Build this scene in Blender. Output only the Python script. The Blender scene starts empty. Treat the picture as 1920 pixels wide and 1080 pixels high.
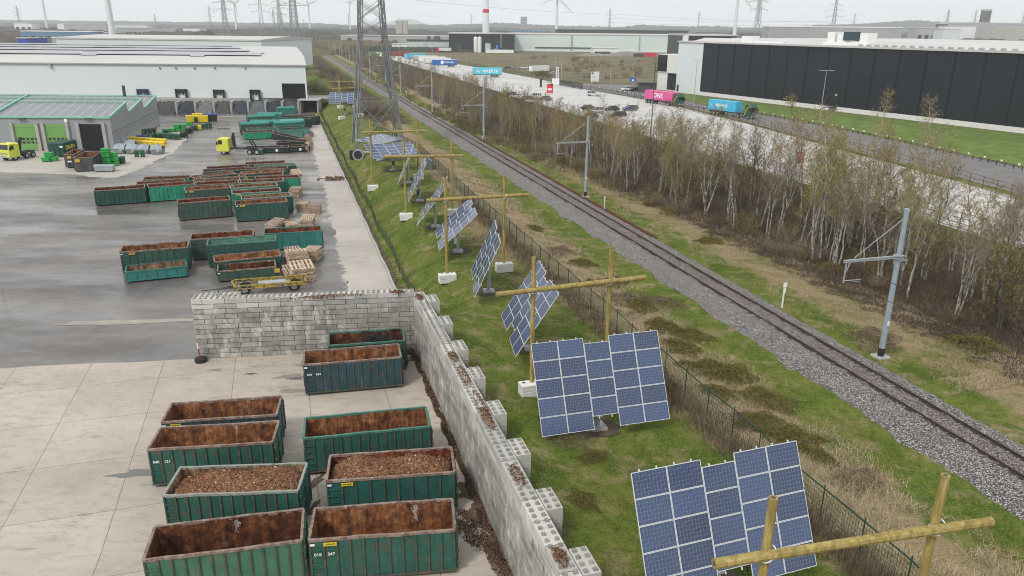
EXPO = 0.45; HAZE = 0.00015; DENOISE = True
import bpy, math, random
import numpy as np
from mathutils import Matrix, Vector
R = math.radians
C = bpy.context.scene.collection
scene = bpy.context.scene
# ------------------------------------------------------------------ camera
FPX, YH, ROLL, CAMH = 1420.0, 50.0, 0.010, 23.0
cr = math.atan(ROLL)
cp = math.atan((540 - YH) * math.cos(cr) / FPX)

def at(x, y, z=0.0):
    "point of the photograph (1920x1080) that lies at height z -> world x, y"
    dx, dy = x - 960, y - 540
    u = dx * math.cos(cr) + dy * math.sin(cr); v = -dx * math.sin(cr) + dy * math.cos(cr)
    Y = FPX * math.cos(cp) - v * math.sin(cp); Z = -FPX * math.sin(cp) - v * math.cos(cp)
    t = (z - CAMH) / Z
    return Vector((u * t, Y * t))

def atd(x, y, D):
    "point of the photograph at ground distance D -> world x, y, z"
    dx, dy = x - 960, y - 540
    u = dx * math.cos(cr) + dy * math.sin(cr); v = -dx * math.sin(cr) + dy * math.cos(cr)
    Y = FPX * math.cos(cp) - v * math.sin(cp); Z = -FPX * math.sin(cp) - v * math.cos(cp)
    t = D / Y
    return Vector((u * t, D, CAMH + Z * t))

def zat(p, py):
    "height above the ground point p whose picture row is py"
    lo, hi = -5.0, 300.0
    for _ in range(50):
        m = (lo + hi) / 2
        X, Y, Z = p[0], p[1], m - CAMH
        d = Y * math.cos(cp) - Z * math.sin(cp)
        v = (-Y * math.sin(cp) - Z * math.cos(cp)) / d * FPX; u = X / d * FPX
        if 540 + u * math.sin(cr) + v * math.cos(cr) > py: lo = m
        else: hi = m
    return lo

cam_d = bpy.data.cameras.new('camera'); cam = bpy.data.objects.new('camera', cam_d); C.objects.link(cam)
cam_d.sensor_width = 36; cam_d.lens = FPX / 1920 * 36; cam_d.clip_start = 0.5; cam_d.clip_end = 30000
ul = Vector((0, math.sin(cp), math.cos(cp))); rt = Vector((1, 0, 0)); fw = Vector((0, math.cos(cp), -math.sin(cp)))
rc = math.cos(cr) * rt + math.sin(cr) * ul; uc = -math.sin(cr) * rt + math.cos(cr) * ul
m4 = Matrix(((rc.x, uc.x, -fw.x, 0), (rc.y, uc.y, -fw.y, 0), (rc.z, uc.z, -fw.z, CAMH), (0, 0, 0, 1)))
cam.matrix_world = m4
scene.camera = cam

# site frame: the kerb line of the yard (parallel to the railway); s = metres to its right, t = metres along it
P0 = Vector((-6.45, 52.3)); DT = Vector((-0.2869, 0.958)); DS = Vector((0.958, 0.2869))
def S(s, t): return P0 + DS * s + DT * t
def st(p):
    q = Vector((p[0], p[1])) - P0
    return q.dot(DS), q.dot(DT)
ROT_T = math.atan2(DT.y, DT.x)            # heading of the railway
def sstep(a, b, x):
    q = np.clip((x - a) / (b - a), 0, 1); return q * q * (3 - 2 * q)
def hsum(x, y, seed=0.0):
    return (np.sin(x * .9 + seed) * np.cos(y * .7 - seed) + .5 * np.sin(x * 2.1 + y * 1.3 + seed * 2) + .4 * np.cos(x * 1.4 - y * 2.3 + seed))
def height(s, t):
    s = np.asarray(s, float); t = np.asarray(t, float)
    bank = np.where(t < 0, 2.85 - .65 * sstep(.5, 7, s), 0)
    w = sstep(-1.5, 5, t)
    bank = np.where(t < -1.5, 2.85 - .65 * sstep(.5, 7, s), (1 - w) * (2.85 - .65 * sstep(.5, 7, s)) + w * 2.2 * sstep(.3, 5.5, s))
    h = bank - .55 * sstep(12, 20, s) + .5 * sstep(26.3, 28.2, s) - 1.2 * sstep(38, 63, s)
    h = h + .07 * hsum(s, t) * sstep(1.0, 3, s) * (1 - sstep(60, 64, s))
    return np.where(s < -.2, -.03, h)
def hS(s, t): return float(height(s, t))
def hp(p):
    s, t = st(p); return hS(s, t)

# ------------------------------------------------------------------ materials
MATS = {}
class N:
    def __init__(self, name):
        m = bpy.data.materials.new(name); m.use_nodes = True; self.m = m; self.t = m.node_tree
        self.b = self.t.nodes['Principled BSDF']; MATS[name] = m; self._c = {}
    def n(self, ty, **k):
        d = self.t.nodes.new(ty)
        for a, b in k.items(): setattr(d, a, b)
        return d
    def l(self, a, b): self.t.links.new(a, b)
    def coord(self, kind='Object'):
        if kind not in self._c:
            o = self.n('ShaderNodeTexCoord').outputs[kind]
            if kind == 'Object':                       # shift by the object's place, so that no two copies weather alike
                d = self.n('ShaderNodeVectorMath', operation='MULTIPLY_ADD'); self.l(self.n('ShaderNodeObjectInfo').outputs['Location'], d.inputs[0]); d.inputs[1].default_value = (1.37, 1.71, 0); self.l(o, d.inputs[2]); o = d.outputs[0]
            self._c[kind] = o
        return self._c[kind]
    def map(self, scale=(1, 1, 1), rot=(0, 0, 0), loc=(0, 0, 0), kind='Object', src=None):
        d = self.n('ShaderNodeMapping'); self.l(src or self.coord(kind), d.inputs[0])
        d.inputs['Scale'].default_value = scale; d.inputs['Rotation'].default_value = rot; d.inputs['Location'].default_value = loc
        return d.outputs[0]
    def noise(self, scale, detail=4, rough=.55, vec=None, dist=0, kind='Object'):
        d = self.n('ShaderNodeTexNoise'); self.l(vec or self.coord(kind), d.inputs['Vector'])
        d.inputs['Scale'].default_value = scale; d.inputs['Detail'].default_value = detail; d.inputs['Roughness'].default_value = rough
        d.inputs['Distortion'].default_value = dist
        return d.outputs['Fac']
    def voro(self, scale, vec=None, out='Color', feature='F1', rnd=1):
        d = self.n('ShaderNodeTexVoronoi', feature=feature); self.l(vec or self.coord(), d.inputs['Vector'])
        d.inputs['Scale'].default_value = scale; d.inputs['Randomness'].default_value = rnd
        return d.outputs[out]
    def ramp(self, f, *st):
        d = self.n('ShaderNodeValToRGB'); self.l(f, d.inputs[0]); e = d.color_ramp.elements
        while len(e) < len(st): e.new(.5)
        for q, (p, c) in zip(e, st):
            q.position = p
            if not isinstance(c, (tuple, list)): c = (c, c, c)
            q.color = (*c, 1)
        return d.outputs[0]
    def mix(self, f, a, b, bl='MIX'):
        d = self.n('ShaderNodeMix', data_type='RGBA', blend_type=bl)
        for i, v in ((0, f), (6, a), (7, b)):
            if hasattr(v, 'links'): self.l(v, d.inputs[i])
            elif i == 0: d.inputs[0].default_value = v
            else: d.inputs[i].default_value = (*v, 1) if len(v) == 3 else v
        return d.outputs[2]
    def math(self, op, a, b=0, cl=False):
        d = self.n('ShaderNodeMath', operation=op, use_clamp=cl)
        for i, v in ((0, a), (1, b)):
            if hasattr(v, 'links'): self.l(v, d.inputs[i])
            else: d.inputs[i].default_value = v
        return d.outputs[0]
    def attr(self, name):
        d = self.n('ShaderNodeAttribute'); d.attribute_name = name; return d.outputs['Fac']
    def sep(self, v):
        d = self.n('ShaderNodeSeparateXYZ'); self.l(v, d.inputs[0]); return d.outputs
    def bump(self, h, strength=.3, dist=.02):
        d = self.n('ShaderNodeBump'); self.l(h, d.inputs['Height']); d.inputs['Strength'].default_value = strength
        d.inputs['Distance'].default_value = dist; self.l(d.outputs[0], self.b.inputs['Normal'])
    def col(self, v):
        if hasattr(v, 'links'): self.l(v, self.b.inputs['Base Color'])
        else: self.b.inputs['Base Color'].default_value = (*v, 1)
    def rough(self, v):
        if hasattr(v, 'links'): self.l(v, self.b.inputs['Roughness'])
        else: self.b.inputs['Roughness'].default_value = v
    def metal(self, v): self.b.inputs['Metallic'].default_value = v
    def spec(self, v): self.b.inputs['Specular IOR Level'].default_value = v

def mul(c, k): return tuple(min(1, x * k) for x in c)
def plain(name, c, rough=.6, var=.18, scale=1.2, metal=0, bump=0, bscale=30, spec=.4, dirt=0):
    "one colour, gently uneven"
    if name in MATS: return MATS[name]
    q = N(name); f = q.noise(scale, 5, .6)
    k = q.ramp(f, (.3, mul(c, 1 - var)), (.7, mul(c, 1 + var)))
    if dirt:
        g = q.noise(scale * 4, 6, .7); k = q.mix(q.math('MULTIPLY', q.ramp(g, (.45, 0), (.7, 1)), dirt), k, mul(c, .45))
    q.col(k); q.rough(rough); q.metal(metal); q.spec(spec)
    if bump: q.bump(q.noise(bscale, 3), bump, .02)
    return q.m
def paint(name, c, rust=.35, fade=.3, rough=.5):
    "old enamel on steel: faded, scratched, streaked with rust"
    if name in MATS: return MATS[name]
    q = N(name)
    k = q.ramp(q.noise(1.1, 5, .65), (.3, mul(c, .72)), (.55, c), (.75, mul(c, 1 + fade)))
    streak = q.noise(1.0, 5, .7, q.map((5, 5, .55)))
    k = q.mix(q.math('MULTIPLY', q.ramp(streak, (.5, 0), (.72, 1)), .55), k, mul(c, .42))
    k = q.mix(q.math('MULTIPLY', q.ramp(q.noise(9, 6, .75), (.6, 0), (.72, 1)), .5), k, (.30, .33, .30))
    rr = q.ramp(q.noise(3.1, 8, .78, q.map((1, 1, .6))), (.60 - .16 * rust, 0), (.68 - .12 * rust, 1))
    k = q.mix(q.math('MULTIPLY', rr, min(1, rust * 2)), k, q.ramp(q.noise(14, 3), (.3, (.075, .03, .018)), (.7, (.20, .085, .04))))
    q.col(k); q.rough(rough); q.spec(.4); q.bump(q.noise(6, 5), .25, .03)
    return q.m
def rust(name, tint=(1, 1, 1), pale=.3):
    "bare worn skip lining"
    if name in MATS: return MATS[name]
    q = N(name); T = lambda c: tuple(a * b for a, b in zip(c, tint))
    st_ = q.noise(1.0, 6, .7, q.map((3.2, 3.2, .35)))
    f = q.noise(2.2, 8, .72)
    k = q.ramp(q.math('ADD', q.math('MULTIPLY', f, .6), q.math('MULTIPLY', st_, .4)),
               (.36, T((.026, .014, .011))), (.44, T((.085, .035, .019))), (.51, T((.19, .074, .030))), (.58, T((.33, .145, .058))), (.67, T((.46, .30, .155))))
    k = q.mix(q.math('MULTIPLY', q.ramp(q.noise(1.3, 7, .75, q.map((1.6, 1.6, .5), loc=(7, 3, 1))), (.58, 0), (.68, 1)), pale), k, (.34, .30, .26))
    q.col(k); q.rough(.85); q.spec(.2); q.bump(q.noise(9, 5), .35, .03)
    return q.m

# ------------------------------------------------------------------ mesh helpers
class MB:
    def __init__(self): self.v = []; self.f = []; self.mi = []; self.uv = {}
    def add(self, vs, fs, m=0):
        o = len(self.v); self.v += [tuple(p) for p in vs]
        for f in fs: self.f.append(tuple(i + o for i in f)); self.mi.append(m)
        return self
    def quad(self, a, b, c, d, m=0, uv=None):
        self.add((a, b, c, d), ((0, 1, 2, 3),), m)
        if uv: self.uv[len(self.f) - 1] = uv
        return self
    def box(self, x, y, z, sx, sy, sz, m=0, rz=0, taper=1.0):
        "box on its base centre (x, y, z)"
        c, s = math.cos(rz), math.sin(rz); V = []
        for k, tp in ((0, 1), (1, taper)):
            for a, b in ((-1, -1), (1, -1), (1, 1), (-1, 1)):
                px, py = a * sx / 2 * tp, b * sy / 2 * tp
                V.append((x + c * px - s * py, y + s * px + c * py, z + k * sz))
        return self.add(V, ((0, 3, 2, 1), (4, 5, 6, 7), (0, 1, 5, 4), (1, 2, 6, 5), (2, 3, 7, 6), (3, 0, 4, 7)), m)
    def frame3(self, p, q):
        p, q = Vector(p), Vector(q); d = (q - p).normalized()
        u = d.cross(Vector((0, 0, 1)))
        if u.length < 1e-3: u = Vector((1, 0, 0))
        u.normalize(); return p, q, u, u.cross(d).normalized()
    def bar(self, p, q, w, h=None, m=0):
        h = h or w; p, q, u, n = self.frame3(p, q)
        V = [e + u * a * w / 2 + n * b * h / 2 for e in (p, q) for a, b in ((-1, -1), (1, -1), (1, 1), (-1, 1))]
        return self.add(V, ((0, 1, 2, 3), (4, 7, 6, 5), (0, 4, 5, 1), (1, 5, 6, 2), (2, 6, 7, 3), (3, 7, 4, 0)), m)
    def tube(self, p, q, r, r2=None, n=8, m=0, cap=True):
        r2 = r if r2 is None else r2; p, q, u, w = self.frame3(p, q)
        V = [e + (u * math.cos(6.28318 * i / n) + w * math.sin(6.28318 * i / n)) * rr for e, rr in ((p, r), (q, r2)) for i in range(n)]
        F = [(i, (i + 1) % n, n + (i + 1) % n, n + i) for i in range(n)]
        if cap: F += [tuple(range(n))[::-1], tuple(range(n, 2 * n))]
        return self.add(V, F, m)
    def path(self, pts, rad, n=6, m=0):
        for i in range(len(pts) - 1):
            a = rad[i] if isinstance(rad, (list, tuple)) else rad; b = rad[i + 1] if isinstance(rad, (list, tuple)) else rad
            self.tube(pts[i], pts[i + 1], a, b, n, m, cap=False)
        return self
    def prism(self, poly, z0, z1, m=0):
        "extrude a flat outline upwards"
        n = len(poly); V = [(p[0], p[1], z0) for p in poly] + [(p[0], p[1], z1) for p in poly]
        return self.add(V, [tuple(range(n))[::-1], tuple(range(n, 2 * n))] + [(i, (i + 1) % n, n + (i + 1) % n, n + i) for i in range(n)], m)
    def profile(self, prof, x0, x1, m=0, axis=0):
        "outline in the other two axes, run along x (axis 0) or y (axis 1)"
        n = len(prof); mk = (lambda x, p: (x, p[0], p[1])) if axis == 0 else (lambda x, p: (p[0], x, p[1]))
        V = [mk(x0, p) for p in prof] + [mk(x1, p) for p in prof]
        return self.add(V, [tuple(range(n))[::-1], tuple(range(n, 2 * n))] + [(i, (i + 1) % n, n + (i + 1) % n, n + i) for i in range(n)], m)
    def disc(self, c, r, axis='y', w=.2, n=14, m=0):
        c = Vector(c); a = {'x': Vector((1, 0, 0)), 'y': Vector((0, 1, 0)), 'z': Vector((0, 0, 1))}[axis]
        return self.tube(c - a * w / 2, c + a * w / 2, r, r, n, m)
    def mesh(self, name, mats, smooth=False):
        me = bpy.data.meshes.new(name); me.from_pydata(self.v, [], self.f)
        for m in (mats if isinstance(mats, (list, tuple)) else [mats]): me.materials.append(m)
        me.polygons.foreach_set('material_index', self.mi)
        if smooth: me.polygons.foreach_set('use_smooth', [True] * len(self.f))
        if self.uv:
            ul_ = me.uv_layers.new(name='UVMap').data
            for fi, uv in self.uv.items():
                for li, c in zip(me.polygons[fi].loop_indices, uv): ul_[li].uv = c
        me.update(); return me
    def build(self, name, mats, parent=None, loc=(0, 0, 0), rz=0, smooth=False, bevel=0):
        o = link(name, self.mesh(name, mats, smooth), parent, loc, rz)
        if bevel:
            b = o.modifiers.new('edges', 'BEVEL'); b.width = bevel; b.segments = 1; b.limit_method = 'ANGLE'
        return o
def link(name, data, parent=None, loc=(0, 0, 0), rz=0):
    o = bpy.data.objects.new(name, data); C.objects.link(o); o.location = loc; o.rotation_euler = (0, 0, rz)
    if parent: o.parent = parent
    return o
def tag(o, label=None, cat=None, group=None, kind=None):
    for k, v in (('label', label), ('category', cat), ('group', group), ('kind', kind)):
        if v: o[k] = v
    return o
def thing(name, label, cat, loc=(0, 0, 0), rz=0, group=None):
    loc = (loc[0], loc[1], loc[2] if len(loc) > 2 else 0)
    return tag(link(name, None, None, loc, rz), label, cat, group)
KIDS = {}
def dup(root, loc, rz, label=None, group=None, scale=None):
    "copy a thing with its parts and their sub-parts"
    if root.name not in KIDS: KIDS[root.name] = [(c, [g for g in bpy.data.objects if g.parent == c]) for c in bpy.data.objects if c.parent == root]
    r = root.copy(); C.objects.link(r); r.location = (loc[0], loc[1], loc[2] if len(loc) > 2 else 0); r.rotation_euler = (0, 0, rz)
    if label: r['label'] = label
    if group: r['group'] = group
    if scale: r.scale = (scale,) * 3 if isinstance(scale, (int, float)) else scale
    for c, gs in KIDS[root.name]:
        k = c.copy(); C.objects.link(k); k.parent = r
        for g in gs:
            h = g.copy(); C.objects.link(h); h.parent = k
    return r
def soup(name, V, F, mats, mi=None, attrs=None):
    "big mesh from arrays; F is (n, 3) or (n, 4)"
    V = np.asarray(V, np.float32); F = np.asarray(F, np.int32); k = F.shape[1]
    me = bpy.data.meshes.new(name); me.vertices.add(len(V)); me.vertices.foreach_set('co', V.ravel())
    me.loops.add(F.size); me.loops.foreach_set('vertex_index', F.ravel())
    me.polygons.add(len(F)); me.polygons.foreach_set('loop_start', np.arange(0, F.size, k, dtype=np.int32))
    try: me.polygons.foreach_set('loop_total', np.full(len(F), k, np.int32))
    except Exception: pass
    for m in (mats if isinstance(mats, (list, tuple)) else [mats]): me.materials.append(m)
    if mi is not None: me.polygons.foreach_set('material_index', np.asarray(mi, np.int32))
    for a, vals in (attrs or {}).items():
        at_ = me.attributes.new(a, 'FLOAT', 'POINT'); at_.data.foreach_set('value', np.asarray(vals, np.float32))
    me.update(calc_edges=True); me.validate(); return me
def text(body, size, parent, loc, rot, mat, name='lettering', align='CENTER', ext=.006):
    c = bpy.data.curves.new(name, 'FONT'); c.body = body; c.size = size; c.align_x = align; c.align_y = 'CENTER'; c.extrude = ext; c.space_character = 1.08; c.offset = .012 * size
    c.materials.append(mat); o = bpy.data.objects.new(name, c); C.objects.link(o)
    me = bpy.data.meshes.new_from_object(o.evaluated_get(bpy.context.evaluated_depsgraph_get())); bpy.data.objects.remove(o)
    o = link(name, me, parent, loc); o.rotation_euler = rot; return o
def on_plane(px, py, p, d):
    "photo point on the upright plane through ground point p along d -> (distance along d, height)"
    q = atd(px, py, 100.0); k = Vector((q.x, q.y)); a = Matrix(((k.x, -d.x), (k.y, -d.y))).inverted() @ Vector((p[0], p[1]))
    return a[1], CAMH + (q.z - CAMH) * a[0]
def sheet(name, pts, z, mat, kind='structure'):
    me = bpy.data.meshes.new(name); me.from_pydata([(p[0], p[1], z) for p in pts], [], [tuple(range(len(pts)))]); me.materials.append(mat)
    o = link(name, me); o['kind'] = kind
    if me.polygons[0].normal.z < 0: me.flip_normals()
    return o
# ------------------------------------------------------------------ sky, sun, air
w = bpy.data.worlds.new('World'); scene.world = w; w.use_nodes = True
wt = w.node_tree; bg = wt.nodes['Background']
sky = wt.nodes.new('ShaderNodeTexSky'); sky.sky_type = 'NISHITA'; sky.sun_disc = False
SUN_EL, SUN_AZ = R(48), R(215)
sky.sun_elevation = SUN_EL; sky.sun_rotation = SUN_AZ; sky.dust_density = 4; sky.air_density = 1.2
hs = wt.nodes.new('ShaderNodeHueSaturation'); hs.inputs['Saturation'].default_value = .3; wt.links.new(sky.outputs[0], hs.inputs['Color'])
tc = wt.nodes.new('ShaderNodeTexCoord'); mp = wt.nodes.new('ShaderNodeMapping'); mp.inputs['Scale'].default_value = (1, 1, 5)
wt.links.new(tc.outputs['Generated'], mp.inputs[0])
cn = wt.nodes.new('ShaderNodeTexNoise'); cn.inputs['Scale'].default_value = 1.6; cn.inputs['Detail'].default_value = 5; wt.links.new(mp.outputs[0], cn.inputs['Vector'])
crp = wt.nodes.new('ShaderNodeValToRGB'); crp.color_ramp.elements[0].position = .3; crp.color_ramp.elements[1].position = .7
crp.color_ramp.elements[0].color = (7.6, 8.1, 8.45, 1); crp.color_ramp.elements[1].color = (8.6, 8.95, 9.15, 1)
wt.links.new(cn.outputs['Fac'], crp.inputs[0])
mx = wt.nodes.new('ShaderNodeMix'); mx.data_type = 'RGBA'; mx.inputs[0].default_value = .8      # a closed cloud deck in front of the blue
wt.links.new(hs.outputs[0], mx.inputs[6]); wt.links.new(crp.outputs[0], mx.inputs[7]); wt.links.new(mx.outputs[2], bg.inputs['Color'])
bg.inputs['Strength'].default_value = .097
sl = bpy.data.lights.new('sun', 'SUN'); sl.energy = 1.5; sl.angle = R(11); sl.color = (1, .96, .9)
so = bpy.data.objects.new('sun', sl); C.objects.link(so)
sd = Vector((math.sin(SUN_AZ) * math.cos(SUN_EL), math.cos(SUN_AZ) * math.cos(SUN_EL), math.sin(SUN_EL)))
so.rotation_euler = sd.to_track_quat('Z', 'Y').to_euler()
vs = scene.view_settings; vs.view_transform = 'Standard'; vs.look = 'None'; vs.gamma = 1; vs.exposure = EXPO
cy = scene.cycles; cy.use_denoising = DENOISE; cy.filter_width = 1.0; cy.max_bounces = 6; cy.diffuse_bounces = 3; cy.volume_bounces = 2; cy.transparent_max_bounces = 6
cy.use_adaptive_sampling = True; cy.adaptive_threshold = .012
hz = N('haze_air'); hz.t.nodes.remove(hz.b)
pv = hz.n('ShaderNodeVolumePrincipled'); pv.inputs['Color'].default_value = (.965, .985, 1, 1); pv.inputs['Density'].default_value = HAZE
pv.inputs['Anisotropy'].default_value = 0
hz.l(pv.outputs[0], hz.t.nodes['Material Output'].inputs['Volume'])
b = MB(); b.box(-400, 2075, -1.1, 10200, 7450, 165); o = b.build('haze', hz.m); o['kind'] = 'stuff'

# ------------------------------------------------------------------ terrain
q = N('meadow_ground')
g = q.ramp(q.noise(.35, 6, .65), (.30, (.036, .068, .009)), (.44, (.076, .124, .015)), (.57, (.135, .165, .028)), (.68, (.20, .175, .062)), (.78, (.27, .215, .10)))
g = q.mix(q.ramp(q.noise(2.3, 7, .8), (.42, 0), (.66, .85)), g, (.038, .052, .012))
g = q.mix(q.ramp(q.noise(1.3, 7, .8, q.map((1, 1, 1), loc=(4, 9, 2))), (.60, 0), (.68, .75)), g, (.13, .10, .055))
g = q.mix(q.math('MULTIPLY', q.ramp(q.noise(10, 3, .6), (.48, 0), (.62, 1)), .5), g, (.20, .235, .045))
dn = q.ramp(q.math('ADD', q.attr('dry'), q.math('MULTIPLY', q.math('SUBTRACT', q.noise(.5, 7, .75), .5), 1.5)), (.38, 0), (.62, 1))
straw = q.ramp(q.noise(6, 6, .75, q.map((1, 2.2, 1))), (.3, (.12, .088, .045)), (.5, (.27, .205, .115)), (.7, (.42, .335, .20)))
g = q.mix(dn, g, straw)
bn = q.ramp(q.math('ADD', q.attr('brush'), q.math('MULTIPLY', q.math('SUBTRACT', q.noise(.8, 7, .75), .5), 1.3)), (.40, 0), (.62, 1))
g = q.mix(bn, g, q.ramp(q.noise(7, 6, .8), (.35, (.020, .014, .010)), (.5, (.055, .038, .026)), (.64, (.12, .088, .056)), (.76, (.10, .11, .03))))
fn = q.attr('field')
fld = q.ramp(q.noise(.05, 9, .75, q.map((1, 2.5, 1))), (.3, (.055, .062, .028)), (.45, (.12, .105, .06)), (.6, (.19, .155, .095)), (.75, (.23, .20, .13)))
g = q.mix(fn, g, fld)
wn = q.attr('far')
g = q.mix(wn, g, q.ramp(q.noise(.004, 8, .7), (.35, (.030, .034, .026)), (.6, (.055, .052, .038)), (.7, (.10, .095, .07))))
q.col(g); q.rough(.95); q.spec(.1); q.bump(q.math('ADD', q.noise(4, 6, .7), q.math('MULTIPLY', q.noise(18, 3), .5)), .9, .14)
M_MEADOW = q.m
sg = np.concatenate([np.array([-4200, -2500, -1500, -700, -400, -250, -150, -80, -30, -6]), np.arange(-.4, 72, .75), np.array([76, 84, 95, 110, 130, 160, 220, 350, 600, 1200, 2500, 4600])])
tg = np.concatenate([np.array([-400, -150, -70]), np.arange(-45, 60, .75), np.arange(60, 150, 1.5), np.geomspace(150, 4500, 60)])
SS, TT = np.meshgrid(sg, tg); ss, tt = SS.ravel(), TT.ravel()
X = P0.x + DS.x * ss + DT.x * tt; Y = P0.y + DS.y * ss + DT.y * tt; Z = height(ss, tt)
dry = .30 * sstep(10.5, 13, ss) * (1 - sstep(16, 18.5, ss)) * (1 - .5 * sstep(60, 120, tt)) + .29 * sstep(29.8, 32, ss) * (1 - sstep(35, 37, ss)) + .33 * sstep(6, 12, ss) * (1 - sstep(12, 13.5, ss)) * sstep(-2, 25, tt) * (1 - sstep(30, 45, tt)) + .37 + .10 * sstep(12.5, 14, ss) * (1 - sstep(17.5, 19.5, ss))
brush = .15 + .55 * sstep(31.5, 36, ss) * (1 - sstep(64, 68, ss)) + .30 * np.exp(-((ss - 12.6) / .9) ** 2) + .30 * np.exp(-((ss - 15.5) / 2.2) ** 2) * sstep(-30, -10, tt) * (1 - sstep(4, 22, tt))
brush = brush + .5 * sstep(6, 11, ss) * (1 - sstep(19, 22, ss)) * sstep(112, 135, tt)
field = sstep(99, 112, ss); far = np.maximum(sstep(800, 1300, Y), sstep(-90, -150, ss))
nt, ns = SS.shape; ii = np.arange(nt * ns).reshape(nt, ns)
Fq = np.stack([ii[:-1, :-1], ii[:-1, 1:], ii[1:, 1:], ii[1:, :-1]], -1).reshape(-1, 4)
me = soup('terrain', np.stack([X, Y, Z], -1), Fq, M_MEADOW, None, dict(dry=dry, brush=brush, field=field, far=far))
me.polygons.foreach_set('use_smooth', [True] * len(me.polygons)); o = link('terrain', me); o['kind'] = 'structure'

# yard surfaces
q = N('worn_asphalt')
big = q.noise(.045, 6, .65, q.map((1, 2.2, 1), rot=(0, 0, .35)))
k = q.ramp(big, (.34, (.085, .075, .070)), (.46, (.132, .116, .106)), (.56, (.185, .161, .142)), (.68, (.27, .232, .20)))
k = q.mix(q.math('MULTIPLY', q.ramp(q.noise(.6, 8, .75), (.5, 0), (.75, 1)), .35), k, (.30, .28, .255))
k = q.mix(q.math('MULTIPLY', q.ramp(q.noise(.23, 7, .7, q.map((1, 3, 1), loc=(9, 4, 0), rot=(0, 0, .3))), (.58, 0), (.70, 1)), .6), k, (.082, .076, .074))
k = q.mix(q.math('MULTIPLY', q.noise(14, 3), .3), k, (.12, .115, .11))
lines = q.n('ShaderNodeTexBrick'); q.l(q.map((.11, .11, 1), rot=(0, 0, -.62)), lines.inputs['Vector']); lines.inputs['Scale'].default_value = 1
lines.inputs['Mortar Size'].default_value = .008; lines.inputs['Brick Width'].default_value = 3; lines.inputs['Row Height'].default_value = 1.1
k = q.mix(q.math('MULTIPLY', lines.outputs['Fac'], .4), k, (.07, .065, .06))
q.col(k); q.spec(.5)
q.rough(q.ramp(q.noise(.075, 6, .6, q.map((1, 2.8, 1), rot=(0, 0, .3), loc=(3, 8, 0))), (.40, .18), (.5, .40), (.62, .68))); q.bump(q.noise(25, 4), .2, .01)
M_ASPH = q.m
def concrete(name, c, joint=None, rot=0, sx=1, sy=1, stain=.5):
    q = N(name)
    k = q.ramp(q.noise(.16, 7, .65), (.3, mul(c, .82)), (.5, c), (.7, mul(c, 1.1)))
    k = q.mix(q.math('MULTIPLY', q.ramp(q.noise(.9, 8, .8, q.map((1, 2, 1))), (.50, 0), (.66, 1)), stain), k, mul(c, .62))
    k = q.mix(q.math('MULTIPLY', q.ramp(q.noise(.33, 8, .7, q.map((1, 3.2, 1), loc=(5, 9, 0))), (.58, 0), (.68, 1)), stain * .9), k, (.20, .175, .15))
    k = q.mix(q.math('MULTIPLY', q.ramp(q.noise(.07, 6, .7), (.46, 0), (.62, 1)), stain * .55), k, mul(c, .68))
    k = q.mix(q.math('MULTIPLY', q.noise(16, 3), .25), k, mul(c, .8))
    if joint:
        vv = q.map((1, 1, 1), rot=(0, 0, rot)); dd = q.n('ShaderNodeTexNoise'); q.l(vv, dd.inputs['Vector']); dd.inputs['Scale'].default_value = .6
        wob = q.n('ShaderNodeVectorMath', operation='MULTIPLY_ADD'); q.l(dd.outputs['Color'], wob.inputs[0]); wob.inputs[1].default_value = (.10, .10, 0); q.l(vv, wob.inputs[2])
        br = q.n('ShaderNodeTexBrick'); q.l(wob.outputs[0], br.inputs['Vector']); br.inputs['Scale'].default_value = 1
        br.offset = 0; br.inputs['Mortar Size'].default_value = .022; br.inputs['Mortar Smooth'].default_value = .3; br.inputs['Brick Width'].default_value = sx; br.inputs['Row Height'].default_value = sy
        br.inputs['Color1'].default_value = (1, 1, 1, 1); br.inputs['Color2'].default_value = (.9, .9, .9, 1); br.inputs['Mortar'].default_value = (.42, .38, .34, 1)
        k = q.mix(1, k, br.outputs['Color'], 'MULTIPLY')
    q.col(k); q.rough(q.ramp(q.noise(.3, 5), (.35, .45), (.6, .8))); q.spec(.35); q.bump(q.noise(12, 5), .2, .01)
    return q.m
M_SLAB = concrete('yard_slab_concrete', (.46, .40, .335), True, -1.86, 5.2, 4.9, .85)
M_PATH = concrete('path_concrete', (.43, .385, .34), True, -1.86, 6, 40, .3)
M_APRON = concrete('apron_concrete', (.43, .395, .345), True, .1, 9, 9, .35)
M_LOT = concrete('parking_concrete', (.52, .505, .485), True, .3, 5, 5, .4)
yard = [(40, -20), at(962, 1085), at(778, 655)] + [S(-.25, t) for t in (0, 60, 165, 200)] + [(-420, 262), (-420, -20)]
sheet('asphalt_yard', yard, 0, M_ASPH)
a, b_ = at(0, 690), at(370, 673); dl = (b_ - a).normalized()
jit = random.Random(4)
edge = [a - dl * 200] + [a + dl * k + Vector((0, jit.uniform(-.12, .12))) for k in np.arange(-20, 12, 1.5)]
sheet('concrete_slab', edge + [b_, at(778, 655) + Vector((-.02, .1)), S(-1.0, -60), (-200, -20)], .004, M_SLAB)
def ragged(pts, amp, n=7, seed=1):
    r = random.Random(seed); out = []
    for p, q_ in zip(pts[:-1], pts[1:]):
        for i in range(n): out.append(p.lerp(q_, i / n) + Vector((r.uniform(-amp, amp), r.uniform(-amp, amp))))
    return out + [pts[-1]]
lef = ragged([at(*p) for p in ((652, 545), (640, 500), (622, 420), (613, 365), (597, 330), (590, 290), (583, 250), (575, 218))], .38, 26)
sheet('concrete_path', [S(-.3, 1.2), *[S(-.3, t) for t in (60, 120, 158)]][::-1] + lef[::-1][:0] + lef, .004, M_PATH)
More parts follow.
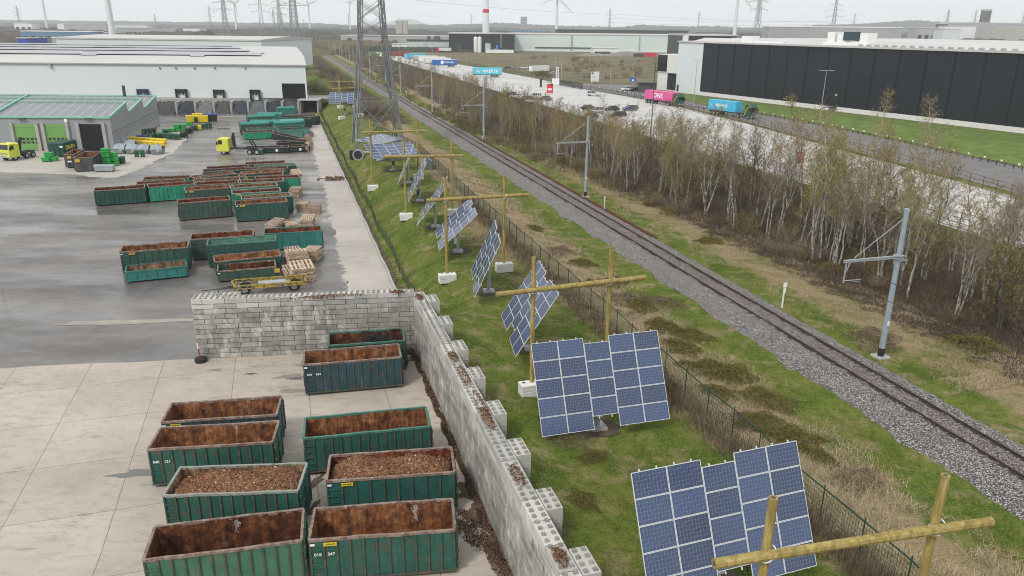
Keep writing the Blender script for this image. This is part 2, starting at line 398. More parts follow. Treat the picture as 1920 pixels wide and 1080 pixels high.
ap = ragged([at(*p) for p in ((-60, 322), (60, 324), (110, 326), (165, 331), (215, 334), (262, 316), (300, 298), (330, 282), (350, 262), (330, 240))], .5, 6, 3)
sheet('workshop_apron', ap + [at(300, 236), at(214, 284), at(-60, 281)], .004, M_APRON)
M_PUD = N('standing_water'); M_PUD.col((.13, .12, .115)); M_PUD.rough(.06); M_PUD.spec(.6); M_PUD = M_PUD.m
M_DAMP = plain('damp_patch', (.24, .205, .175), .5, .12, 1.5)
M_PALE = plain('dried_silt', (.31, .275, .24), .8, .15, .8)
def blob(name, px, rx, ry, mat, rz=0, z=.008, seed=0, n=26):
    r = random.Random(seed * 7 + 3); c = at(*px); ph = [r.uniform(0, 6.28) for _ in range(4)]; pts = []
    for i in range(n):
        th = 6.28318 * i / n; k = 1 + .22 * math.sin(3 * th + ph[0]) + .16 * math.sin(5 * th + ph[1]) + .12 * math.sin(8 * th + ph[2])
        x_, y_ = rx * k * math.cos(th), ry * k * math.sin(th)
        pts.append(c + Vector((x_ * math.cos(rz) - y_ * math.sin(rz), x_ * math.sin(rz) + y_ * math.cos(rz))))
    return sheet(name, pts, z, mat)
for i, (px, rx, ry, mt) in enumerate([((585, 682), .95, .55, M_DAMP), ((545, 706), 1.0, .35, M_DAMP), ((262, 888), 1.5, .35, M_PUD), ((553, 710), .55, .2, M_PUD), ((471, 701), .35, .15, M_PUD), ((404, 694), .5, .15, M_DAMP),
        ((548, 733), .9, .25, M_DAMP), ((575, 685), .7, .3, M_DAMP), ((900, 960), .35, .25, M_PUD), ((912, 990), .3, .22, M_PUD),
        ((270, 603), 7.0, .45, M_PALE), ((190, 605), 3.5, .3, M_PALE), ((420, 418), 0, 0, None), ((300, 205), 0, 0, None)]):
    if mt: blob('puddle' if mt is M_PUD else ('damp_patch' if mt is M_DAMP else 'silt_patch'), px, rx, ry, mt, .12, .008 + .0012 * i, i)
blob('puddle', (590, 339), 5.2, .38, M_PUD, .1, .012, 31)
M_MUD = plain('brown_chip_stain', (.10, .068, .048), .85, .4, 2.5, bump=.6, bscale=14)
for i, (px, rx, ry, rz_) in enumerate([((889, 918), 1.0, .75, .4), ((905, 975), 1.5, .6, -.9), ((935, 1040), 1.7, .35, -1.2), ((787, 672), .9, .5, 0), ((590, 905), .9, .25, 1.2), ((585, 955), .8, .2, 1.3)]): blob('chip_stain', px, rx, ry, M_MUD, rz_, .0135 + .001 * i, 60 + i)
for i, (px, rx, ry) in enumerate([((420, 219), 5, 1.2), ((445, 219), 3, .9), ((470, 218), 4, 1.0), ((420, 241), 8, 1.0), ((360, 262), 7, .7), ((350, 330), 6, .8)]):
    blob('puddle', px, rx, ry, M_PALE if i % 2 == 0 else M_PUD, .25, .009 + .001 * i, 40 + i)
# parking lot, road and verge beyond the thicket
M_ROAD = plain('road_asphalt', (.155, .145, .14), .75, .15, .3, bump=.15)
M_LAWN = plain('mown_lawn', (.095, .145, .022), .95, .35, .35, bump=.8, bscale=6)
pf = [at(x, y, 1) for x, y in ((700, 97), (770, 104), (870, 122), (1000, 146), (1100, 168), (1230, 190), (1400, 232), (1600, 288), (1900, 368), (2300, 480))]
pn = [S(66, t) for t in (-60, 40, 150, 300, 430, 560)]
sheet('parking_lot', pf[::-1] + [S(72, 600)] + pn[::-1], 1.0, M_LOT)
rd = [at(x, y, 1) for x, y in ((1010, 152), (1100, 160), (1230, 176), (1330, 200), (1440, 217), (1600, 248), (1900, 312), (2300, 400))]
pf2 = [at(x, y, 1) for x, y in ((2300, 470), (1900, 360), (1600, 283), (1400, 228), (1230, 187), (1100, 166.5), (1040, 157))]
sheet('access_road', rd + pf2, 1.004, M_ROAD)
sheet('access_road', [at(x, y, 1) for x, y in ((1040, 157), (1060, 163), (1190, 170), (1190, 160), (1130, 158), (1080, 156.5))], .998, M_ROAD)
sheet('lawn', [at(x, y, 1) for x, y in ((1230, 174), (1330, 197), (1440, 214.5), (1600, 245), (1900, 308), (2300, 394), (2300, 299), (1900, 249), (1620, 216), (1400, 190.5), (1312, 179), (1280, 174))], .99, M_LAWN)
# ------------------------------------------------------------------ shared materials
M_GALV = plain('galvanised_steel', (.36, .39, .42), .45, .15, 2, metal=.35)
M_MAST = plain('mast_blue_grey', (.30, .36, .40), .5, .12, 1.5, metal=.2, dirt=.2)
M_BLACK = plain('black_coating', (.018, .018, .020), .55, .2)
M_WHITE = plain('white_enamel', (.74, .74, .72), .5, .06, 2, dirt=.15)
M_WHITECONC = plain('white_cast_concrete', (.66, .65, .62), .85, .1, 2, bump=.3, dirt=.35)
M_CONC = plain('grey_cast_concrete', (.36, .35, .33), .85, .2, 1.5, bump=.4, dirt=.4)
M_RUBBER = plain('tyre_rubber', (.022, .021, .021), .85, .3, 3)
M_GLASS = plain('dark_window_glass', (.012, .016, .020), .08, .2); M_GLASS.node_tree.nodes['Principled BSDF'].inputs['Specular IOR Level'].default_value = .8
M_RUST = rust('rusty_steel')
M_RAIL = plain('rail_steel', (.055, .032, .026), .55, .3, 3)
M_RAILRED = plain('stored_rail_rust', (.115, .042, .028), .8, .3, 3)
M_WOOD = N('treated_pole_wood')
_q = M_WOOD; _k = _q.ramp(_q.noise(1.2, 6, .7, _q.map((6, 6, .8))), (.3, (.17, .115, .035)), (.5, (.30, .225, .075)), (.68, (.42, .345, .14)))
_k = _q.mix(_q.ramp(_q.noise(.9, 5, .7, _q.map((3, 3, .7), loc=(3, 3, 3))), (.55, 0), (.66, .7)), _k, (.16, .135, .05))
_q.col(_k); _q.rough(.8); _q.spec(.2); _q.bump(_q.noise(10, 4, .6, _q.map((8, 8, .6))), .3, .02); M_WOOD = _q.m
M_SOIL = plain('bare_soil', (.075, .055, .04), .95, .35, 2, bump=.9, bscale=9)

# ------------------------------------------------------------------ ballast and track
RS = 25.4
q = N('ballast_stone')
c_ = q.voro(14.0); f = q.sep(c_)[0]
k = q.ramp(f, (0, (.065, .060, .057)), (.35, (.215, .200, .190)), (.65, (.38, .355, .34)), (1, (.68, .65, .62)))
dk = q.ramp(q.voro(14.0, None, 'Distance'), (.34, 0), (.66, .8)); k = q.mix(dk, k, (.03, .027, .027))
k = q.mix(q.math('MULTIPLY', q.ramp(q.noise(.8, 6, .7), (.42, 0), (.68, 1)), .45), k, (.15, .125, .115))
wp_ = q.sep(q.n('ShaderNodeNewGeometry').outputs['Position']); ls_ = q.math('ADD', q.math('ADD', q.math('MULTIPLY', wp_[0], DS.x), q.math('MULTIPLY', wp_[1], DS.y)), -(P0.dot(DS) + RS))
ab_ = q.math('ABSOLUTE', ls_); stn = q.ramp(q.math('ADD', q.math('MULTIPLY', ab_, .4), q.math('MULTIPLY', q.noise(1.2, 5, .7), .25)), (.5, .62), (.66, 0))      # brake dust and rust between and beside the rails
k = q.mix(stn, k, q.mix(1, k, (.86, .76, .71), 'MULTIPLY'))
q.col(k); q.rough(.9); q.spec(.25); q.bump(q.voro(14.0, None, 'Distance'), .9, .08); M_BALL = q.m
cs = [(-3.3, 1.48), (-2.85, 1.74), (-2.3, 2.02), (-1.75, 2.20), (-.9, 2.24), (0, 2.25), (.9, 2.24), (1.35, 2.23), (1.75, 2.19), (2.15, 2.12), (2.6, 1.86)]
tb = np.concatenate([np.arange(-60, 120, .6), np.geomspace(120, 1500, 90)]); rr = np.random.default_rng(3)
V = []
for t in tb:
    for i, (a, z) in enumerate(cs):
        j = rr.normal(0, .035); e = .10 * math.sin(t * .8) * (i == 0) + .10 * math.sin(t * .33 + 1) * (i in (0, 10)) + rr.normal(0, .13) * (i in (0, 10))
        p = S(RS + a + e, t); V.append((p.x, p.y, z + (0 if i in (0, 10) else j)))
n_ = len(cs); ii = np.arange(len(tb) * n_).reshape(-1, n_)
o = link('ballast', soup('ballast', V, np.stack([ii[:-1, :-1], ii[:-1, 1:], ii[1:, 1:], ii[1:, :-1]], -1).reshape(-1, 4), M_BALL)); o['kind'] = 'structure'
p = S(RS, 0)
tr = thing('railway_track', 'single railway track with dark rails on grey ballast', 'railway track', (p.x, p.y, 2.2), ROT_T)
# local x runs along the track, local y to its left
for sy in (-.76, .76):
    b = MB(); b.profile([(sy - .07, 0), (sy + .07, 0), (sy + .02, .05), (sy + .02, .13), (sy + .037, .14), (sy + .037, .18), (sy - .037, .18), (sy - .037, .14), (sy - .02, .13), (sy - .02, .05)], -60, 1500)
    b.build('rail', M_RAIL, tr)
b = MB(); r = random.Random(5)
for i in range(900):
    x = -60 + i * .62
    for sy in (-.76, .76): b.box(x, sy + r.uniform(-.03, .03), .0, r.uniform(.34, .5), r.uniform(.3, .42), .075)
o = b.build('sleepers', plain('widened_fastening', (.045, .032, .028), .8, .3, 4), tr); o['kind'] = 'stuff'  # fastening boxes widened to thicken the dark line along each rail
for i, (off, t0, t1) in enumerate(((2.02, 18.0, 98), (2.26, 17.2, 97))):
    a, e = S(RS + off, t0), S(RS + off + .1, t1)
    b = MB(); L = (e - a).length
    b.profile([(-.07, 0), (.07, 0), (.02, .05), (.02, .13), (.036, .14), (.036, .18), (-.036, .18), (-.036, .14), (-.02, .13), (-.02, .05)], 0, L)
    o = b.build('stored_rail', M_RAILRED, None, (a.x, a.y, 2.14), math.atan2((e - a).y, (e - a).x))
    tag(o, ('loose rusty rail laid on the ballast, the one nearer the track', 'loose rusty rail laid on the ballast shoulder, the one nearer the birches')[i], 'rail', 'loose rails beside the track')

# overhead-line masts
def mast_proto():
    r_ = thing('catenary_mast', 'x', 'mast')
    b = MB(); b.tube((0, 0, .75), (0, 0, 10.1), .2, .15, 10); b.tube((0, 0, 10.1), (0, 0, 10.3), .17, .17, 10); b.build('mast_pole', M_MAST, r_, smooth=False)
    b = MB(); b.tube((0, 0, .12), (0, 0, .75), .215, .205, 10); b.build('pole_sleeve', M_BLACK, r_)
    b = MB(); b.box(0, 0, -.6, 1.0, .85, .78); b.build('footing', M_CONC, r_, bevel=.03)
    b = MB(); b.box(-2.1, 0, 7.05, 4.2, .12, .07); b.box(-2.1, 0, 7.16, 4.2, .12, .07)
    for z in (7.0, 7.2): b.box(0, 0, z, .5, .5, .07)
    b.build('cantilever_arm', M_GALV, r_)
    b = MB(); b.tube((-3.5, 0, 7.3), (-.1, 0, 9.7), .022, .022, 5); b.build('stay_rod', M_GALV, r_)
    b = MB(); b.bar((-4.0, 0, 7.05), (-4.0, 0, 5.7), .09, .05); b.bar((-3.7, 0, 7.05), (-3.95, 0, 6.4), .05); b.tube((-4.05, 0, 5.85), (-2.7, 0, 5.82), .035, .02, 6); b.tube((-3.6, 0, 5.82), (-2.75, 0, 5.66), .018, .018, 5)
    b.build('registration_arm', M_GALV, r_)
    b = MB(); b.bar((0, 0, 6.85), (.75, 0, 6.85), .06); b.tube((.7, 0, 6.82), (.7, 0, 6.5), .05, .02, 6); b.build('insulator', M_GALV, r_)
    b = MB(); b.box(-.02, -.19, 2.4, .16, .02, .34); b.build('number_plate', M_WHITE, r_)
    return r_
mast = mast_proto()
mp_ = [at(1650, 672, 2), at(1097, 372, 2), at(907, 268, 2), at(811, 215, 2), at(752, 183, 2)]
for k in range(6):
    mp_.append(S(28.7, st(mp_[4])[1] + 50 * (k + 1)))
ml = ['tall blue-grey catenary mast standing nearest, white plate on its shaft', 'blue-grey catenary mast in front of a small marker post by the stored rails',
      'blue-grey catenary mast with white box at its foot', 'grey catenary mast straight above the bend of the ballast, fourth along the line', 'grey catenary mast just right of the lattice pylon',
      'sixth grey catenary mast along the railway, seen through the pylon lattice']
armrz = math.atan2(DS.y, DS.x)
for k, p in enumerate(mp_):
    lb = ml[k] if k < 6 else 'small far catenary mast in the dwindling row beside the railway'
    gp = 'catenary masts' if k < 6 else 'far catenary masts'
    z = hp(p) - .02
    o = mast if k == 0 else dup(mast, (p.x, p.y, z), armrz)
    o.location = (p.x, p.y, z); o.rotation_euler.z = armrz; o['label'] = lb; o['group'] = gp
for k in range(14):      # wooden poles on the far stretch, left of the brown trees
    p = S(29.8, 300 + 34 * k * (1 + k * .06)); b = MB(); b.tube((0, 0, 0), (0, 0, 9), .16, .13, 6); b.box(0, 0, 8.4, 1.6, .1, .1)
    o = b.build('line_pole', M_GALV, None, (p.x, p.y, 2)); tag(o, 'thin grey line pole in the receding row along the far railway', 'pole', 'far line poles')
for k, (sf, z) in enumerate(((25.0, 7.72), (25.1, 9.0), (29.4, 8.75))):
    b = MB(); ts = [st(x)[1] for x in mp_[:6]]; ts = [ts[0] - 52] + ts
    for a, e in zip(ts[:-1], ts[1:]):
        pts = []
        for i in range(9):
            f = i / 8; sag = -4 * f * (1 - f) * (.9 if k == 1 else .12); p = S(sf, a + (e - a) * f); pts.append((p.x, p.y, z + sag))
        b.path(pts, .02, 4)
    o = b.build('overhead_wire', M_BLACK); tag(o, ('contact wire hanging lowest over the track', 'sagging carrier wire above the contact wire', 'feeder wire on the far side of the catenary masts')[k], 'wire', 'overhead wires')
# marker posts
def marker(px, h, plate, label, zb=2.1):
    p = at(px[0], px[1], zb); t_ = thing('marker_post', label, 'marker post', (p.x, p.y, hp(p)), 0, 'trackside marker posts')
    b = MB(); b.tube((0, 0, -.2), (0, 0, h), .07, .07, 7); b.build('post', M_WHITECONC, t_)
    if plate:
        b = MB(); b.box(0, -.09, h - .15, .3, .03, .36); b.box(0, -.09, h - .62, .18, .03, .4); b.build('plate', M_WHITE, t_)
marker((1466, 577), 1.9, True, 'white trackside post with small white plate in front of the birches')
marker((1133, 394), 1.75, False, 'plain pale trackside post right of the second catenary mast')
marker((905, 266), 1.1, True, 'short white post at the foot of the third catenary mast')
marker((762, 182), 1.6, True, 'tiny white-headed post right of the pylon')
marker((773, 198), 1.7, False, 'thin pale post between the pylon and the fourth mast')

# ------------------------------------------------------------------ block walls
q = N('weathered_block_concrete')
k = q.ramp(q.noise(.8, 7, .7), (.3, (.20, .183, .163)), (.5, (.30, .28, .252)), (.7, (.41, .39, .355)))
k = q.mix(q.math('MULTIPLY', q.ramp(q.noise(1.6, 8, .78, q.map((1, 1, .5))), (.52, 0), (.66, 1)), .8), k, (.62, .61, .59))
k = q.mix(q.math('MULTIPLY', q.ramp(q.noise(2.0, 8, .75, q.map((1, 1, .45), loc=(4, 1, 6))), (.55, 0), (.68, 1)), .7), k, (.11, .105, .095))
zz = q.sep(q.n('ShaderNodeTexCoord').outputs['Object'])[2]; wt_ = q.math('MULTIPLY', q.ramp(q.math('ADD', q.math('MULTIPLY', zz, .2), q.math('MULTIPLY', q.noise(1.7, 6, .7), .45)), (.92, 0), (1.10, 1)), .55); k = q.mix(wt_, k, (.54, .525, .495))
tint = q.n('ShaderNodeNewGeometry'); k = q.mix(.55, k, q.mix(1, k, q.ramp(tint.outputs['Random Per Island'], (0, .55), (1, 1.3)), 'MULTIPLY'))
q.col(k); q.rough(.9); q.spec(.2); q.bump(q.noise(7, 6, .7), .5, .03); M_BLOCK = q.m
M_GAP = plain('joint_shadow_gap', (.035, .033, .03), .95, .2)
M_STUD = plain('dark_stud_concrete', (.225, .212, .192), .9, .4, 2.5)  # studs coloured darker than most of the block faces
CH, BL, WH = .38, 1.53, 12 * .38
def block(b, x0, x1, y0, y1, z0, z1, g=.036):
    b.box((x0 + x1) / 2, (y0 + y1) / 2, z0 + g / 2, x1 - x0 - g, y1 - y0 - g, z1 - z0 - g, 0)
def studs(b, x0, x1, y0, y1, z, st_=.39):
    nx, ny = max(1, round((x1 - x0) / st_)), max(1, round((y1 - y0) / st_))
    for i in range(nx):
        for j in range(ny): b.box(x0 + (i + .5) * (x1 - x0) / nx, y0 + (j + .5) * (y1 - y0) / ny, z - .01, .19, .19, .085, 0, 0, .62)
def wall(name, label, origin, rz, L, W, butts, rnd):
    "local x along the wall, local y out of its back"
    t_ = thing(name, label, 'wall', (origin.x, origin.y, 0), rz)
    b = MB(); b.box(L / 2, W / 2, .02, L - .07, W - .07, WH - .045, 1)
    for c in range(12):
        x = -BL / 2 if c % 2 else 0
        while x < L - .01:
            x0, x1 = max(0, x), min(L, x + BL)
            if x1 - x0 > .05:
                e = rnd.uniform(-.012, .012); block(b, x0, x1, 0 + e, W, c * CH, (c + 1) * CH)
            x += BL
    b.build('block_courses', [M_BLOCK, M_GAP], t_)
    b = MB(); studs(b, 0, L, 0, W, WH); b.build('top_studs', M_STUD, t_)
    for x in butts:
        b = MB(); z0 = 0
        for c in range(6): block(b, x - .77, x + .77, W + .004, W + .74, WH - .76 * (c + 1), WH - .76 * c)
        bt = b.build('buttress', M_BLOCK, t_); b = MB(); studs(b, x - .77, x + .77, W, W + .74, WH); b.build('top_studs', M_STUD, bt)
    return t_
rb = random.Random(2)
w0, w1 = at(372, 673), at(780, 655); wd = (w1 - w0).normalized()
backw = wall('block_wall', 'stacked concrete block wall running across the yard behind the blue skip', w0, math.atan2(wd.y, wd.x), (w1 - w0).length, .8, [.77, 2.4], rb)
s0 = at(778, 655); s1 = at(962, 1080); sd_ = (s0 - s1).normalized(); so_ = s1 - sd_ * 16
Ls = (s0 - so_).length
# side wall: local x towards the far end, so its back (grass side) is local -y -> run it from the far end instead
rzs = math.atan2(-sd_.y, -sd_.x)
bx = []
for px in ((806, 560), (833, 601), (862, 648), (893, 700), (930, 765), (978, 838), (1035, 935), (1108, 1050)):
    p = at(px[0] - 14, px[1], WH); bx.append(max(.8, (p - s0).dot(-sd_)))
bx += [bx[-1] + 3.4]
sidew = wall('block_wall', 'long concrete block wall with stepped buttresses along the grass strip', s0, rzs, Ls, .8, bx, rb)
M_CHIP = N('wood_and_metal_chips'); _q = M_CHIP
_k = _q.ramp(_q.sep(_q.voro(17))[0], (0, (.07, .028, .015)), (.3, (.20, .082, .038)), (.6, (.31, .140, .066)), (.85, (.39, .21, .11)), (.97, (.46, .35, .28)))
_k = _q.mix(_q.ramp(_q.voro(17, None, 'Distance'), (.4, 0), (.75, .6)), _k, (.05, .025, .015)); _k = _q.mix(_q.math('MULTIPLY', _q.noise(1.1, 6, .7), .35), _k, (.20, .09, .045))
_q.col(_k); _q.rough(.9); _q.spec(.2); _q.bump(_q.voro(17, None, 'Distance'), 1, .06); M_CHIP = _q.m
M_MULCH = plain('dark_wet_chips', (.125, .075, .048), .9, .5, 3, bump=1, bscale=14)
def litter(name, spots, n, size, mat, seed, zf=.0):
    "loose chips: many small flakes scattered round the spots (x, y, z, rx, ry, rz)"
    g_ = np.random.default_rng(seed); V = []; F = []
    for (x, y, z, rx, ry, rz, hh) in spots:
        a = g_.uniform(0, 6.283, n); d = np.sqrt(g_.uniform(0, 1, n)); lx, ly = d * np.cos(a) * rx, d * np.sin(a) * ry
        px = x + lx * math.cos(rz) - ly * math.sin(rz); py = y + lx * math.sin(rz) + ly * math.cos(rz); pz = z + hh * (1 - d ** 2) + g_.uniform(0, .02, n)
        for i in range(n):
            u = g_.normal(0, 1, 3); u /= np.linalg.norm(u); v = np.cross(u, g_.normal(0, 1, 3)); v /= np.linalg.norm(v); s_ = size * g_.uniform(.5, 1.4); p = np.array((px[i], py[i], pz[i] + .03))
            k = len(V); V += [p - u * s_ - v * s_ * .35, p + u * s_ - v * s_ * .35, p + u * s_ * .8 + v * s_ * .35, p - u * s_ + v * s_ * .4]; F.append((k, k + 1, k + 2, k + 3))
    o = link(name, soup(name, V, F, mat)); o['kind'] = 'stuff'; return o
def onwall(px): p = at(px[0], px[1], WH); return p
sp = []
for px, rx in (((870, 706), 1.5), ((905, 765), 2.0), ((912, 785), 1.2), ((970, 893), .9), ((786, 558), .7), ((1050, 1046), .6), ((850, 670), .8)):
    p = onwall(px); sp.append((p.x, p.y, WH + .01, rx, .26, rzs, .10))
for px, rx in (((560, 562), 2.0), ((640, 555), 1.6), ((600, 558), 1.5), ((745, 548), .5)):
    p = onwall(px); sp.append((p.x, p.y, WH + .01, rx, .26, math.atan2(wd.y, wd.x), .08))
litter('wood_chips', sp, 230, .05, M_CHIP, 8)
sp = [(-3.6, 33.8, .0, 1.2, .7, 1.2, .05), (-2.9, 31.8, 0, 1.3, .8, -.6, .06), (-1.7, 30.3, 0, 1.5, .55, -.9, .06), (-.6, 28.5, 0, 1.6, .35, -1.2, .05)]
sp += [(*(s0 + (-sd_) * k + Vector((-.22 - .08 * math.sin(k * 2.1), -.05))), .0, 1.0, .16 + .07 * math.sin(k), rzs, .05) for k in np.arange(.8, 26, 1.3)]
sp += [(s0.x - .9, s0.y - .7, 0, .9, .5, 0, .14), (s0.x - .6, s0.y - 2.2, 0, .4, .9, .2, .05), (-8.9, 36.2, 0, .5, 1.1, .2, .03), (-9.0, 33.4, 0, .3, .8, .2, .03)]
litter('dark_chip_litter', sp, 430, .075, M_MULCH, 9)
# ------------------------------------------------------------------ roll-off skips
GREENS = dict(green=(.018, .098, .074), dark=(.017, .072, .058), teal=(.035, .195, .175), blue=(.024, .068, .088), bright=(.020, .27, .165), light=(.045, .155, .090), olive=(.040, .088, .066), black=(.012, .034, .030), pale=(.10, .25, .22), mid=(.018, .095, .078))
PAINT = {k: paint('skip_paint_' + k, v, .12 if k in ('bright', 'teal', 'black', 'pale', 'dark', 'olive', 'mid') else .38) for k, v in GREENS.items()}
LIN = dict(rust=rust('lining_rust', (1, 1, 1), .3), dark=rust('lining_dark_rust', (.55, .48, .52), .15), red=rust('lining_red_rust', (.75, .50, .52), .05), ochre=rust('lining_ochre', (1.5, 1.7, 1.5), .6), grey=rust('lining_grey', (1.0, 1.5, 2.0), .9), green=paint('lining_green', (.10, .26, .19), .45), black=plain('lining_black', (.02, .018, .018), .9, .3))
M_RIM = N('worn_rim_steel'); _k = M_RIM.ramp(M_RIM.noise(3, 7, .75), (.35, (.10, .055, .043)), (.5, (.21, .145, .118)), (.65, (.31, .255, .215))); M_RIM.col(_k); M_RIM.rough(.75); M_RIM.spec(.3); M_RIM = M_RIM.m
RIMS = dict(worn=M_RIM, green=paint('rim_green', (.05, .17, .13), .4), pale=plain('rim_pale', (.25, .26, .225), .7, .25, 3, dirt=.4))
M_RIB = N('worn_rib_steel'); _k = M_RIB.ramp(M_RIB.noise(2.2, 7, .75), (.4, (.018, .075, .060)), (.5, (.06, .06, .045)), (.62, (.15, .085, .055))); M_RIB.col(_k); M_RIB.rough(.7); M_RIB = M_RIB.m
M_YELPLATE = plain('yellow_plate', (.62, .47, .02), .5, .15, 6, dirt=.2); M_ORPLATE = plain('orange_plate', (.60, .36, .06), .5, .15, 6, dirt=.25)
M_LETTER = plain('white_lettering', (.78, .80, .78), .6, .05); M_YLETTER = plain('yellow_lettering', (.72, .60, .05), .6, .05)
SKIPS = {}
def skip(key, FL, FR, h, col, lin, label, W=2.3, rim='worn', nrib=11, ribs='rib', door=True, ladder=True, plate=None, nums=None, whites=0, cover=None, group='roll-off skips in the yard', length=None, name='roll_off_skip', big=False, wob=0):
    a, e = at(*FL, h), at(*FR, h); d = (e - a); L = length or d.length; rz = math.atan2(d.y, d.x)
    t_ = thing(name, label, 'skip', (a.x, a.y, 0), rz, group); r_ = random.Random(hash(key) % 1000 if False else sum(map(ord, key)))
    P = PAINT[col]; k = .06; z0 = .16
    b = MB()                                                         # outer skin, ribs pressed out of it
    b.box(L / 2, .03, z0, L, .06, h - z0, 0); b.box(L / 2, W - .03, z0, L, .06, h - z0, 0); b.box(.03, W / 2, z0, .06, W - .12, h - z0, 0); b.box(L / 2, W / 2, z0, L - .12, W - .12, .06, 0)
    b.box(L - .03, W / 2, z0, .06, W - .12, h - z0, 0)
    b.build('body', P, t_)
    if ribs:
        b = MB()
        for i in range(nrib + 1):
            x = .06 + (L - .12) * i / nrib
            if ladder and i == 0: x = .05
            for y in (-.03, W + .03): b.box(x, y, z0, .07 if ribs == 'rib' else .12, .07, h - z0 - .07, 0)
        b.box(L / 2, -.03, z0, L, .075, .1, 0)
        b.build('side_ribs', M_RIB if col in ('green', 'blue', 'light', 'olive', 'mid') and ribs == 'rib' else P, t_)
    b = MB()                                                         # lining, a hair inside the skin
    q1, q2, y1, y2 = .063, L - .063, .063, W - .063
    b.quad((q1, y1, z0 + .07), (q2, y1, z0 + .07), (q2, y2, z0 + .07), (q1, y2, z0 + .07)); n = 10
    for y, sgn in ((y1, 1), (y2, -1)):
        for i in range(n):
            x0, x1 = q1 + (q2 - q1) * i / n, q1 + (q2 - q1) * (i + 1) / n; bu = .025 * sgn
            xm = (x0 + x1) / 2
            b.quad((x0, y, z0 + .07), (xm, y + bu, z0 + .07), (xm, y + bu, h - .02), (x0, y, h - .02)); b.quad((xm, y + bu, z0 + .07), (x1, y, z0 + .07), (x1, y, h - .02), (xm, y + bu, h - .02))
    for x in (q1, q2): b.quad((x, y1, z0 + .07), (x, y2, z0 + .07), (x, y2, h - .02), (x, y1, h - .02))
    b.build('lining', LIN[lin], t_)
    b = MB(); rw = .12                                                # rim: slightly dented box section
    def railx(y):
        n = 8; pts = [(0 + L * i / n, y + r_.uniform(-.02, .02) * (0 < i < n) + wob * r_.uniform(-.05, .05) * (0 < i < n), h - .04 + r_.uniform(-.02, .015) * (0 < i < n)) for i in range(n + 1)]
        for p_, q_ in zip(pts[:-1], pts[1:]): b.bar(p_, q_, rw, .12)
    railx(.02); railx(W - .02)
    for x in (.02, L - .02): b.bar((x, .08, h - .038), (x, W - .08, h - .038), rw, .115)
    b.build('rim', RIMS[rim], t_)
    b = MB()                                                          # skids and rollers
    for y in (W / 2 - .53, W / 2 + .53): b.box(L / 2, y, .0, L - .3, .14, .18)
    for x in (.35, L - .35):
        for y in (.35, W - .35): b.disc((x, y, .11), .11, 'y', .22, 10)
    b.build('skid_rails', M_BLACK, t_)
    if door:
        dr = MB(); dr.box(L + .035, W / 2, z0 + .05, .05, W - .1, h - z0 - .2, 0)
        for y in (.12, W / 2, W - .12): dr.box(L + .08, y, z0 + .05, .07, .09, h - z0 - .25, 0)
        for z in (z0 + .3, h * .55, h - .35): dr.box(L + .085, W / 2, z, .05, W - .15, .08, 0)
        dr_o = dr.build('door', P, t_)
        for z in (z0 + .35, h * .5, h - .4): b = MB(); b.tube((L + .1, -.02, z), (L + .1, -.02, z + .16), .05, .05, 7); b.build('hinge', M_RIB, dr_o)
    if ladder:
        b = MB()
        for i in range(max(2, int(h / .38) - 1)): b.box(.32, -.06, .35 + i * .36, .5, .04, .045)
        b.build('ladder', P, t_)
    b = MB(); b.bar((-.05, W / 2 - .25, .95 * h / 2), (-.05, W / 2 + .25, .95 * h / 2), .09); b.bar((-.06, W / 2 - .25, .3), (-.06, W / 2 - .25, .95 * h / 2), .08); b.bar((-.06, W / 2 + .25, .3), (-.06, W / 2 + .25, .95 * h / 2), .08)
    b.build('hook_bar', P, t_)
    if plate:
        x, mt = plate; b = MB(); b.box(x, -.085, h - .30, .55, .02, .17); b.build('plate', mt, t_)
        b = MB()
        for j in range(5): b.box(x - .16 + j * .08, -.098, h - .25 + .012 * math.sin(j * 2), .045, .006, .07)
        b.build('plate_lettering', M_BLACK, t_)
    if whites:
        b = MB(); b.box(.16, -.085, h - .26, .2, .015, .1); b.build('white_plate', M_WHITE, t_)
    if nums:
        text(nums[0], .2, t_, (.36, -.085, h - .72), (R(90), 0, 0), M_LETTER); text(nums[1], .2, t_, (.92, -.085, h - .72), (R(90), 0, 0), M_LETTER)
    if cover:
        mt = cover; b = MB(); n = 8
        pr = [(-.08, h - .25)] + [(-.08 + (W + .16) * i / n, h + .02 + .28 * math.sin(math.pi * i / n)) for i in range(n + 1)] + [(W + .08, h - .25)]
        for p_, q_ in zip(pr[:-1], pr[1:]): b.quad((-.05, *p_), (L + .05, *p_), (L + .05, *q_), (-.05, *q_))
        o = b.build('tarpaulin', mt, t_)
    SKIPS[key] = (t_, L, W, h, rz, a); return t_
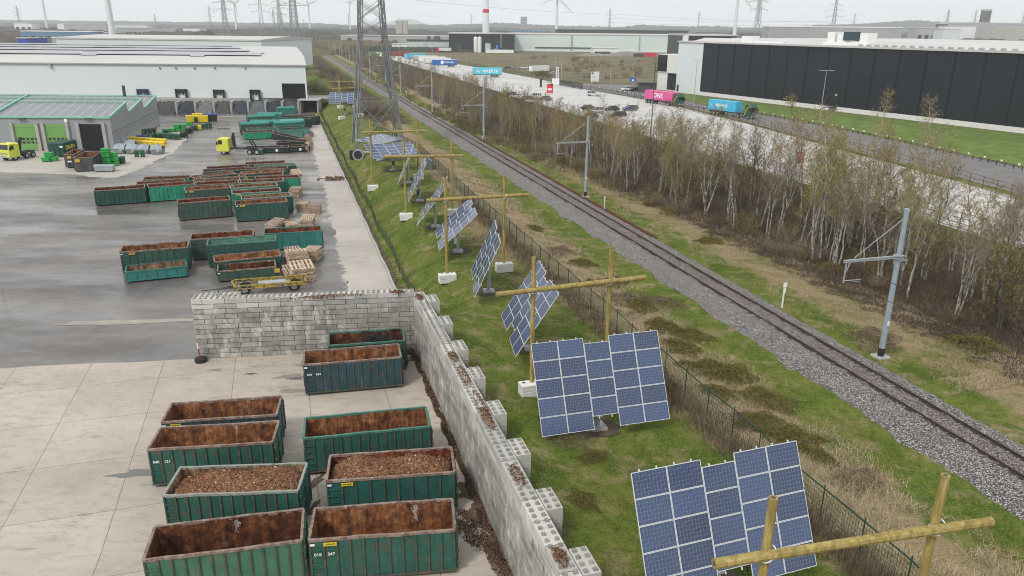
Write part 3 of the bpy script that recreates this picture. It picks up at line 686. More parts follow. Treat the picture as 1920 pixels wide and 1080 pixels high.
def heap(key, label, top, mat, seed, name='chip_heap', cat='heap'):
    t_, L, W, h, rz, a = SKIPS[key]; nx, ny = 40, 16; g_ = np.random.default_rng(seed); V = []
    ph = g_.uniform(0, 6, 4)
    for j in range(ny + 1):
        for i in range(nx + 1):
            u, v = i / nx, j / ny; e = min(u, 1 - u) * 5; f = min(v, 1 - v) * 4
            z = top - .62 + .95 * min(1, e * .8) ** .6 * min(1, f) ** .5 * (.8 + .2 * math.sin(u * 5 + ph[0]) + .12 * math.sin(u * 11 + v * 6 + ph[1])) + g_.normal(0, .018)
            V.append((.09 + (L - .18) * u, .09 + (W - .18) * v, z))
    ii = np.arange((nx + 1) * (ny + 1)).reshape(ny + 1, nx + 1); me = soup(name, V, np.stack([ii[:-1, :-1], ii[:-1, 1:], ii[1:, 1:], ii[1:, :-1]], -1).reshape(-1, 4), mat)
    o = link(name, me, None, (a.x, a.y, 0), rz); tag(o, label, cat)
    k = 1800; V2 = []; F2 = []
    for i in range(k):
        P_ = V[g_.integers(len(V))]; p = np.array(P_) + g_.normal(0, .06, 3) * (1, 1, .2) + (0, 0, .03); p[0] = min(max(p[0], .12), L - .12); p[1] = min(max(p[1], .12), W - .12)
        u = g_.normal(0, 1, 3); u[2] *= .5; u /= np.linalg.norm(u); v = np.cross(u, g_.normal(0, 1, 3)); v /= np.linalg.norm(v); s_ = g_.uniform(.02, .06)
        V2 += [p - u * s_ - v * s_ * .4, p + u * s_ - v * s_ * .4, p + u * s_ + v * s_ * .4, p - u * s_ + v * s_ * .4]; F2.append((4 * i, 4 * i + 1, 4 * i + 2, 4 * i + 3))
    mi = (g_.uniform(0, 1, k) < .018).astype(int)
    c_ = link('loose_chips', soup('loose_chips', V2, F2, [mat, plain('bright_scrap', (.6, .6, .62), .4, .2)], mi), o); c_['kind'] = 'stuff'
Y_, O_ = M_YELPLATE, M_ORPLATE
G0 = 'skips on the pale slab in front of the block wall'
skip('F2', (615, 648), (759, 638), 2.3, 'mid', 'dark', 'dark green skip holding black hoses, wedged into the corner of the block walls', group=G0, rim='green')
skip('F1', (568, 684), (752.5, 669), 2.25, 'blue', 'rust', 'blue-green ribbed skip numbered 010 684, standing just in front of the block wall', W=2.25, group=G0, nums=('010', '684'), whites=1, nrib=12)
skip('F3', (302, 792), (519, 777), 2.3, 'blue', 'rust', 'skip with rust-orange lining and yellow plate, hindmost of the left row on the slab', group=G0, plate=(.75, Y_), whites=1, nrib=12)
skip('F4', (276, 843), (511, 829), 2.27, 'green', 'rust', 'green skip numbered 040 121 with orange rust patches inside', group=G0, nums=('040', '121'))
skip('F5', (305, 929), (559, 920), 2.3, 'green', 'grey', 'green skip heaped with chips, in the left row on the slab', W=2.4, group=G0, rim='pale', nrib=12)
skip('F6', (267, 1051), (566, 1013), 2.3, 'light', 'dark', 'scratched light green skip with dark brown lining, nearest in the left row', group=G0, nrib=12, wob=.6)
skip('F7', (568, 822), (807, 799), 2.29, 'green', 'rust', 'green skip with plain brown lining between the blue skip and the chip-filled one', group=G0, rim='green', nrib=14)
skip('F8', (611, 902), (853, 885), 2.3, 'mid', 'red', 'dark green skip heaped with reddish chips beside the long wall', W=2.36, group=G0, plate=(1.0, Y_), whites=1, nrib=9)
skip('F9', (578, 1013), (854, 993), 2.3, 'green', 'rust', 'green skip numbered 010 347 with white streak down its rusty lining', group=G0, nums=('010', '347'), plate=(.9, Y_), whites=1, nrib=11)
heap('F5', 'heap of light brown wood and metal chips filling the skip in the left row', 2.36, M_CHIP, 1)
heap('F8', 'heap of reddish brown chips filling the skip beside the long wall', 2.32, M_CHIP, 2)
for key, x0, sc in (('F9', 4.45, .8), ('F6', 3.35, .6), ('F4', 3.9, .4)):
    t_, L, W, h, rz, a = SKIPS[key]; r_ = random.Random(int(x0 * 10)); b = MB()
    for k in range(26):
        x = x0 + r_.gauss(0, .07) * sc + (.10 * k / 26); z = h - .08 - abs(r_.gauss(0, .55)) * sc; wd_ = r_.uniform(.03, .10) * sc; hh = r_.uniform(.08, .34) * sc; z = max(.4, z)
        y = W - .0945 - .0004 * k; b.quad((x - wd_, y, z), (x + wd_ * .6, y, z - hh * .2), (x + wd_ * .8, y, max(.3, z - hh)), (x - wd_ * .3, y, max(.3, z - hh * .8)))
    b.build('paint_spill', plain('white_spill', (.36, .32, .29), .7, .3, 6), t_)
b = MB(); rr_ = random.Random(7); t_, L, W, h, rz, a = SKIPS['F2']
for i in range(40):
    c0 = Vector((3.4 + rr_.gauss(0, .45), 1.4 + rr_.gauss(0, .3), 1.75 + rr_.uniform(-.2, .35))); ra = rr_.uniform(.3, .6); ax = rr_.uniform(0, 3.1); tl = rr_.uniform(-.5, .5)
    b.path([c0 + Vector((ra * math.cos(th + ax), ra * .6 * math.sin(th + ax), .28 * math.sin(th + tl))) for th in np.linspace(0, 4.6, 9)], .035, 5)
b.box(3.6, 1.2, .3, 3.4, 1.7, 1.45, 0, 0, .6)
o = b.build('hose_pile', M_RUBBER, None, (a.x, a.y, 0), rz); tag(o, 'tangled heap of black hoses inside the corner skip', 'hoses')
G1 = 'skips standing behind the block wall'
skip('M3', (356, 449), (475, 441), 2.3, 'olive', 'red', 'tall dark green skip behind the brightly rimmed one, red-brown inside', group=G1, nrib=12)
skip('M7', (494, 438.5), (603, 432.5), 1.95, 'teal', 'red', 'teal skip with smooth panels, white plate and red-brown inside, behind the pallet stacks', group=G1, rim='green', nrib=7, ribs='broad', whites=1)
skip('M4', (387.5, 460), (517, 451), 2.35, 'mid', 'green', 'dark green skip with pale green lining and bright green rim', group=G1, rim='green', nrib=13)
skip('M1', (224, 473), (352, 463), 2.3, 'green', 'rust', 'large dented green skip with a bright patch, behind the low one on wet asphalt', group=G1, plate=(1.05, O_), whites=1, wob=1.3, nrib=9)
skip('M5', (402, 491), (527, 479), 1.45, 'mid', 'ochre', 'green skip with yellow ochre flaking lining', group=G1, nrib=12)
skip('M2', (234, 510), (349, 499), 1.12, 'teal', 'grey', 'low teal green skip with pale rusty lining on the wet asphalt', group=G1, rim='green', nrib=6, ladder=False)
skip('M6', (407, 509), (517, 500), 1.12, 'olive', 'dark', 'low drab green skip with orange plate beside the yellow trailer', group=G1, nrib=6, ladder=False, whites=1)
b = MB(); t_ = SKIPS['M6'][0]; b.box(5.35, -.09, .55, .5, .02, .42); b.build('plate', M_ORPLATE, t_)
G2 = 'skips parked close together in the middle of the yard'
big = [
 ('G17', (460, 308.5), (533, 305), 2.2, 'mid', 'dark', 'dark skip at the very back of the right column of parked skips'),
 ('G16', (477.5, 313), (549, 310), 2.2, 'dark', 'green', 'dark green skip sticking out to the right at the back of the parked skips'),
 ('G15', (461, 318.7), (535, 315), 2.2, 'mid', 'grey', 'skip with greyish lining in the right column, ahead of the dark green end'),
 ('G14', (455, 327), (531, 321.5), 2.2, 'mid', 'ochre', 'skip with glowing ochre and orange rust lining in the right column'),
 ('G13', (450, 331.7), (529, 327), 2.2, 'dark', 'red', 'dark skip with yellow plate right behind the bright green end panel'),
 ('G12', (478, 336), (554, 332.6), 2.15, 'bright', 'red', 'bright green skip jutting out at the right beside the leaning pallets'),
 ('G11', (446, 343), (517.5, 339.5), 2.2, 'mid', 'red', 'dark skip with even brown lining next to the bright jutting one'),
 ('G10', (432.5, 353), (508, 348), 2.2, 'bright', 'rust', 'bright green skip with pale rim, farther of the two bright ones in front'),
 ('G9', (435, 363), (527, 357.5), 2.2, 'bright', 'red', 'bright green skip with a dark hole in its side and yellow plate'),
 ('G8', (453, 373), (546, 367), 2.25, 'dark', 'grey', 'dark skip with whitish junk inside, just behind the front right one'),
 ('G7', (441, 383.7), (538, 377.5), 2.25, 'mid', 'rust', 'dark blue-green skip with two white marks, front right of the parked skips'),
 ('Gf', (388, 317), (455, 313), 2.2, 'mid', 'dark', 'rearmost skip of the left column, dark brown inside'),
 ('Ge', (381, 322), (449, 318), 2.2, 'dark', 'dark', 'second skip from the back of the left column'),
 ('Gd', (364, 334), (441, 325.6), 2.2, 'mid', 'ochre', 'left column skip with yellow and orange flaking lining'),
 ('Gc', (376.6, 334.4), (448, 330), 2.2, 'dark', 'grey', 'left column skip with grey patched lining'),
 ('Gb', (362, 341), (432.6, 337.7), 2.2, 'bright', 'grey', 'left column skip with light rubble-grey lining'),
 ('Ga', (363, 347), (438.6, 343), 2.2, 'dark', 'red', 'left column skip with clean red-brown lining behind the grey-green one'),
 ('G5', (346.5, 357), (424, 352), 2.2, 'olive', 'rust', 'grey-green skip with white and yellow plates in the left column'),
 ('G6', (332.5, 381), (432, 373.7), 2.27, 'olive', 'red', 'dark green skip standing alone in front of the left column'),
 ('G3', (267, 337), (341, 334), 2.1, 'bright', 'dark', 'skip with bright green end behind the bright green skip on the left'),
 ('G2', (256, 346), (332, 341), 2.1, 'dark', 'rust', 'dark green skip half hidden between the leftmost skip and the bright green one'),
 ('G4', (278, 351), (357, 345), 2.12, 'bright', 'red', 'bright emerald skip with smooth flank, left part of the parked skips'),
 ('G1', (175, 358), (260, 352.5), 2.1, 'dark', 'dark', 'leftmost dark green skip, white mark low on its side'),
]
for key, fl, fr, h, c, li, lb in big:
    kw = dict(group=G2, length=6.1, W=2.25, ladder=key in ('G6', 'G7'))
    if key in ('G7', 'G9', 'G13', 'G5'): kw['plate'] = (.8, Y_)
    if key in ('G5', 'G7'): kw['whites'] = 1
    skip(key, fl, fr, h, c, li, lb, rim='pale' if key in ('G10', 'G9', 'G11', 'G8') else 'worn', **kw)
TARP = plain('teal_tarpaulin', (.022, .19, .15), .6, .2, .8); TARP2 = plain('pale_teal_tarpaulin', (.09, .27, .24), .6, .2, .8)
G3 = 'covered and open skips at the far end of the yard'
farr = [
 ('T20', (520, 203), (550, 202), 2.3, 'teal', 'dark', 'teal skip farthest away in front of the dark shed', TARP, 4.4),
 ('T9', (531, 216), (589, 218.5), 2.1, 'black', 'black', 'long blackish green skip at the far right end beside the concrete path', None, 8.6),
 ('T2', (481, 214), (523, 214), 2.4, 'teal', 'dark', 'teal covered skip peeping out behind the front left covered one', TARP, 6.0),
 ('T1', (464.5, 219), (513, 217), 2.4, 'olive', 'dark', 'grey-green skip under a teal tarpaulin, rear of the left covered row', TARP, 6.2),
 ('T8', (533, 224), (573, 223), 2.1, 'black', 'black', 'blackish green skip in front of the longest one at the far right', None, 6.0),
 ('T7', (514.5, 223), (556, 221.3), 2.2, 'pale', 'dark', 'pale teal open skip, rear of the right teal row', None, 6.0),
 ('T4', (468, 228), (509, 228), 2.4, 'olive', 'dark', 'skip under bright teal tarpaulin just behind the leftmost covered one', TARP, 6.0),
 ('T6', (520, 228), (563, 226), 2.3, 'teal', 'dark', 'skip under a pale teal tarpaulin beside the black-ended skip', TARP2, 6.0),
 ('T3', (451, 233), (495, 231), 2.35, 'olive', 'dark', 'leftmost grey-green covered skip of the far group', TARP, 6.0),
 ('T5', (514.5, 231.5), (558, 229), 2.3, 'teal', 'dark', 'skip under a mid teal tarpaulin in the middle of the right row', TARP, 6.0),
 ('T10', (464, 242), (507, 240), 2.0, 'pale', 'grey', 'open pale skip with tan rim behind the green panelled one', None, 6.0),
 ('T15', (516, 240), (561, 238), 2.0, 'pale', 'dark', 'open pale teal skip, middle of the right row', None, 6.0),
 ('T14', (522, 243), (572, 240.7), 2.0, 'pale', 'dark', 'pale teal skip reaching farthest right beside the cable drums', None, 6.4),
 ('T11', (457.6, 248.6), (495.6, 246.8), 1.6, 'bright', 'dark', 'green skip with square sunken panels behind the yellow skip lorry', None, 6.0),
 ('T12', (512, 248.6), (556, 247), 1.5, 'pale', 'dark', 'pale teal skip with dark square panels behind the tilted skip', None, 6.0),
 ('T19', (520, 267), (564, 265), 1.1, 'black', 'black', 'low dark skip behind the tilted one', None, 6.0),
]
for key, fl, fr, h, c, li, lb, cov, Ln in farr:
    skip(key, fl, fr, h, c, li, lb, cover=cov, group=G3, rim='green' if c in ('pale', 'teal') else 'worn', nrib=5 if key in ('T11', 'T12', 'T14') else 10, ribs='broad' if c in ('pale', 'bright') else 'rib', ladder=False, length=Ln, W=2.3, door=Ln < 8)
skip('T16', (478, 277), (523, 276), 1.1, 'black', 'black', 'low blackish green skip with two white square stickers, front left by the lorry', length=6, group=G3, nrib=4, ribs='broad', ladder=False)
skip('T17', (530, 276), (567, 274), 1.1, 'black', 'black', 'low blackish green skip with one white sticker, front right of the far group', length=5, group=G3, nrib=4, ribs='broad', ladder=False)
for key, xs in (('T16', (.9, 3.9)), ('T17', (3.2,))):
    b = MB()
    for x in xs: b.box(x, -.1, .3, .45, .02, .45)
    b.build('sticker', M_WHITE, SKIPS[key][0])
t_ = skip('T18', (508.5, 262), (556, 262), 1.1, 'black', 'black', 'blackish skip tilted up on edge, leaning across the low skips', length=6, group=G3, nrib=4, ribs='broad', ladder=False)
t_.rotation_euler = (0, R(12), SKIPS['T18'][4]); t_.location.z = 1.35
# ------------------------------------------------------------------ solar trackers
q = N('solar_cells')
uv = q.n('ShaderNodeTexCoord').outputs['UV']; sx = q.sep(uv)
def grid(v, n, w_): 
    f = q.math('FRACT', q.math('MULTIPLY', v, n)); return q.math('LESS_THAN', q.math('ABSOLUTE', q.math('SUBTRACT', f, .5)), .5 - w_)
inside = q.math('MULTIPLY', grid(sx[0], 10, .045), grid(sx[1], 6, .035))
oi = q.n('ShaderNodeObjectInfo')
cell = q.mix(q.noise(6, 4, .6), (.022, .036, .085), (.048, .072, .150)); cell = q.mix(1, cell, q.ramp(oi.outputs['Random'], (0, .68), (1, 1.3)), 'MULTIPLY')
bus = grid(sx[0], 30, .05)
cell = q.mix(q.math('MULTIPLY', q.math('SUBTRACT', 1, bus), .22), cell, (.16, .20, .30))
q.col(q.mix(inside, (.13, .17, .26), cell)); q.rough(.16); q.spec(.65); M_CELL = q.m
M_FRAME = plain('aluminium_frame', (.62, .63, .64), .45, .06, 2, metal=.2)
M_BACK = plain('module_backsheet', (.55, .56, .57), .6, .08, 2)
M_BLUEBOX = plain('dark_blue_cabinet', (.02, .035, .10), .45, .15)
MW, MH = 1.46, .97
def module_mesh():
    b = MB(); x, y = MW / 2 - .008, MH / 2 - .008; e = .022
    b.box(0, 0, -.035, 2 * x, 2 * y, .03, 2)
    b.quad((-x + e, -y + e, .002), (x - e, -y + e, .002), (x - e, y - e, .002), (-x + e, y - e, .002), 0, [(0, 0), (1, 0), (1, 1), (0, 1)])
    for cx, cy_, w_, h_ in ((0, -y + e / 2, 2 * x, e), (0, y - e / 2, 2 * x, e), (-x + e / 2, 0, e, 2 * y - 2 * e), (x - e / 2, 0, e, 2 * y - 2 * e)): b.box(cx, cy_, -.004, w_, h_, .014, 1)
    return b.mesh('module', [M_CELL, M_FRAME, M_BACK])
MOD = module_mesh()
def tracker(az, tilt, c, label, box=None, wob=0):
    az, ta = R(az), R(tilt); u = Vector((math.cos(az), math.sin(az), 0)); nh = Vector((math.sin(az), -math.cos(az), 0)); up = Vector((0, 0, 1))
    v = up * math.cos(ta) - nh * math.sin(ta); n = nh * math.cos(ta) + up * math.sin(ta)
    base = Vector((c[0], c[1])) - Vector((n.x, n.y)) * .35; zb = hp(base)
    t_ = thing('solar_tracker', label, 'solar tracker', (base.x, base.y, zb), 0, 'solar trackers on the grass strip')
    cl = Vector(c) - Vector((base.x, base.y, zb)); M3 = Matrix((u, v, n)).transposed()
    for col in range(5):
        rows = [(k - 1.5) * MH + .19 for k in range(4)] if col == 2 else [(k - 2) * MH for k in range(5)]
        for y in rows:
            o = bpy.data.objects.new('panel', MOD); C.objects.link(o); o.parent = t_; p = cl + u * ((col - 2) * MW) + v * y
            o.matrix_local = Matrix.Translation(p) @ M3.to_4x4()
    W4 = Matrix.Translation(cl) @ M3.to_4x4()
    b = MB()
    for col in range(5):
        y0, y1 = (-1.9, 2.20) if col == 2 else (-2.46, 2.50)
        for dx in (-.36, .36): b.bar(((col - 2) * MW + dx, y0, -.06), ((col - 2) * MW + dx, y1, -.06), .045)
    for y in (-1.4, 0, 1.4): b.bar((-3.4, y, -.13), (3.4, y, -.13), .09)
    b.bar((0, -1.6, -.24), (0, 1.6, -.24), .14)
    o = b.build('mounting_rails', M_FRAME, t_); o.matrix_local = W4
    hp_ = cl - n * .30; b = MB(); b.tube((0, 0, .22), (0, 0, hp_.z - .25), .15, .13, 12); b.box(0, 0, .18, .62, .62, .05)
    b.tube((0, 0, hp_.z - .3), tuple(hp_), .17, .12, 10); b.build('pole', M_GALV, t_)
    b = MB(); b.box(0, 0, -.25, .95, .95, .43); b.box(0, 0, -.4, 1.5, 1.5, .32); b.build('footing', M_CONC, t_, rz=az, bevel=.02)
    b = MB(); b.tube((0, 0, hp_.z - .5), tuple(hp_ - n * .1 + v * -.9), .05, .04, 8); b.tube((.0, 0, 1.6), tuple(Vector((0, 0, 1.6)) + u * 1.3 * (1 if az > -1 else -1)), .03, .03, 6)
    b.build('drive_arm', M_GALV, t_)
    if box:
        b = MB(); d_ = nh if nh.y < 0 else -nh; b.box(d_.x * .24, d_.y * .24, .85, .38, .26, .62, 0, az); b.build('control_cabinet', box, t_)
    blob_w('soil_patch', base, 1.35, 1.05, M_SOIL, zb)
    return t_
def blob_w(name, c, rx, ry, mat, z):
    V = [(c.x, c.y, z + .06)]; r_ = random.Random(int(c.x * 10)); n_ = 22
    for i in range(n_):
        a = 6.28318 * i / n_; k = r_.uniform(.85, 1.15); p = c + Vector((rx * k * math.cos(a), ry * k * math.sin(a))); V.append((p.x, p.y, hp(p) + .03))
    me = bpy.data.meshes.new(name); me.from_pydata(V, [], [(0, i + 1, (i + 1) % n_ + 1) for i in range(n_)]); me.materials.append(mat); o = link(name, me); o['kind'] = 'structure'
WB = plain('white_cabinet', (.68, .70, .70), .5, .08, 3, dirt=.15)
for a in [(19.5, 25.3, (8.17, 24.09, 5.51), 'nearest solar tracker with blue panels behind the wooden crossbar', WB), (16.5, 27, (4.82, 36.52, 5.16), 'solar tracker facing the viewer, its pole foot ringed by bare soil', WB),
          (-82, 33.1, (1.06, 47.35, 5.44), 'solar tracker standing diamond-like, crossed by a wooden post', None), (-85.2, 24.4, (-2.23, 59.1, 5.26), 'dark grey solar tracker turned steeply sideways, pole on a square foot', None),
          (-81.8, 46.9, (-5.54, 71.04, 5.07), 'pale sky-reflecting solar tracker with white cabinet on its pole', WB), (-87.7, 36.9, (-8.74, 80.72, 5.15), 'thin edge-on solar tracker beside the fourth wooden post', None),
          (-83.6, 26.2, (-11.97, 93.26, 5.07), 'edge-on solar tracker with dark blue cabinet on its pole', M_BLUEBOX), (-85, 24, (-14.9, 104.6, 4.9), 'narrowest edge-on solar tracker, in front of the flat blue one', None),
          (27.2, 72.7, (-18.21, 114.4, 5.29), 'solar tracker lying almost flat with white column lines, by the round drum', M_BLUEBOX), (-52, 82, (-21.82, 123.77, 5.56), 'solar tracker lying flat as a pale diamond at the pylon foot', None),
          (8, 61.8, (-41.4, 189.9, 6.2), 'farthest solar tracker, left behind the pylon', M_BLUEBOX)]:
    tracker(a[0], a[1], a[2], a[3], a[4])

# ------------------------------------------------------------------ wooden cross frames on white blocks
def pole(p, q_, r, name, parent, n=10):
    b = MB(); p, q_ = Vector(p), Vector(q_); k = 7; rr_ = random.Random(int(p.x * 100) & 255)
    pts = [p.lerp(q_, i / k) + Vector((rr_.uniform(-.012, .012),) * 3) for i in range(k + 1)]
    b.path(pts, [r * rr_.uniform(.94, 1.05) for _ in pts], n); d = (q_ - p).normalized()
    for e, dd in ((p, -d), (q_, d)): b.tube(e - dd * .02, e + dd * .012, r * 1.0, r * .98, n); b.tube(e + dd * .008, e + dd * .016, r * .5, r * .5, n, 1)
    return b.build(name, [M_WOOD, M_RIB], parent, smooth=False)
def ballast_block(p, rz, label, n=1):
    z = hp(p) - .05; t_ = thing('ballast_block', label, 'concrete block', (p.x, p.y, z), rz, 'white concrete blocks holding the posts')
    b = MB()
    for k in range(2): b.box(0, 0, .01 + k * .40, 1.5, .76, .385)
    b.build('block', M_WHITECONC, t_, bevel=.025)
    b = MB()
    for x in (-.48, 0, .48): b.tube((x, .12, .79), (x, .12, .803), .1, .1, 10)
    b.build('socket_holes', M_BLACK, t_)
FR_ = [('the nearest wooden frame', (1436, 1033), (1752, 984), (1333, 1048), (1848, 970), 10.8, None), ('the second wooden frame from the front', (1000, 541), (1144, 525), (928, 550), (1206, 518), 10.9, None),
       ('the wooden frame before the pale tracker', (835.5, 373), (945.5, 367), (799, 375), (990, 364), 10.8, None), ('the fourth wooden frame, by the edge-on trackers', (757.5, 292), (846.5, 291.5), (720, 293), (868, 291.5), 10.8, None),
       ('the wooden frame over the flat tracker by the pylon', (694, 247), (782, 245.5), (679, 248), (798, 245), 10.8, None), ('the lower of the two far frames behind the pylon', (637, 166), (672, 164), (622, 166.5), (690, 163.5), 10.4, None), ('the upper, farthest frame behind the pylon', (634.5, 153.5), (664, 153), (610, 154), (669, 152.5), 10.4, None)]
BLK = ['white concrete block with round holes beside the front-facing tracker', 'white concrete block at the grass edge below the pale tracker', 'wide white concrete block in the dry grass before the green fence', 'small white concrete block by the soil patch in mid strip', 'white concrete block half behind the edge-on trackers',
       'white concrete block alone near the kerb before the flat tracker', 'white concrete block at the green fence by the grey cabinet', 'far white concrete block left under the pylon', 'far white concrete block behind the pylon leg', 'tiny white concrete block under the farthest tracker', 'tiny white concrete block under the farthest crossbar']
bi = 0
for i, (nm, l, r_, e0, e1, zt, _) in enumerate(FR_):
    zc = 9.1 if i < 5 else 9.0
    L_, R__, E0, E1 = at(*l, zc), at(*r_, zc), at(*e0, zc), at(*e1, zc); d = (R__ - L_).normalized()
    if i in (2, 3): d = (E1 - E0).normalized()
    zg = hp(L_)
    t_ = thing('pole_frame', nm + ', two posts lashed to a crossbar', 'pole frame', (L_.x, L_.y, zg), 0, 'wooden pole frames along the strip')
    nrm = Vector((d.y, -d.x)) * .2
    for p, z_ in ((L_, zt + .05), (R__, zt)):
        g0 = hp(p) + .45; rel = p - L_
        pole((rel.x, rel.y, g0 - zg), (rel.x, rel.y, z_ - zg), .135, 'post', t_)
        b = MB()
        for dz, ra in ((-.24, .165), (-.02, .21)):
            k_ = 0 if dz < -.1 else .5; pts = [(rel.x + nrm.x * k_ + ra * math.cos(a), rel.y + nrm.y * k_ + ra * math.sin(a), zc - zg + dz + (.02 if dz < -.1 else .19) * math.sin(a + 1)) for a in np.linspace(0, 6.283, 13)]
            b.path(pts, .022, 5)
        b.build('lashing', plain('white_strap', (.7, .7, .72), .5, .05), t_)
    pole(tuple(E0 - L_ + nrm) + (zc - zg,), tuple(E1 - L_ + nrm) + (zc - zg,), .15, 'crossbar', t_)
    if i > 0:
        for p, dd in ((L_, 1), (R__, 1)):
            if bi < len(BLK):
                if not (i == 1 and p is R__):
                    ballast_block(p + Vector((nrm.x, nrm.y)) * .5, math.atan2(d.y, d.x), BLK[bi]); bi += 1

# ------------------------------------------------------------------ fences of the strip
M_FGREEN = plain('green_fence_wire', (.010, .045, .030), .5, .2); M_FDARK = plain('dark_fence_post', (.03, .035, .03), .6, .2)
fp = [at(x, y, 3.75) for x, y in ((700, 232), (787, 273), (822, 305), (892, 367), (977, 435), (1100, 540), (1247, 667), (1373, 770), (1527, 907), (1727, 1077), (1900, 1230))]
def along(pts, step):
    out = []; acc = 0
    for a, b_ in zip(pts[:-1], pts[1:]):
        L = (b_ - a).length; k = acc
        while k < L: out.append(a.lerp(b_, k / L)); k += step
        acc = k - L
    return out
t_ = thing('mesh_fence', 'green wire mesh fence with thin posts between trackers and railway', 'fence', (fp[-1].x, fp[-1].y, 0), 0); o0 = fp[-1]
po = along(fp, 2.5); wires = MB(); H_ = 1.8
for i, p in enumerate(po):
    z = hp(p); b = MB(); b.tube((p.x - o0.x, p.y - o0.y, z - .3), (p.x - o0.x, p.y - o0.y, z + H_ + .12), .032, .032, 6); b.build('post', M_FGREEN, t_)
for a, b_ in zip(po[:-1], po[1:]):
    za, zb = hp(a), hp(b_); a3, b3 = Vector((a.x - o0.x, a.y - o0.y, za)), Vector((b_.x - o0.x, b_.y - o0.y, zb))
    for k in range(8): wires.bar(a3 + Vector((0, 0, .08 + k * .235)), b3 + Vector((0, 0, .08 + k * .235)), .011 if k < 7 else .05, .011 if k < 7 else .05)
    for k in range(1, 16): p = a3.lerp(b3, k / 16); wires.bar(p + Vector((0, 0, .05)), p + Vector((0, 0, H_)), .010)
wires.build('wire_mesh', M_FGREEN, t_)
fk = [S(1.0 + .12 * math.sin(t * .3), t) for t in np.arange(3, 168, 2.7)]; o0 = fk[0]
t_ = thing('wire_fence', 'low dark wire fence following the kerb of the yard path', 'fence', (o0.x, o0.y, 0)); wires = MB(); r_ = random.Random(8); tops = []
for i, p in enumerate(fk):
    z = hp(p); lean = Vector((r_.uniform(-.08, .08), r_.uniform(-.08, .08))); b = MB(); b.tube((p.x - o0.x, p.y - o0.y, z - .2), (p.x - o0.x + lean.x, p.y - o0.y + lean.y, z + 1.3), .035, .03, 5); b.build('post', M_FDARK, t_)
    tops.append(Vector((p.x - o0.x, p.y - o0.y, z)))
for a, b_ in zip(tops[:-1], tops[1:]):
    for zz in (.1, .3, .5, .7, .9, 1.15): wires.bar(a + Vector((0, 0, zz)), b_ + Vector((0, 0, zz)), .014)
    for k in range(1, 9): p = a.lerp(b_, k / 9); wires.bar(p + Vector((0, 0, .05)), p + Vector((0, 0, 1.15)), .011)
wires.build('wire_mesh', M_FDARK, t_)
b = MB(); ks = [S(-.22 + .05 * math.sin(t * .7), t) for t in np.arange(.6, 165, 2.0)]
for a, b_ in zip(ks[:-1], ks[1:]): b.bar((a.x, a.y, .09), (b_.x, b_.y, .09), .22, .2)
o = b.build('kerb', M_CONC); o['kind'] = 'structure'
r_ = random.Random(12); V = []
b = MB()
for t in np.arange(1, 160, .8):                     # soil and leaf litter washed against the kerb
    p = S(.25 + r_.uniform(-.15, .2), t); b.box(p.x, p.y, hp(p) - .03, r_.uniform(.3, .9), r_.uniform(.3, 1.0), r_.uniform(.06, .16), 0, r_.uniform(0, 3), .5)
o = b.build('soil_litter', M_SOIL); o['kind'] = 'stuff'

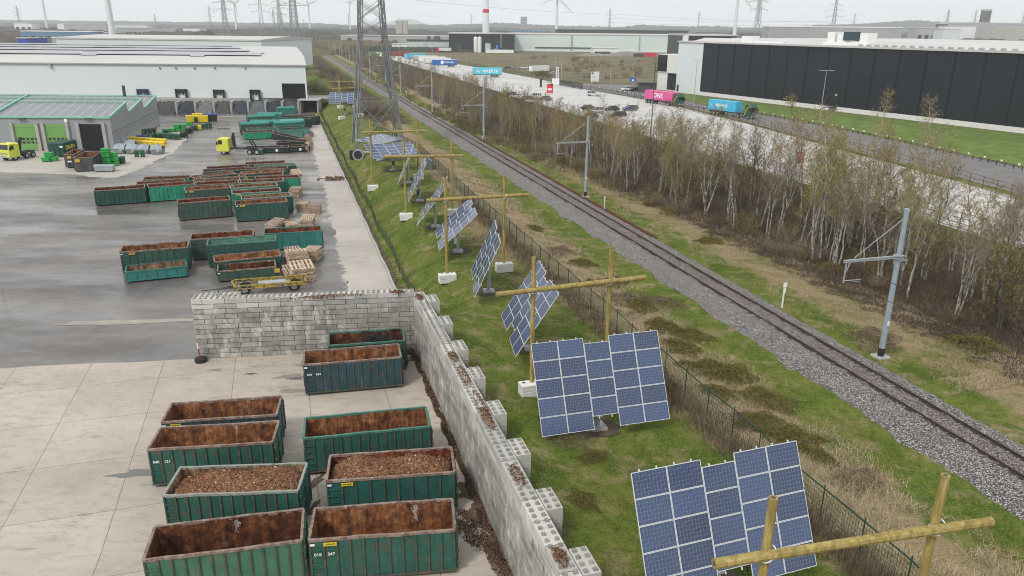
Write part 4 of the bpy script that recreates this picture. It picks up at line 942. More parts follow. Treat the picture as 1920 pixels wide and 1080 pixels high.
# ------------------------------------------------------------------ lattice pylon, drum and cabinet
M_LAT = plain('weathered_lattice_steel', (.20, .205, .21), .6, .3, .6, metal=.2, dirt=.5)
def lattice(base, rz, side, wz, ww, top, tw, label, group=None, arms=(), mat=M_LAT, th=.15, strut=(8.2,), full=True, name='lattice_pylon'):
    t_ = thing(name, label, 'pylon', (base.x, base.y, hp(base) if base.length < 400 else .5), rz, group)
    def wid(z): return side + (ww - side) * z / wz if z < wz else ww + (tw - ww) * (z - wz) / (top - wz)
    cn = ((-1, -1), (1, -1), (1, 1), (-1, 1)); P = lambda c, z: Vector((c[0] * wid(z) / 2, c[1] * wid(z) / 2, z))
    for c in cn:
        b = MB(); zs = [0, wz, top]
        if full:
            for dx, dy in ((0, 0), (c[0] * -.42, 0), (0, c[1] * -.42)):
                for a, e in zip(zs[:-1], zs[1:]): b.bar(P(c, a) + Vector((dx, dy, 0)), P(c, e) + Vector((dx * .8, dy * .8, 0)), th * (1.25 if dx == dy == 0 else .8))
            z = 0
            while z < top - .8: b.bar(P(c, z) + Vector((c[0] * -.40, 0, 0)), P(c, z + .8) + Vector((0, c[1] * -.40, 0)), .05); z += .8
        else:
            for a, e in zip(zs[:-1], zs[1:]): b.bar(P(c, a), P(c, e), th)
        b.build('leg', mat, t_)
    b = MB(); lv = [0, *strut, wz]
    k = wz; stp = wid(wz) * .62
    while k + stp < top: k += stp; lv.append(k)
    lv.append(top)
    for i in range(4):
        c, d = cn[i], cn[(i + 1) % 4]
        for z0, z1 in zip(lv[:-1], lv[1:]):
            b.bar(P(c, z0), P(d, z1), th * .8); b.bar(P(d, z0), P(c, z1), th * .8)
            if full and z0 >= wz: b.bar(P(c, z0 + stp * .3), P(d, min(top, z1 + stp * .3)), th * .45)
            if z1 in (*strut, wz, top): b.bar(P(c, z1), P(d, z1), th)
        if full:
            m = strut[0]; mid = (P(c, m) + P(d, m)) / 2
            for f in (.33, .66): b.bar(P(c, m * f), (P(d, 0).lerp(P(c, m), .5)) if f > .5 else mid, th * .4); b.bar(P(d, m * f), mid, th * .4)
            for f in (.25, .5, .75): b.bar(P(c, m * f), P(c, m).lerp(mid, f), th * .38); b.bar(P(d, m * f), P(d, m).lerp(mid, f), th * .38)
            z0, z1 = m, wz; cc = (P(c, (z0 + z1) / 2) + P(d, (z0 + z1) / 2)) / 2
            b.bar(P(c, (z0 + z1) / 2), cc, th * .4); b.bar(P(d, (z0 + z1) / 2), cc, th * .4)
    b.build('bracing', mat, t_)
    if arms:
        for z, L in arms:
            b = MB()
            for sg in (-1, 1):
                tip = Vector((sg * L, 0, z)); 
                for yy in (-1, 1): b.bar((sg * wid(z) / 2, yy * wid(z) / 2, z), tip, th * .7); b.bar((sg * wid(z) / 2, yy * wid(z) / 2, z + 1.8), tip, th * .6)
                for f in (.3, .6): b.bar(Vector((sg * wid(z) / 2, 0, z + 1.8)).lerp(tip, f), Vector((sg * wid(z) / 2, 0, z)).lerp(tip, f + .1), th * .4)
                b.tube(tip, tip - Vector((0, 0, 2.4)), .12, .12, 5)
            b.build('cross_arm', mat, t_)
    return t_
pb = (at(668, 283, 2) + DS * 4.25 + DT * 4.25)
lattice(pb, math.atan2(DS.y, DS.x), 8.5, 19, 4.5, 46, 2.2, 'huge lattice pylon standing over the flat trackers, cut off by the top of the view', arms=((30, 9), (36, 11), (42, 8)))
p = at(672, 290, 2.1); t_ = thing('cable_drum', 'round pale-rimmed drum lying on its side at the pylon foot', 'cable drum', (p.x, p.y, hp(p)), 0)
b = MB(); b.disc((0, -.35, .95), .95, 'y', .1, 20); b.disc((0, .35, .95), .95, 'y', .1, 20); b.build('flange', M_GALV, t_); b = MB(); b.disc((0, 0, .95), .72, 'y', .84, 18); b.build('winding', M_BLACK, t_)
p = at(661, 284, 2.1); b = MB(); b.box(0, 0, 0, 1.1, .9, 1.5); b.box(0, 0, 1.5, 1.2, 1.0, .06); tag(b.build('control_cabinet', M_BLACK, None, (p.x, p.y, hp(p) - .02), .2, bevel=.03), 'black cabinet left of the round drum under the pylon', 'cabinet')
p = at(700, 290, 2); b = MB(); b.tube((-1.2, 0, .25), (5, 1.0, .25), .22, .22, 8); tag(b.build('pipe_length', M_GALV, None, (p.x - 1, p.y, hp(p) - .1)), 'grey pipe lying on the grass from the drum to the flat tracker', 'pipe')
p = at(783, 292, 2.2); b = MB(); b.box(0, 0, 0, .16, 3.4, 1.7); b.box(0, 0, 1.7, .22, 3.5, .05); tag(b.build('gate_screen', plain('grey_green_screen', (.10, .15, .16), .5, .15), None, (at(806, 318, 2).x, at(806, 318, 2).y, 1.85), ROT_T - R(90)), 'grey sheeted panel closing a gap in the green mesh fence', 'screen')
# ------------------------------------------------------------------ white hall, bays and workshop
M_CLAD = plain('white_cladding', (.60, .635, .64), .5, .03, .05, dirt=.06)
M_ROOFW = plain('pale_roof_sheet', (.49, .472, .455), .6, .07, .06, dirt=.12)
M_DARKGREY = plain('dark_grey_steel', (.06, .062, .065), .6, .2)
M_PVROOF = N('roof_solar_modules'); _u = M_PVROOF.sep(M_PVROOF.n('ShaderNodeTexCoord').outputs['UV'])
def _ln(v, w_): return M_PVROOF.math('LESS_THAN', M_PVROOF.math('FRACT', v), w_)
_k = M_PVROOF.mix(_ln(_u[1], .03), M_PVROOF.ramp(M_PVROOF.noise(.5, 4), (.3, (.105, .105, .12)), (.7, (.15, .148, .16))), (.32, .32, .34)); _k = M_PVROOF.mix(_ln(_u[0], .045), _k, (.52, .53, .54))
M_PVROOF.col(_k); M_PVROOF.rough(.3); M_PVROOF = M_PVROOF.m
hR = at(577, 184.5, 3.6); hL = at(297, 182.5, 3.6); ux = (hR - hL).normalized(); HL = 230
hO = hR - ux * HL; uy = Vector((-ux.y, ux.x)); hrz = math.atan2(ux.y, ux.x)
hall = thing('warehouse', 'long white hall with loading doors and pale curved roof behind the skips', 'warehouse', (hO.x, hO.y, 0), hrz)
_, ze = on_plane(572.5, 122, hR, uy)
ze = zat(hR, 122)
b = MB(); b.box(HL / 2, .3, 3.6, HL, .6, ze - 3.6); b.box(.3, 40, 3.6, .6, 78, ze - 3.8); b.box(HL - .3, 40, 3.6, .6, 78, ze - 3.8); b.build('wall', M_CLAD, hall)
prof = [(-.3, ze - .15), (-.3, ze + .1), (3, ze + .75), (6, ze + 1.2), (10, ze + 1.6), (16, ze + 1.95), (23, ze + 2.0), (27, ze + 1.7), (28, ze + 1.7), (36, ze + 2.3), (45, ze + 2.2), (49, ze + 1.8), (50, ze + 1.8), (60, ze + 2.4), (70, ze + 2.3), (74, ze + 1.9), (75, ze + 1.9), (86, ze + 2.5), (96, ze + 2.3), (96, ze - .1)]
YB = prof[-1][0]
b = MB(); b.profile(prof, -.2, HL + .25, 0); rf = b.build('roof', M_ROOFW, hall)
def zr(y):
    for (a, z0), (c, z1) in zip(prof[1:-2], prof[2:-1]):
        if a <= y <= c: return z0 + (z1 - z0) * (y - a) / (c - a)
    return prof[-2][1]
for k, (y0, y1) in enumerate(((12, 18), (19.5, 25), (34, 39), (41, 46), (58, 64), (66, 71), (84, 93))):
    b = MB(); x1 = HL - 12 - 4 * (k // 2); nx = int(x1 / 1.7)
    b.quad((2, y0, zr(y0) + .3), (x1, y0, zr(y0) + .3), (x1, y1, zr(y1) + .45), (2, y1, zr(y1) + .45), 0, [(0, 0), (nx, 0), (nx, 3), (0, 3)]); b.build('solar_row', plain('pale_roof_modules', (.30, .30, .335), .35, .08, .4), rf)
r_ = random.Random(3)
for k in range(34):
    y = (10, 18.8, 26.5, 40, 52, 65)[k % 6]; x = 8 + (k * 6.4) % (HL - 24) + 2 * (k % 5); b = MB(); b.box(x, y, zr(y) + .05, 4.2, 1.6, .45, 0, 0, .9); b.build('rooflight', plain('grey_rooflight', (.20, .20, .205), .5) if k % 3 else plain('rooflight_dome', (.40, .40, .40), .4), rf)
b = MB(); b.box(HL / 2, -.35, ze - .22, HL + .3, .22, .26); b.build('gutter', M_CONC, hall)
for k, (xl, xr, yt, yb) in enumerate(((256, 278, 167, 190), (328, 350.5, 167, 190), (399, 420.5, 168, 191), (467.5, 487.5, 168, 191))):
    a0, z1 = on_plane(xl, yt, hO, ux); a1, _ = on_plane(xr, yt, hO, ux); _, zb = on_plane(xl, yb, hO, ux); zb = max(zb, 2.4)
    b = MB(); b.box((a0 + a1) / 2, -.5, zb, a1 - a0, 1.0, .5, 0); b.box(a0 + .3, -.35, zb, .6, .7, z1 - zb); b.box(a1 - .3, -.35, zb, .6, .7, z1 - zb); b.box((a0 + a1) / 2, -.35, z1 - .9, a1 - a0, .7, .9)
    d_ = b.build('loading_dock', M_BLACK if k else plain('navy_dock_seal', (.02, .03, .07), .7), hall)
    b = MB(); b.box((a0 + a1) / 2, -.06, zb + .5, a1 - a0 - 1.2, .1, z1 - zb - 1.4); dd = b.build('door', M_CLAD, d_); b = MB(); w_ = (a1 - a0 - 1.2)
    for sx in (-.22, .22): b.box((a0 + a1) / 2 + w_ * sx, -.13, zb + (z1 - zb) * .58, w_ * .22, .05, .45)
    b.build('pane', M_GLASS, dd)
a0, z1 = on_plane(528, 156.5, hO, ux); a1, _ = on_plane(571.5, 157, hO, ux)
b = MB(); b.box((a0 + a1) / 2, -.03, 3.62, a1 - a0, .06, z1 - 3.6); b.build('gateway', plain('dark_interior', (.006, .007, .008), .9), hall)
for px in (300, 330, 365, 403, 460):
    a_, z_ = on_plane(px, 129, hO, ux); b = MB(); b.box(a_, -.15, z_, .35, .3, .35); b.build('wall_lamp', M_DARKGREY, hall)
b = MB(); b.box(95, -.5, z1 + 3.0, .7, .9, .9) if False else b.box(on_plane(94, 122, hO, ux)[0], -.4, ze - 1.1, .6, .6, .9); b.build('downpipe_head', M_CONC, hall)
_k = DT.dot(ux) / DT.dot(uy); _sh = Matrix(((1, _k, 0, 0), (0, 1, 0, 0), (0, 0, 1, 0), (0, 0, 0, 1)))      # the hall is a parallelogram: its end runs along the railway
for c_ in [o for o in bpy.data.objects if o.parent == hall or (o.parent and o.parent.parent == hall)]: c_.data.transform(_sh)
# taller hall part far behind
bl, br_ = atd(120, 86, 350), atd(504, 88, 340)
b = MB(); d = Vector((br_.x - bl.x, br_.y - bl.y)); zt = atd(120, 69.5, 350).z; b.box(0, 0, 4, d.length, 60, zt - 4.6, 0); t_ = thing('warehouse', 'taller white hall rising behind the curved roofs', 'warehouse', ((bl.x + br_.x) / 2, (bl.y + br_.y) / 2 + 30, 0), math.atan2(d.y, d.x))
b.build('wall', M_CLAD, t_); b = MB(); b.profile([(-30.3, zt - .7), (-30.3, zt - .1), (0, zt + .9), (30.3, zt - .1), (30.3, zt - .7)], -d.length / 2 - .3, d.length / 2 + .3); b.build('roof', M_ROOFW, t_)
b = MB(); b.box(-d.length * .15, -31, zt - 8.5, 2.2, 1.6, 3.2); b.box(-d.length * .15, -31, zt - 5.2, 1.4, 1.2, 2.4); b.build('vent_unit', M_DARKGREY, t_)
# material bays
lt = at(290, 214.5); rt_ = at(560, 212.5); bd = (rt_ - lt).normalized(); brz = math.atan2(bd.y, bd.x)
bays = thing('storage_bays', 'row of concrete storage bays under the white hall', 'storage bays', (lt.x, lt.y, 0), brz)
Lb = (rt_ - lt).length; xs = [on_plane(x, 213, lt, bd)[0] for x in (290, 331, 366.5, 401.5, 434, 465.5, 498, 529.5, 560)]
b = MB(); b.box(Lb / 2, 6.4, 0, Lb + 1, .6, 3.55); b.box(Lb / 2 - 20, 10.5, 3.2, Lb + 60, 8, .36); b.box(-35, 6.4, 0, 70, .5, 3.5); b.build('back_wall', M_CONC, bays)
for x in xs: b = MB(); b.box(x, 3.2, 0, .5, 5.8, 3.1); b.build('divider', M_CONC, bays)
HC = [(.055, .058, .058), (.030, .036, .048), (.13, .13, .128), (.060, .060, .060), (.036, .044, .058), (.085, .105, .10), (.028, .034, .046), (.055, .060, .050)]
HN = ['grey gravel heap in the leftmost storage bay', 'blue-black gravel heap in the second storage bay', 'pale grey gravel heap in the third storage bay', 'dark brown-grey heap in the fourth storage bay', 'blue-black heap in the fifth storage bay, below a loading door', 'greenish grey heap in the sixth storage bay', 'dark blue speckled heap in the seventh storage bay', 'olive grey heap in the storage bay next to the dark shed']
for i in range(8):
    g_ = np.random.default_rng(i); V = []; nx, ny = 16, 10; x0, x1 = xs[i] + .4, xs[i + 1] - .4
    for j in range(ny + 1):
        for k in range(nx + 1):
            u, v = k / nx, j / ny; z = min(1, v * 2.2) ** .7 * (2.55 + .65 * math.sin(math.pi * u)) * (1 - .25 * g_.uniform() * v) + g_.normal(0, .05); V.append((x0 + (x1 - x0) * u, -.5 + 6.4 * v, max(.01, z * (j > 0))))
    ii = np.arange((nx + 1) * (ny + 1)).reshape(ny + 1, nx + 1)
    me = soup('gravel_heap', V, np.stack([ii[:-1, :-1], ii[:-1, 1:], ii[1:, 1:], ii[1:, :-1]], -1).reshape(-1, 4), plain('heap_%d' % i, HC[i], .95, .35, 1.5, bump=1, bscale=8))
    tag(link('gravel_heap', me, None, (lt.x, lt.y, 0), brz), HN[i], 'heap', 'heaps in the storage bays')
p = at(562, 212); q_ = at(598, 212); d = q_ - p; t_ = thing('open_shed', 'low concrete shed with black open front right of the storage bays', 'shed', (p.x, p.y, 0), math.atan2(d.y, d.x)); L = d.length
b = MB(); b.box(L / 2, 3, 3.3, L + .6, 6.6, .3); b.box(.2, 3, 0, .4, 6, 3.3); b.box(L - .2, 3, 0, .4, 6, 3.3); b.box(L / 2, 6, 0, L, .4, 3.3); b.build('shell', M_CONC, t_); b = MB(); b.box(L / 2, 5.7, .02, L - .9, .15, 3.2); b.box(L / 2, 5, .02, L - 1, 1.2, 1.3, 0, 0, .6); b.build('dark_stock', M_BLACK, t_)
# workshop with sawtooth roof
M_SAND = plain('grey_sandwich_panel', (.255, .262, .28), .55, .04, .1, dirt=.08); M_MINT = plain('mint_roof_trim', (.20, .48, .34), .5, .06); M_GDOOR = plain('green_sectional_door', (.150, .315, .085), .5, .06, .4)
F0 = at(215.5, 283); Uw = (at(77, 280.5) - at(203, 281.5)).normalized(); Vb = at(300, 233.5); Dw = (Vb - F0).length; Vw = (Vb - F0).normalized()
shop = thing('workshop', 'grey workshop with mint-trimmed sawtooth solar roof and green doors', 'workshop', (0, 0, 0))
W3 = lambda a, b_, z: (F0.x + Uw.x * a + Vw.x * b_, F0.y + Uw.y * a + Vw.y * b_, z)
def wp(px, py): return on_plane(px, py, F0, Vw)
saw = [(0, wp(207.5, 220)[1])] + [wp(*p) for p in ((236, 192.5), (241, 211), (266, 186), (270, 203.7), (292.5, 180.5))]
saw.append((Dw, saw[-1][1] - .6)); AL = 75
b = MB()
side = [(0, 0)] + saw + [(Dw, 0)]
b.add([W3(0, y, z) for y, z in side], [tuple(range(len(side)))]); b.add([W3(AL, y, z) for y, z in side], [tuple(range(len(side)))[::-1]])
ez = saw[0][1]; b.quad(W3(0, 0, 0), W3(AL, 0, 0), W3(AL, 0, ez), W3(0, 0, ez)); b.quad(W3(0, Dw, 0), W3(0, Dw, saw[-1][1]), W3(AL, Dw, saw[-1][1]), W3(AL, Dw, 0))
b.build('wall', M_SAND, shop)
for i, (lo, hi) in enumerate(((0, 1), (2, 3), (4, 5))):
    (y0, z0), (y1, z1) = saw[lo], saw[hi]; b = MB(); b.quad(W3(0, y0, z0), W3(AL, y0, z0), W3(AL, y1, z1), W3(0, y1, z1), 0, [(0, 0), (AL / 2, 0), (AL / 2, 9), (0, 9)]); f = b.build('roof_slope', M_PVROOF, shop)
    b = MB(); b.bar(W3(0, y0, z0 + .12), W3(0, y1, z1 + .12), .34, .34); b.bar(W3(22 + i * 4, y0, z0 + .12), W3(22 + i * 4, y1, z1 + .12), .34, .34); b.bar(W3(0, y1, z1 + .14), W3(AL, y1, z1 + .14), .2, .16); b.build('trim', M_MINT, f)
    if i == 0: b = MB(); b.bar(W3(0, y0 - .1, z0 + .02), W3(AL, y0 - .1, z0 + .02), .3, .3); b.build('trim', M_MINT, f)
    b = MB(); y2, z2 = saw[hi + 1]; b.quad(W3(0, y1, z1), W3(AL, y1, z1), W3(AL, y2, z2), W3(0, y2, z2)); b.build('north_glazing', plain('green_glazing', (.06, .13, .06), .3, .4, .1), f)
b = MB(); c_ = wp(240, 246)
b.bar(W3(-.02, .2, ez * .55), W3(-.02, Dw - .2, ez * .55), .03, .05); b.build('panel_joint', M_DARKGREY, shop)
b = MB(); b.bar(W3(-.01, .1, .75), W3(-.01, Dw - .1, .75), .12, 1.5); b.build('plinth', M_CONC, shop)
for (xl, xr, yt, yb) in ((21, 68.5, 232.5, 279), (79.5, 125.5, 232.5, 281), (145, 193.5, 232.5, 282)):
    a0, z1 = on_plane(xl, yt, F0, Uw); a1, _ = on_plane(xr, yt, F0, Uw); nv = Vector((-Vw.x, -Vw.y)); dark = xl > 140
    for a_, e in ((a0, .55), (a1, -.55)):
        b = MB(); p, q_ = Vector(W3(a_ + e / 2 if False else a_, -.12, 0)), Vector(W3(a_, -.12, z1 + .2)); b.bar(p, q_, .6, .5); b.build('door_post', M_CONC, shop)
    P_ = lambda a, z, o=.06: (W3(a, 0, z)[0] + nv.x * o, W3(a, 0, z)[1] + nv.y * o, z)
    b = MB(); b.quad(P_(a0, .03), P_(a1, .03), P_(a1, z1), P_(a0, z1)); do = b.build('gateway' if dark else 'sectional_door', MATS['dark_interior'] if dark else M_GDOOR, shop)
    if not dark:
        b = MB(); b2 = MB()
        for rz_ in (.27, .40):
            for k in range(5):
                f = .14 + k * .175; c0, c1 = a0 + (a1 - a0) * f, a0 + (a1 - a0) * (f + .115)
                b.quad(P_(c0, z1 * rz_, .10), P_(c1, z1 * rz_, .10), P_(c1, z1 * (rz_ + .075), .10), P_(c0, z1 * (rz_ + .075), .10))
        b.build('window_panes', M_GLASS, do)
        for k in range(1, 8): b2.bar(P_(a0, z1 * k / 8, .062), P_(a1, z1 * k / 8, .062), .03, .03)
        b2.build('section_joints', plain('door_joint_green', (.07, .16, .05), .6), do)
for px in (41, 166):
    a_, z_ = on_plane(px, 223, F0, Uw); b = MB(); b.box(*W3(a_, -.3, z_), 1.4, .5, .18, 0, math.atan2(Uw.y, Uw.x)); b.build('wall_lamp', M_DARKGREY, shop)
a_, z_ = on_plane(124, 226, F0, Uw); b = MB(); b.disc(W3(a_, -.2, z_), .35, 'y', .2, 10); b.build('alarm_bell', M_WHITE, shop)
b = MB(); p = W3(6, 36, 0); b.tube((p[0], p[1], 7), (p[0], p[1], 9.4), .35, .35, 8); b.build('flue', M_DARKGREY, shop)

# ------------------------------------------------------------------ vehicles
M_YCAB = plain('lime_yellow_cab', (.60, .60, .07), .4, .08, 1.5, dirt=.15); M_CHAS = plain('chassis_grey', (.05, .05, .055), .6, .3, 2); M_LIGHT = plain('clear_lamp_lens', (.75, .75, .72), .2, .05); M_TAIL = plain('red_lamp_lens', (.35, .02, .02), .3, .05)
M_DKGREEN = plain('racing_green_cab', (.012, .065, .040), .3, .1); M_LIME = plain('lime_stripe', (.42, .60, .03), .4, .05)
def wheel(x, y, r, w_, parent, z=None):
    b = MB(); b.disc((0, 0, 0), r, 'y', w_, 16); o = b.build('wheel', M_RUBBER, parent, (x, y, z or r)); b = MB(); b.disc((0, 0, 0), r * .55, 'y', w_ + .03, 12); b.build('rim', M_GALV, o); return o
def car(px, hd, col, label, kind='hatch', z=1.0, group='cars on the parking lot'):
    p = at(px[0], px[1], z); t_ = thing('parked_car', label, 'car', (p.x, p.y, z), hd, group); mt = plain('car_' + '_'.join('%02d' % int(c * 99) for c in col), col, .28, .04, 1)
    H = 1.68 if kind == 'suv' else 1.48; b = MB(); L = 2.25; zb = .28
    low = [(-L, zb + .1), (-L, .78), (-L + .12, .92), (1.05, .95), (1.95, .80), (2.22, .62), (L, zb + .12), (2.1, zb), (-2.1, zb)]
    nw = len(low); V = []
    for y, ins in ((-.9, .0), (-.78, .04), (.78, .04), (.9, .0)):
        V += [(x * (1 - .02 * (abs(y) > .8)), y, zz - (.06 if abs(y) > .8 and zz > .7 else 0)) for x, zz in low]
    F = []
    for k in range(3): F += [(k * nw + i, k * nw + (i + 1) % nw, (k + 1) * nw + (i + 1) % nw, (k + 1) * nw + i) for i in range(nw)]
    F += [tuple(range(nw))[::-1], tuple(range(3 * nw, 4 * nw))]; b.add(V, F)
    back = -2.1 if kind in ('wagon', 'suv') else -1.75; tb = back + (.25 if kind in ('wagon', 'suv') else .55)
    roof = [(tb, H - .02), (-.6, H), (.15, H - .03)]
    Vc = [(back, -.76, .9), (1.15, -.76, .93), (1.15, .76, .93), (back, .76, .9), (tb, -.58, H - .03), (.1, -.60, H - .02), (.1, .60, H - .02), (tb, .58, H - .03)]
    b.add(Vc, ((4, 5, 6, 7),)); b.build('body', mt, t_, smooth=False, bevel=.05)
    g = MB(); g.add([(back, -.765, .9), (1.15, -.765, .92), (1.15, .765, .92), (back, .765, .9), (tb, -.6, H - .05), (.12, -.62, H - .04), (.12, .62, H - .04), (tb, .6, H - .05)], ((0, 1, 5, 4), (1, 2, 6, 5), (2, 3, 7, 6), (3, 0, 4, 7))); g.build('windows', M_GLASS, t_)
    g = MB()
    for x in (-.5, -1.35): 
        for s_ in (-1, 1): g.bar((x, s_ * .775, .9), (x + .02, s_ * .615, H - .05), .09, .04)
    for s_ in (-1, 1): g.bar((1.15, s_ * .765, .93), (.1, s_ * .61, H - .03), .07, .06); g.bar((back, s_ * .765, .9), (tb, s_ * .6, H - .03), .12, .06)
    g.build('pillars', mt, t_)
    for x in (-1.35, 1.4):
        for y in (-.82, .82): wheel(x, y, .33, .22, t_)
    for s_ in (-1, 1):
        g = MB(); g.box(2.17, s_ * .62, .6, .14, .32, .14); g.build('headlight', M_LIGHT, t_); g = MB(); g.box(-2.22, s_ * .66, .7, .08, .28, .16); g.build('tail_light', M_TAIL, t_)
    return t_
car((1181, 207), R(200), (.02, .045, .16), 'dark blue estate car parked alone at the right end of the row', 'wagon')
car((1158, 219), R(195), (.012, .011, .012), 'black estate car parked nearest, in front of the blue one', 'wagon')
car((1104, 206), R(20), (.012, .012, .014), 'black hatchback at the left end of the open row')
car((1118, 212), R(200), (.52, .53, .53), 'silver car between the black hatchback and the dark saloon', 'suv')
car((1146, 208), R(190), (.03, .025, .025), 'dark brown saloon left of the blue estate')
car((1106, 222), R(200), (.05, .05, .055), 'anthracite car half hidden by the shrubs, below the silver one')
car((1113, 180), R(-25), (.42, .46, .50), 'light grey car driving alone across the pale lot', 'suv')
for i, (px, c, lb) in enumerate([((956, 181), (.05, .05, .06), 'dark grey car at the left end of the row behind the bushes'), ((968, 184), (.4, .41, .42), 'silver car second in the row behind the bushes'), ((985, 188), (.10, .09, .09), 'dark car in the middle of the row behind the bushes'),
        ((1003, 184), (.6, .6, .6), 'white car behind the row near the red sign'), ((1022, 188), (.16, .10, .09), 'reddish brown car right of the row behind the bushes'), ((1000, 193), (.35, .36, .37), 'grey car nearest in the row behind the bushes')]):
    car(px, R(150 + 10 * (i % 3)), c, lb, ('suv', 'hatch', 'wagon')[i % 3], 1.0, 'cars behind the bushes')
car((1185, 169), R(25), (.5, .5, .51), 'silver car left of the low black annex', 'hatch', 1.0, 'cars by the annex'); car((1193, 171), R(25), (.015, .015, .017), 'black car parked next to the low black annex', 'wagon', 1.0, 'cars by the annex'); car((1176, 170), R(25), (.66, .66, .66), 'white car at the road bend before the annex', 'hatch', 1.0, 'cars by the annex')

def box_trailer(px0, px1, col, label, wall_=None, H=2.75, name='parked_trailer', cat='trailer', letters=None, emblem=None, flip=False, z=1.0, group='trailers along the parking fence', open_end=False):
    a, e = at(*px0, z), at(*px1, z); d = e - a; L = d.length; t_ = thing(name, label, cat, (a.x, a.y, z), math.atan2(d.y, d.x), group)
    mt = plain('trailer_' + '_'.join('%02d' % int(c * 99) for c in col), col, .5, .08, .5, dirt=.1)
    b = MB(); b.box(L / 2, 1.27, 1.25, L, 2.5, H); b.build('box', mt, t_, bevel=.03)
    b = MB(); b.box(L / 2, 1.27, 1.25 + H + .003, L - .05, 2.45, .05); b.build('roof', wall_ or mt, t_)
    b = MB(); b.box(L / 2, .6, .95, L - .4, .16, .3); b.box(L / 2, 1.9, .95, L - .4, .16, .3); b.bar((L * .25, .5, 0), (L * .25, .5, 1), .14); b.bar((L * .25, 2, 0), (L * .25, 2, 1), .14); b.build('chassis', M_CHAS, t_)
    for k in range(3):
        for y in (.3, 2.2): wheel(L - 2.0 - k * 1.32 if not flip else 1.6 + k * 1.32, y, .5, .34, t_)
    if open_end: b = MB(); b.box(-.03, 1.27, 1.35, .04, 2.3, H - .2); b.build('open_doorway', MATS['dark_interior'], t_)
    if letters: text(letters[0], letters[1], t_, (L * letters[2], -.01, 1.25 + H * .5), (R(90), 0, 0), letters[3])
    if emblem:
        b = MB(); cx, cz, s_ = L * emblem, 1.25 + H * .5, 1.0; pts = []
        for i in range(14): a_ = 6.28318 * i / 14 + .22; rr = s_ * (.55 if i % 2 else .24); pts.append((cx + rr * math.cos(a_), -.015, cz + rr * math.sin(a_)))
        for i in range(14): b.add([(cx, -.015, cz), pts[i], pts[(i + 1) % 14]], ((0, 1, 2),))
        for x0, z0, x1, z1 in ((-.8, -.8, .8, -.8), (.8, -.8, .8, .8), (.8, .8, -.8, .8), (-.8, .8, -.8, -.8)): b.bar((cx + x0, -.015, cz + z0), (cx + x1, -.015, cz + z1), .1, .02)
        b.build('star_emblem', letters[3] if letters else M_LETTER, t_)
    return t_
MAERSKC = (.10, .52, .66)
box_trailer((887, 145), (941.5, 145), MAERSKC, 'light blue container trailer lettered MAERSK, parked alone on the pale lot', letters=('MAERSK', 1.9, .60, M_LETTER), emblem=.17, H=2.9)
t_ = box_trailer((811, 126), (857.5, 126), (.020, .12, .38), 'deep blue curtain trailer with white shield, in front of the white trailers', M_WHITE, letters=('BROEKAM J', 1.3, .62, M_LETTER), H=2.8)
b = MB(); b.prism([(4.6, 0), (5.0, -1), (5.9, -1), (6.3, -.2), (5.9, .9), (5.0, 1.0)], 0, .02); o = b.build('shield_emblem', M_LETTER, t_, (0, -.012, 2.6)); o.rotation_euler = (R(90), 0, 0)
for i, (x0, x1, y, c, lb, op) in enumerate([(796, 846, 122, (.62, .62, .61), 'white box trailer with open black rear next to the blue curtain trailer', True), (786, 836, 119.5, (.70, .70, .68), 'white box trailer, second behind the deep blue one', False), (776, 822, 117, (.55, .45, .40), 'pale box trailer with brown rear, third behind the deep blue one', False)]):
    box_trailer((x0, y), (x1, y), c, lb, M_WHITE, open_end=op, H=2.8)
box_trailer((763.5, 113), (799, 111.5), MAERSKC, 'light blue container trailer farther along, left of the white trailers', emblem=.18, letters=(' ', 1, .5, M_LETTER), H=2.8)
box_trailer((733, 108), (768, 107.5), (.26, .055, .045), 'brick red container trailer at the far left end of the parking row', H=2.8)
box_trailer((722, 109), (731, 108), (.06, .22, .07), 'short green container beside the brick red trailer', H=2.6)
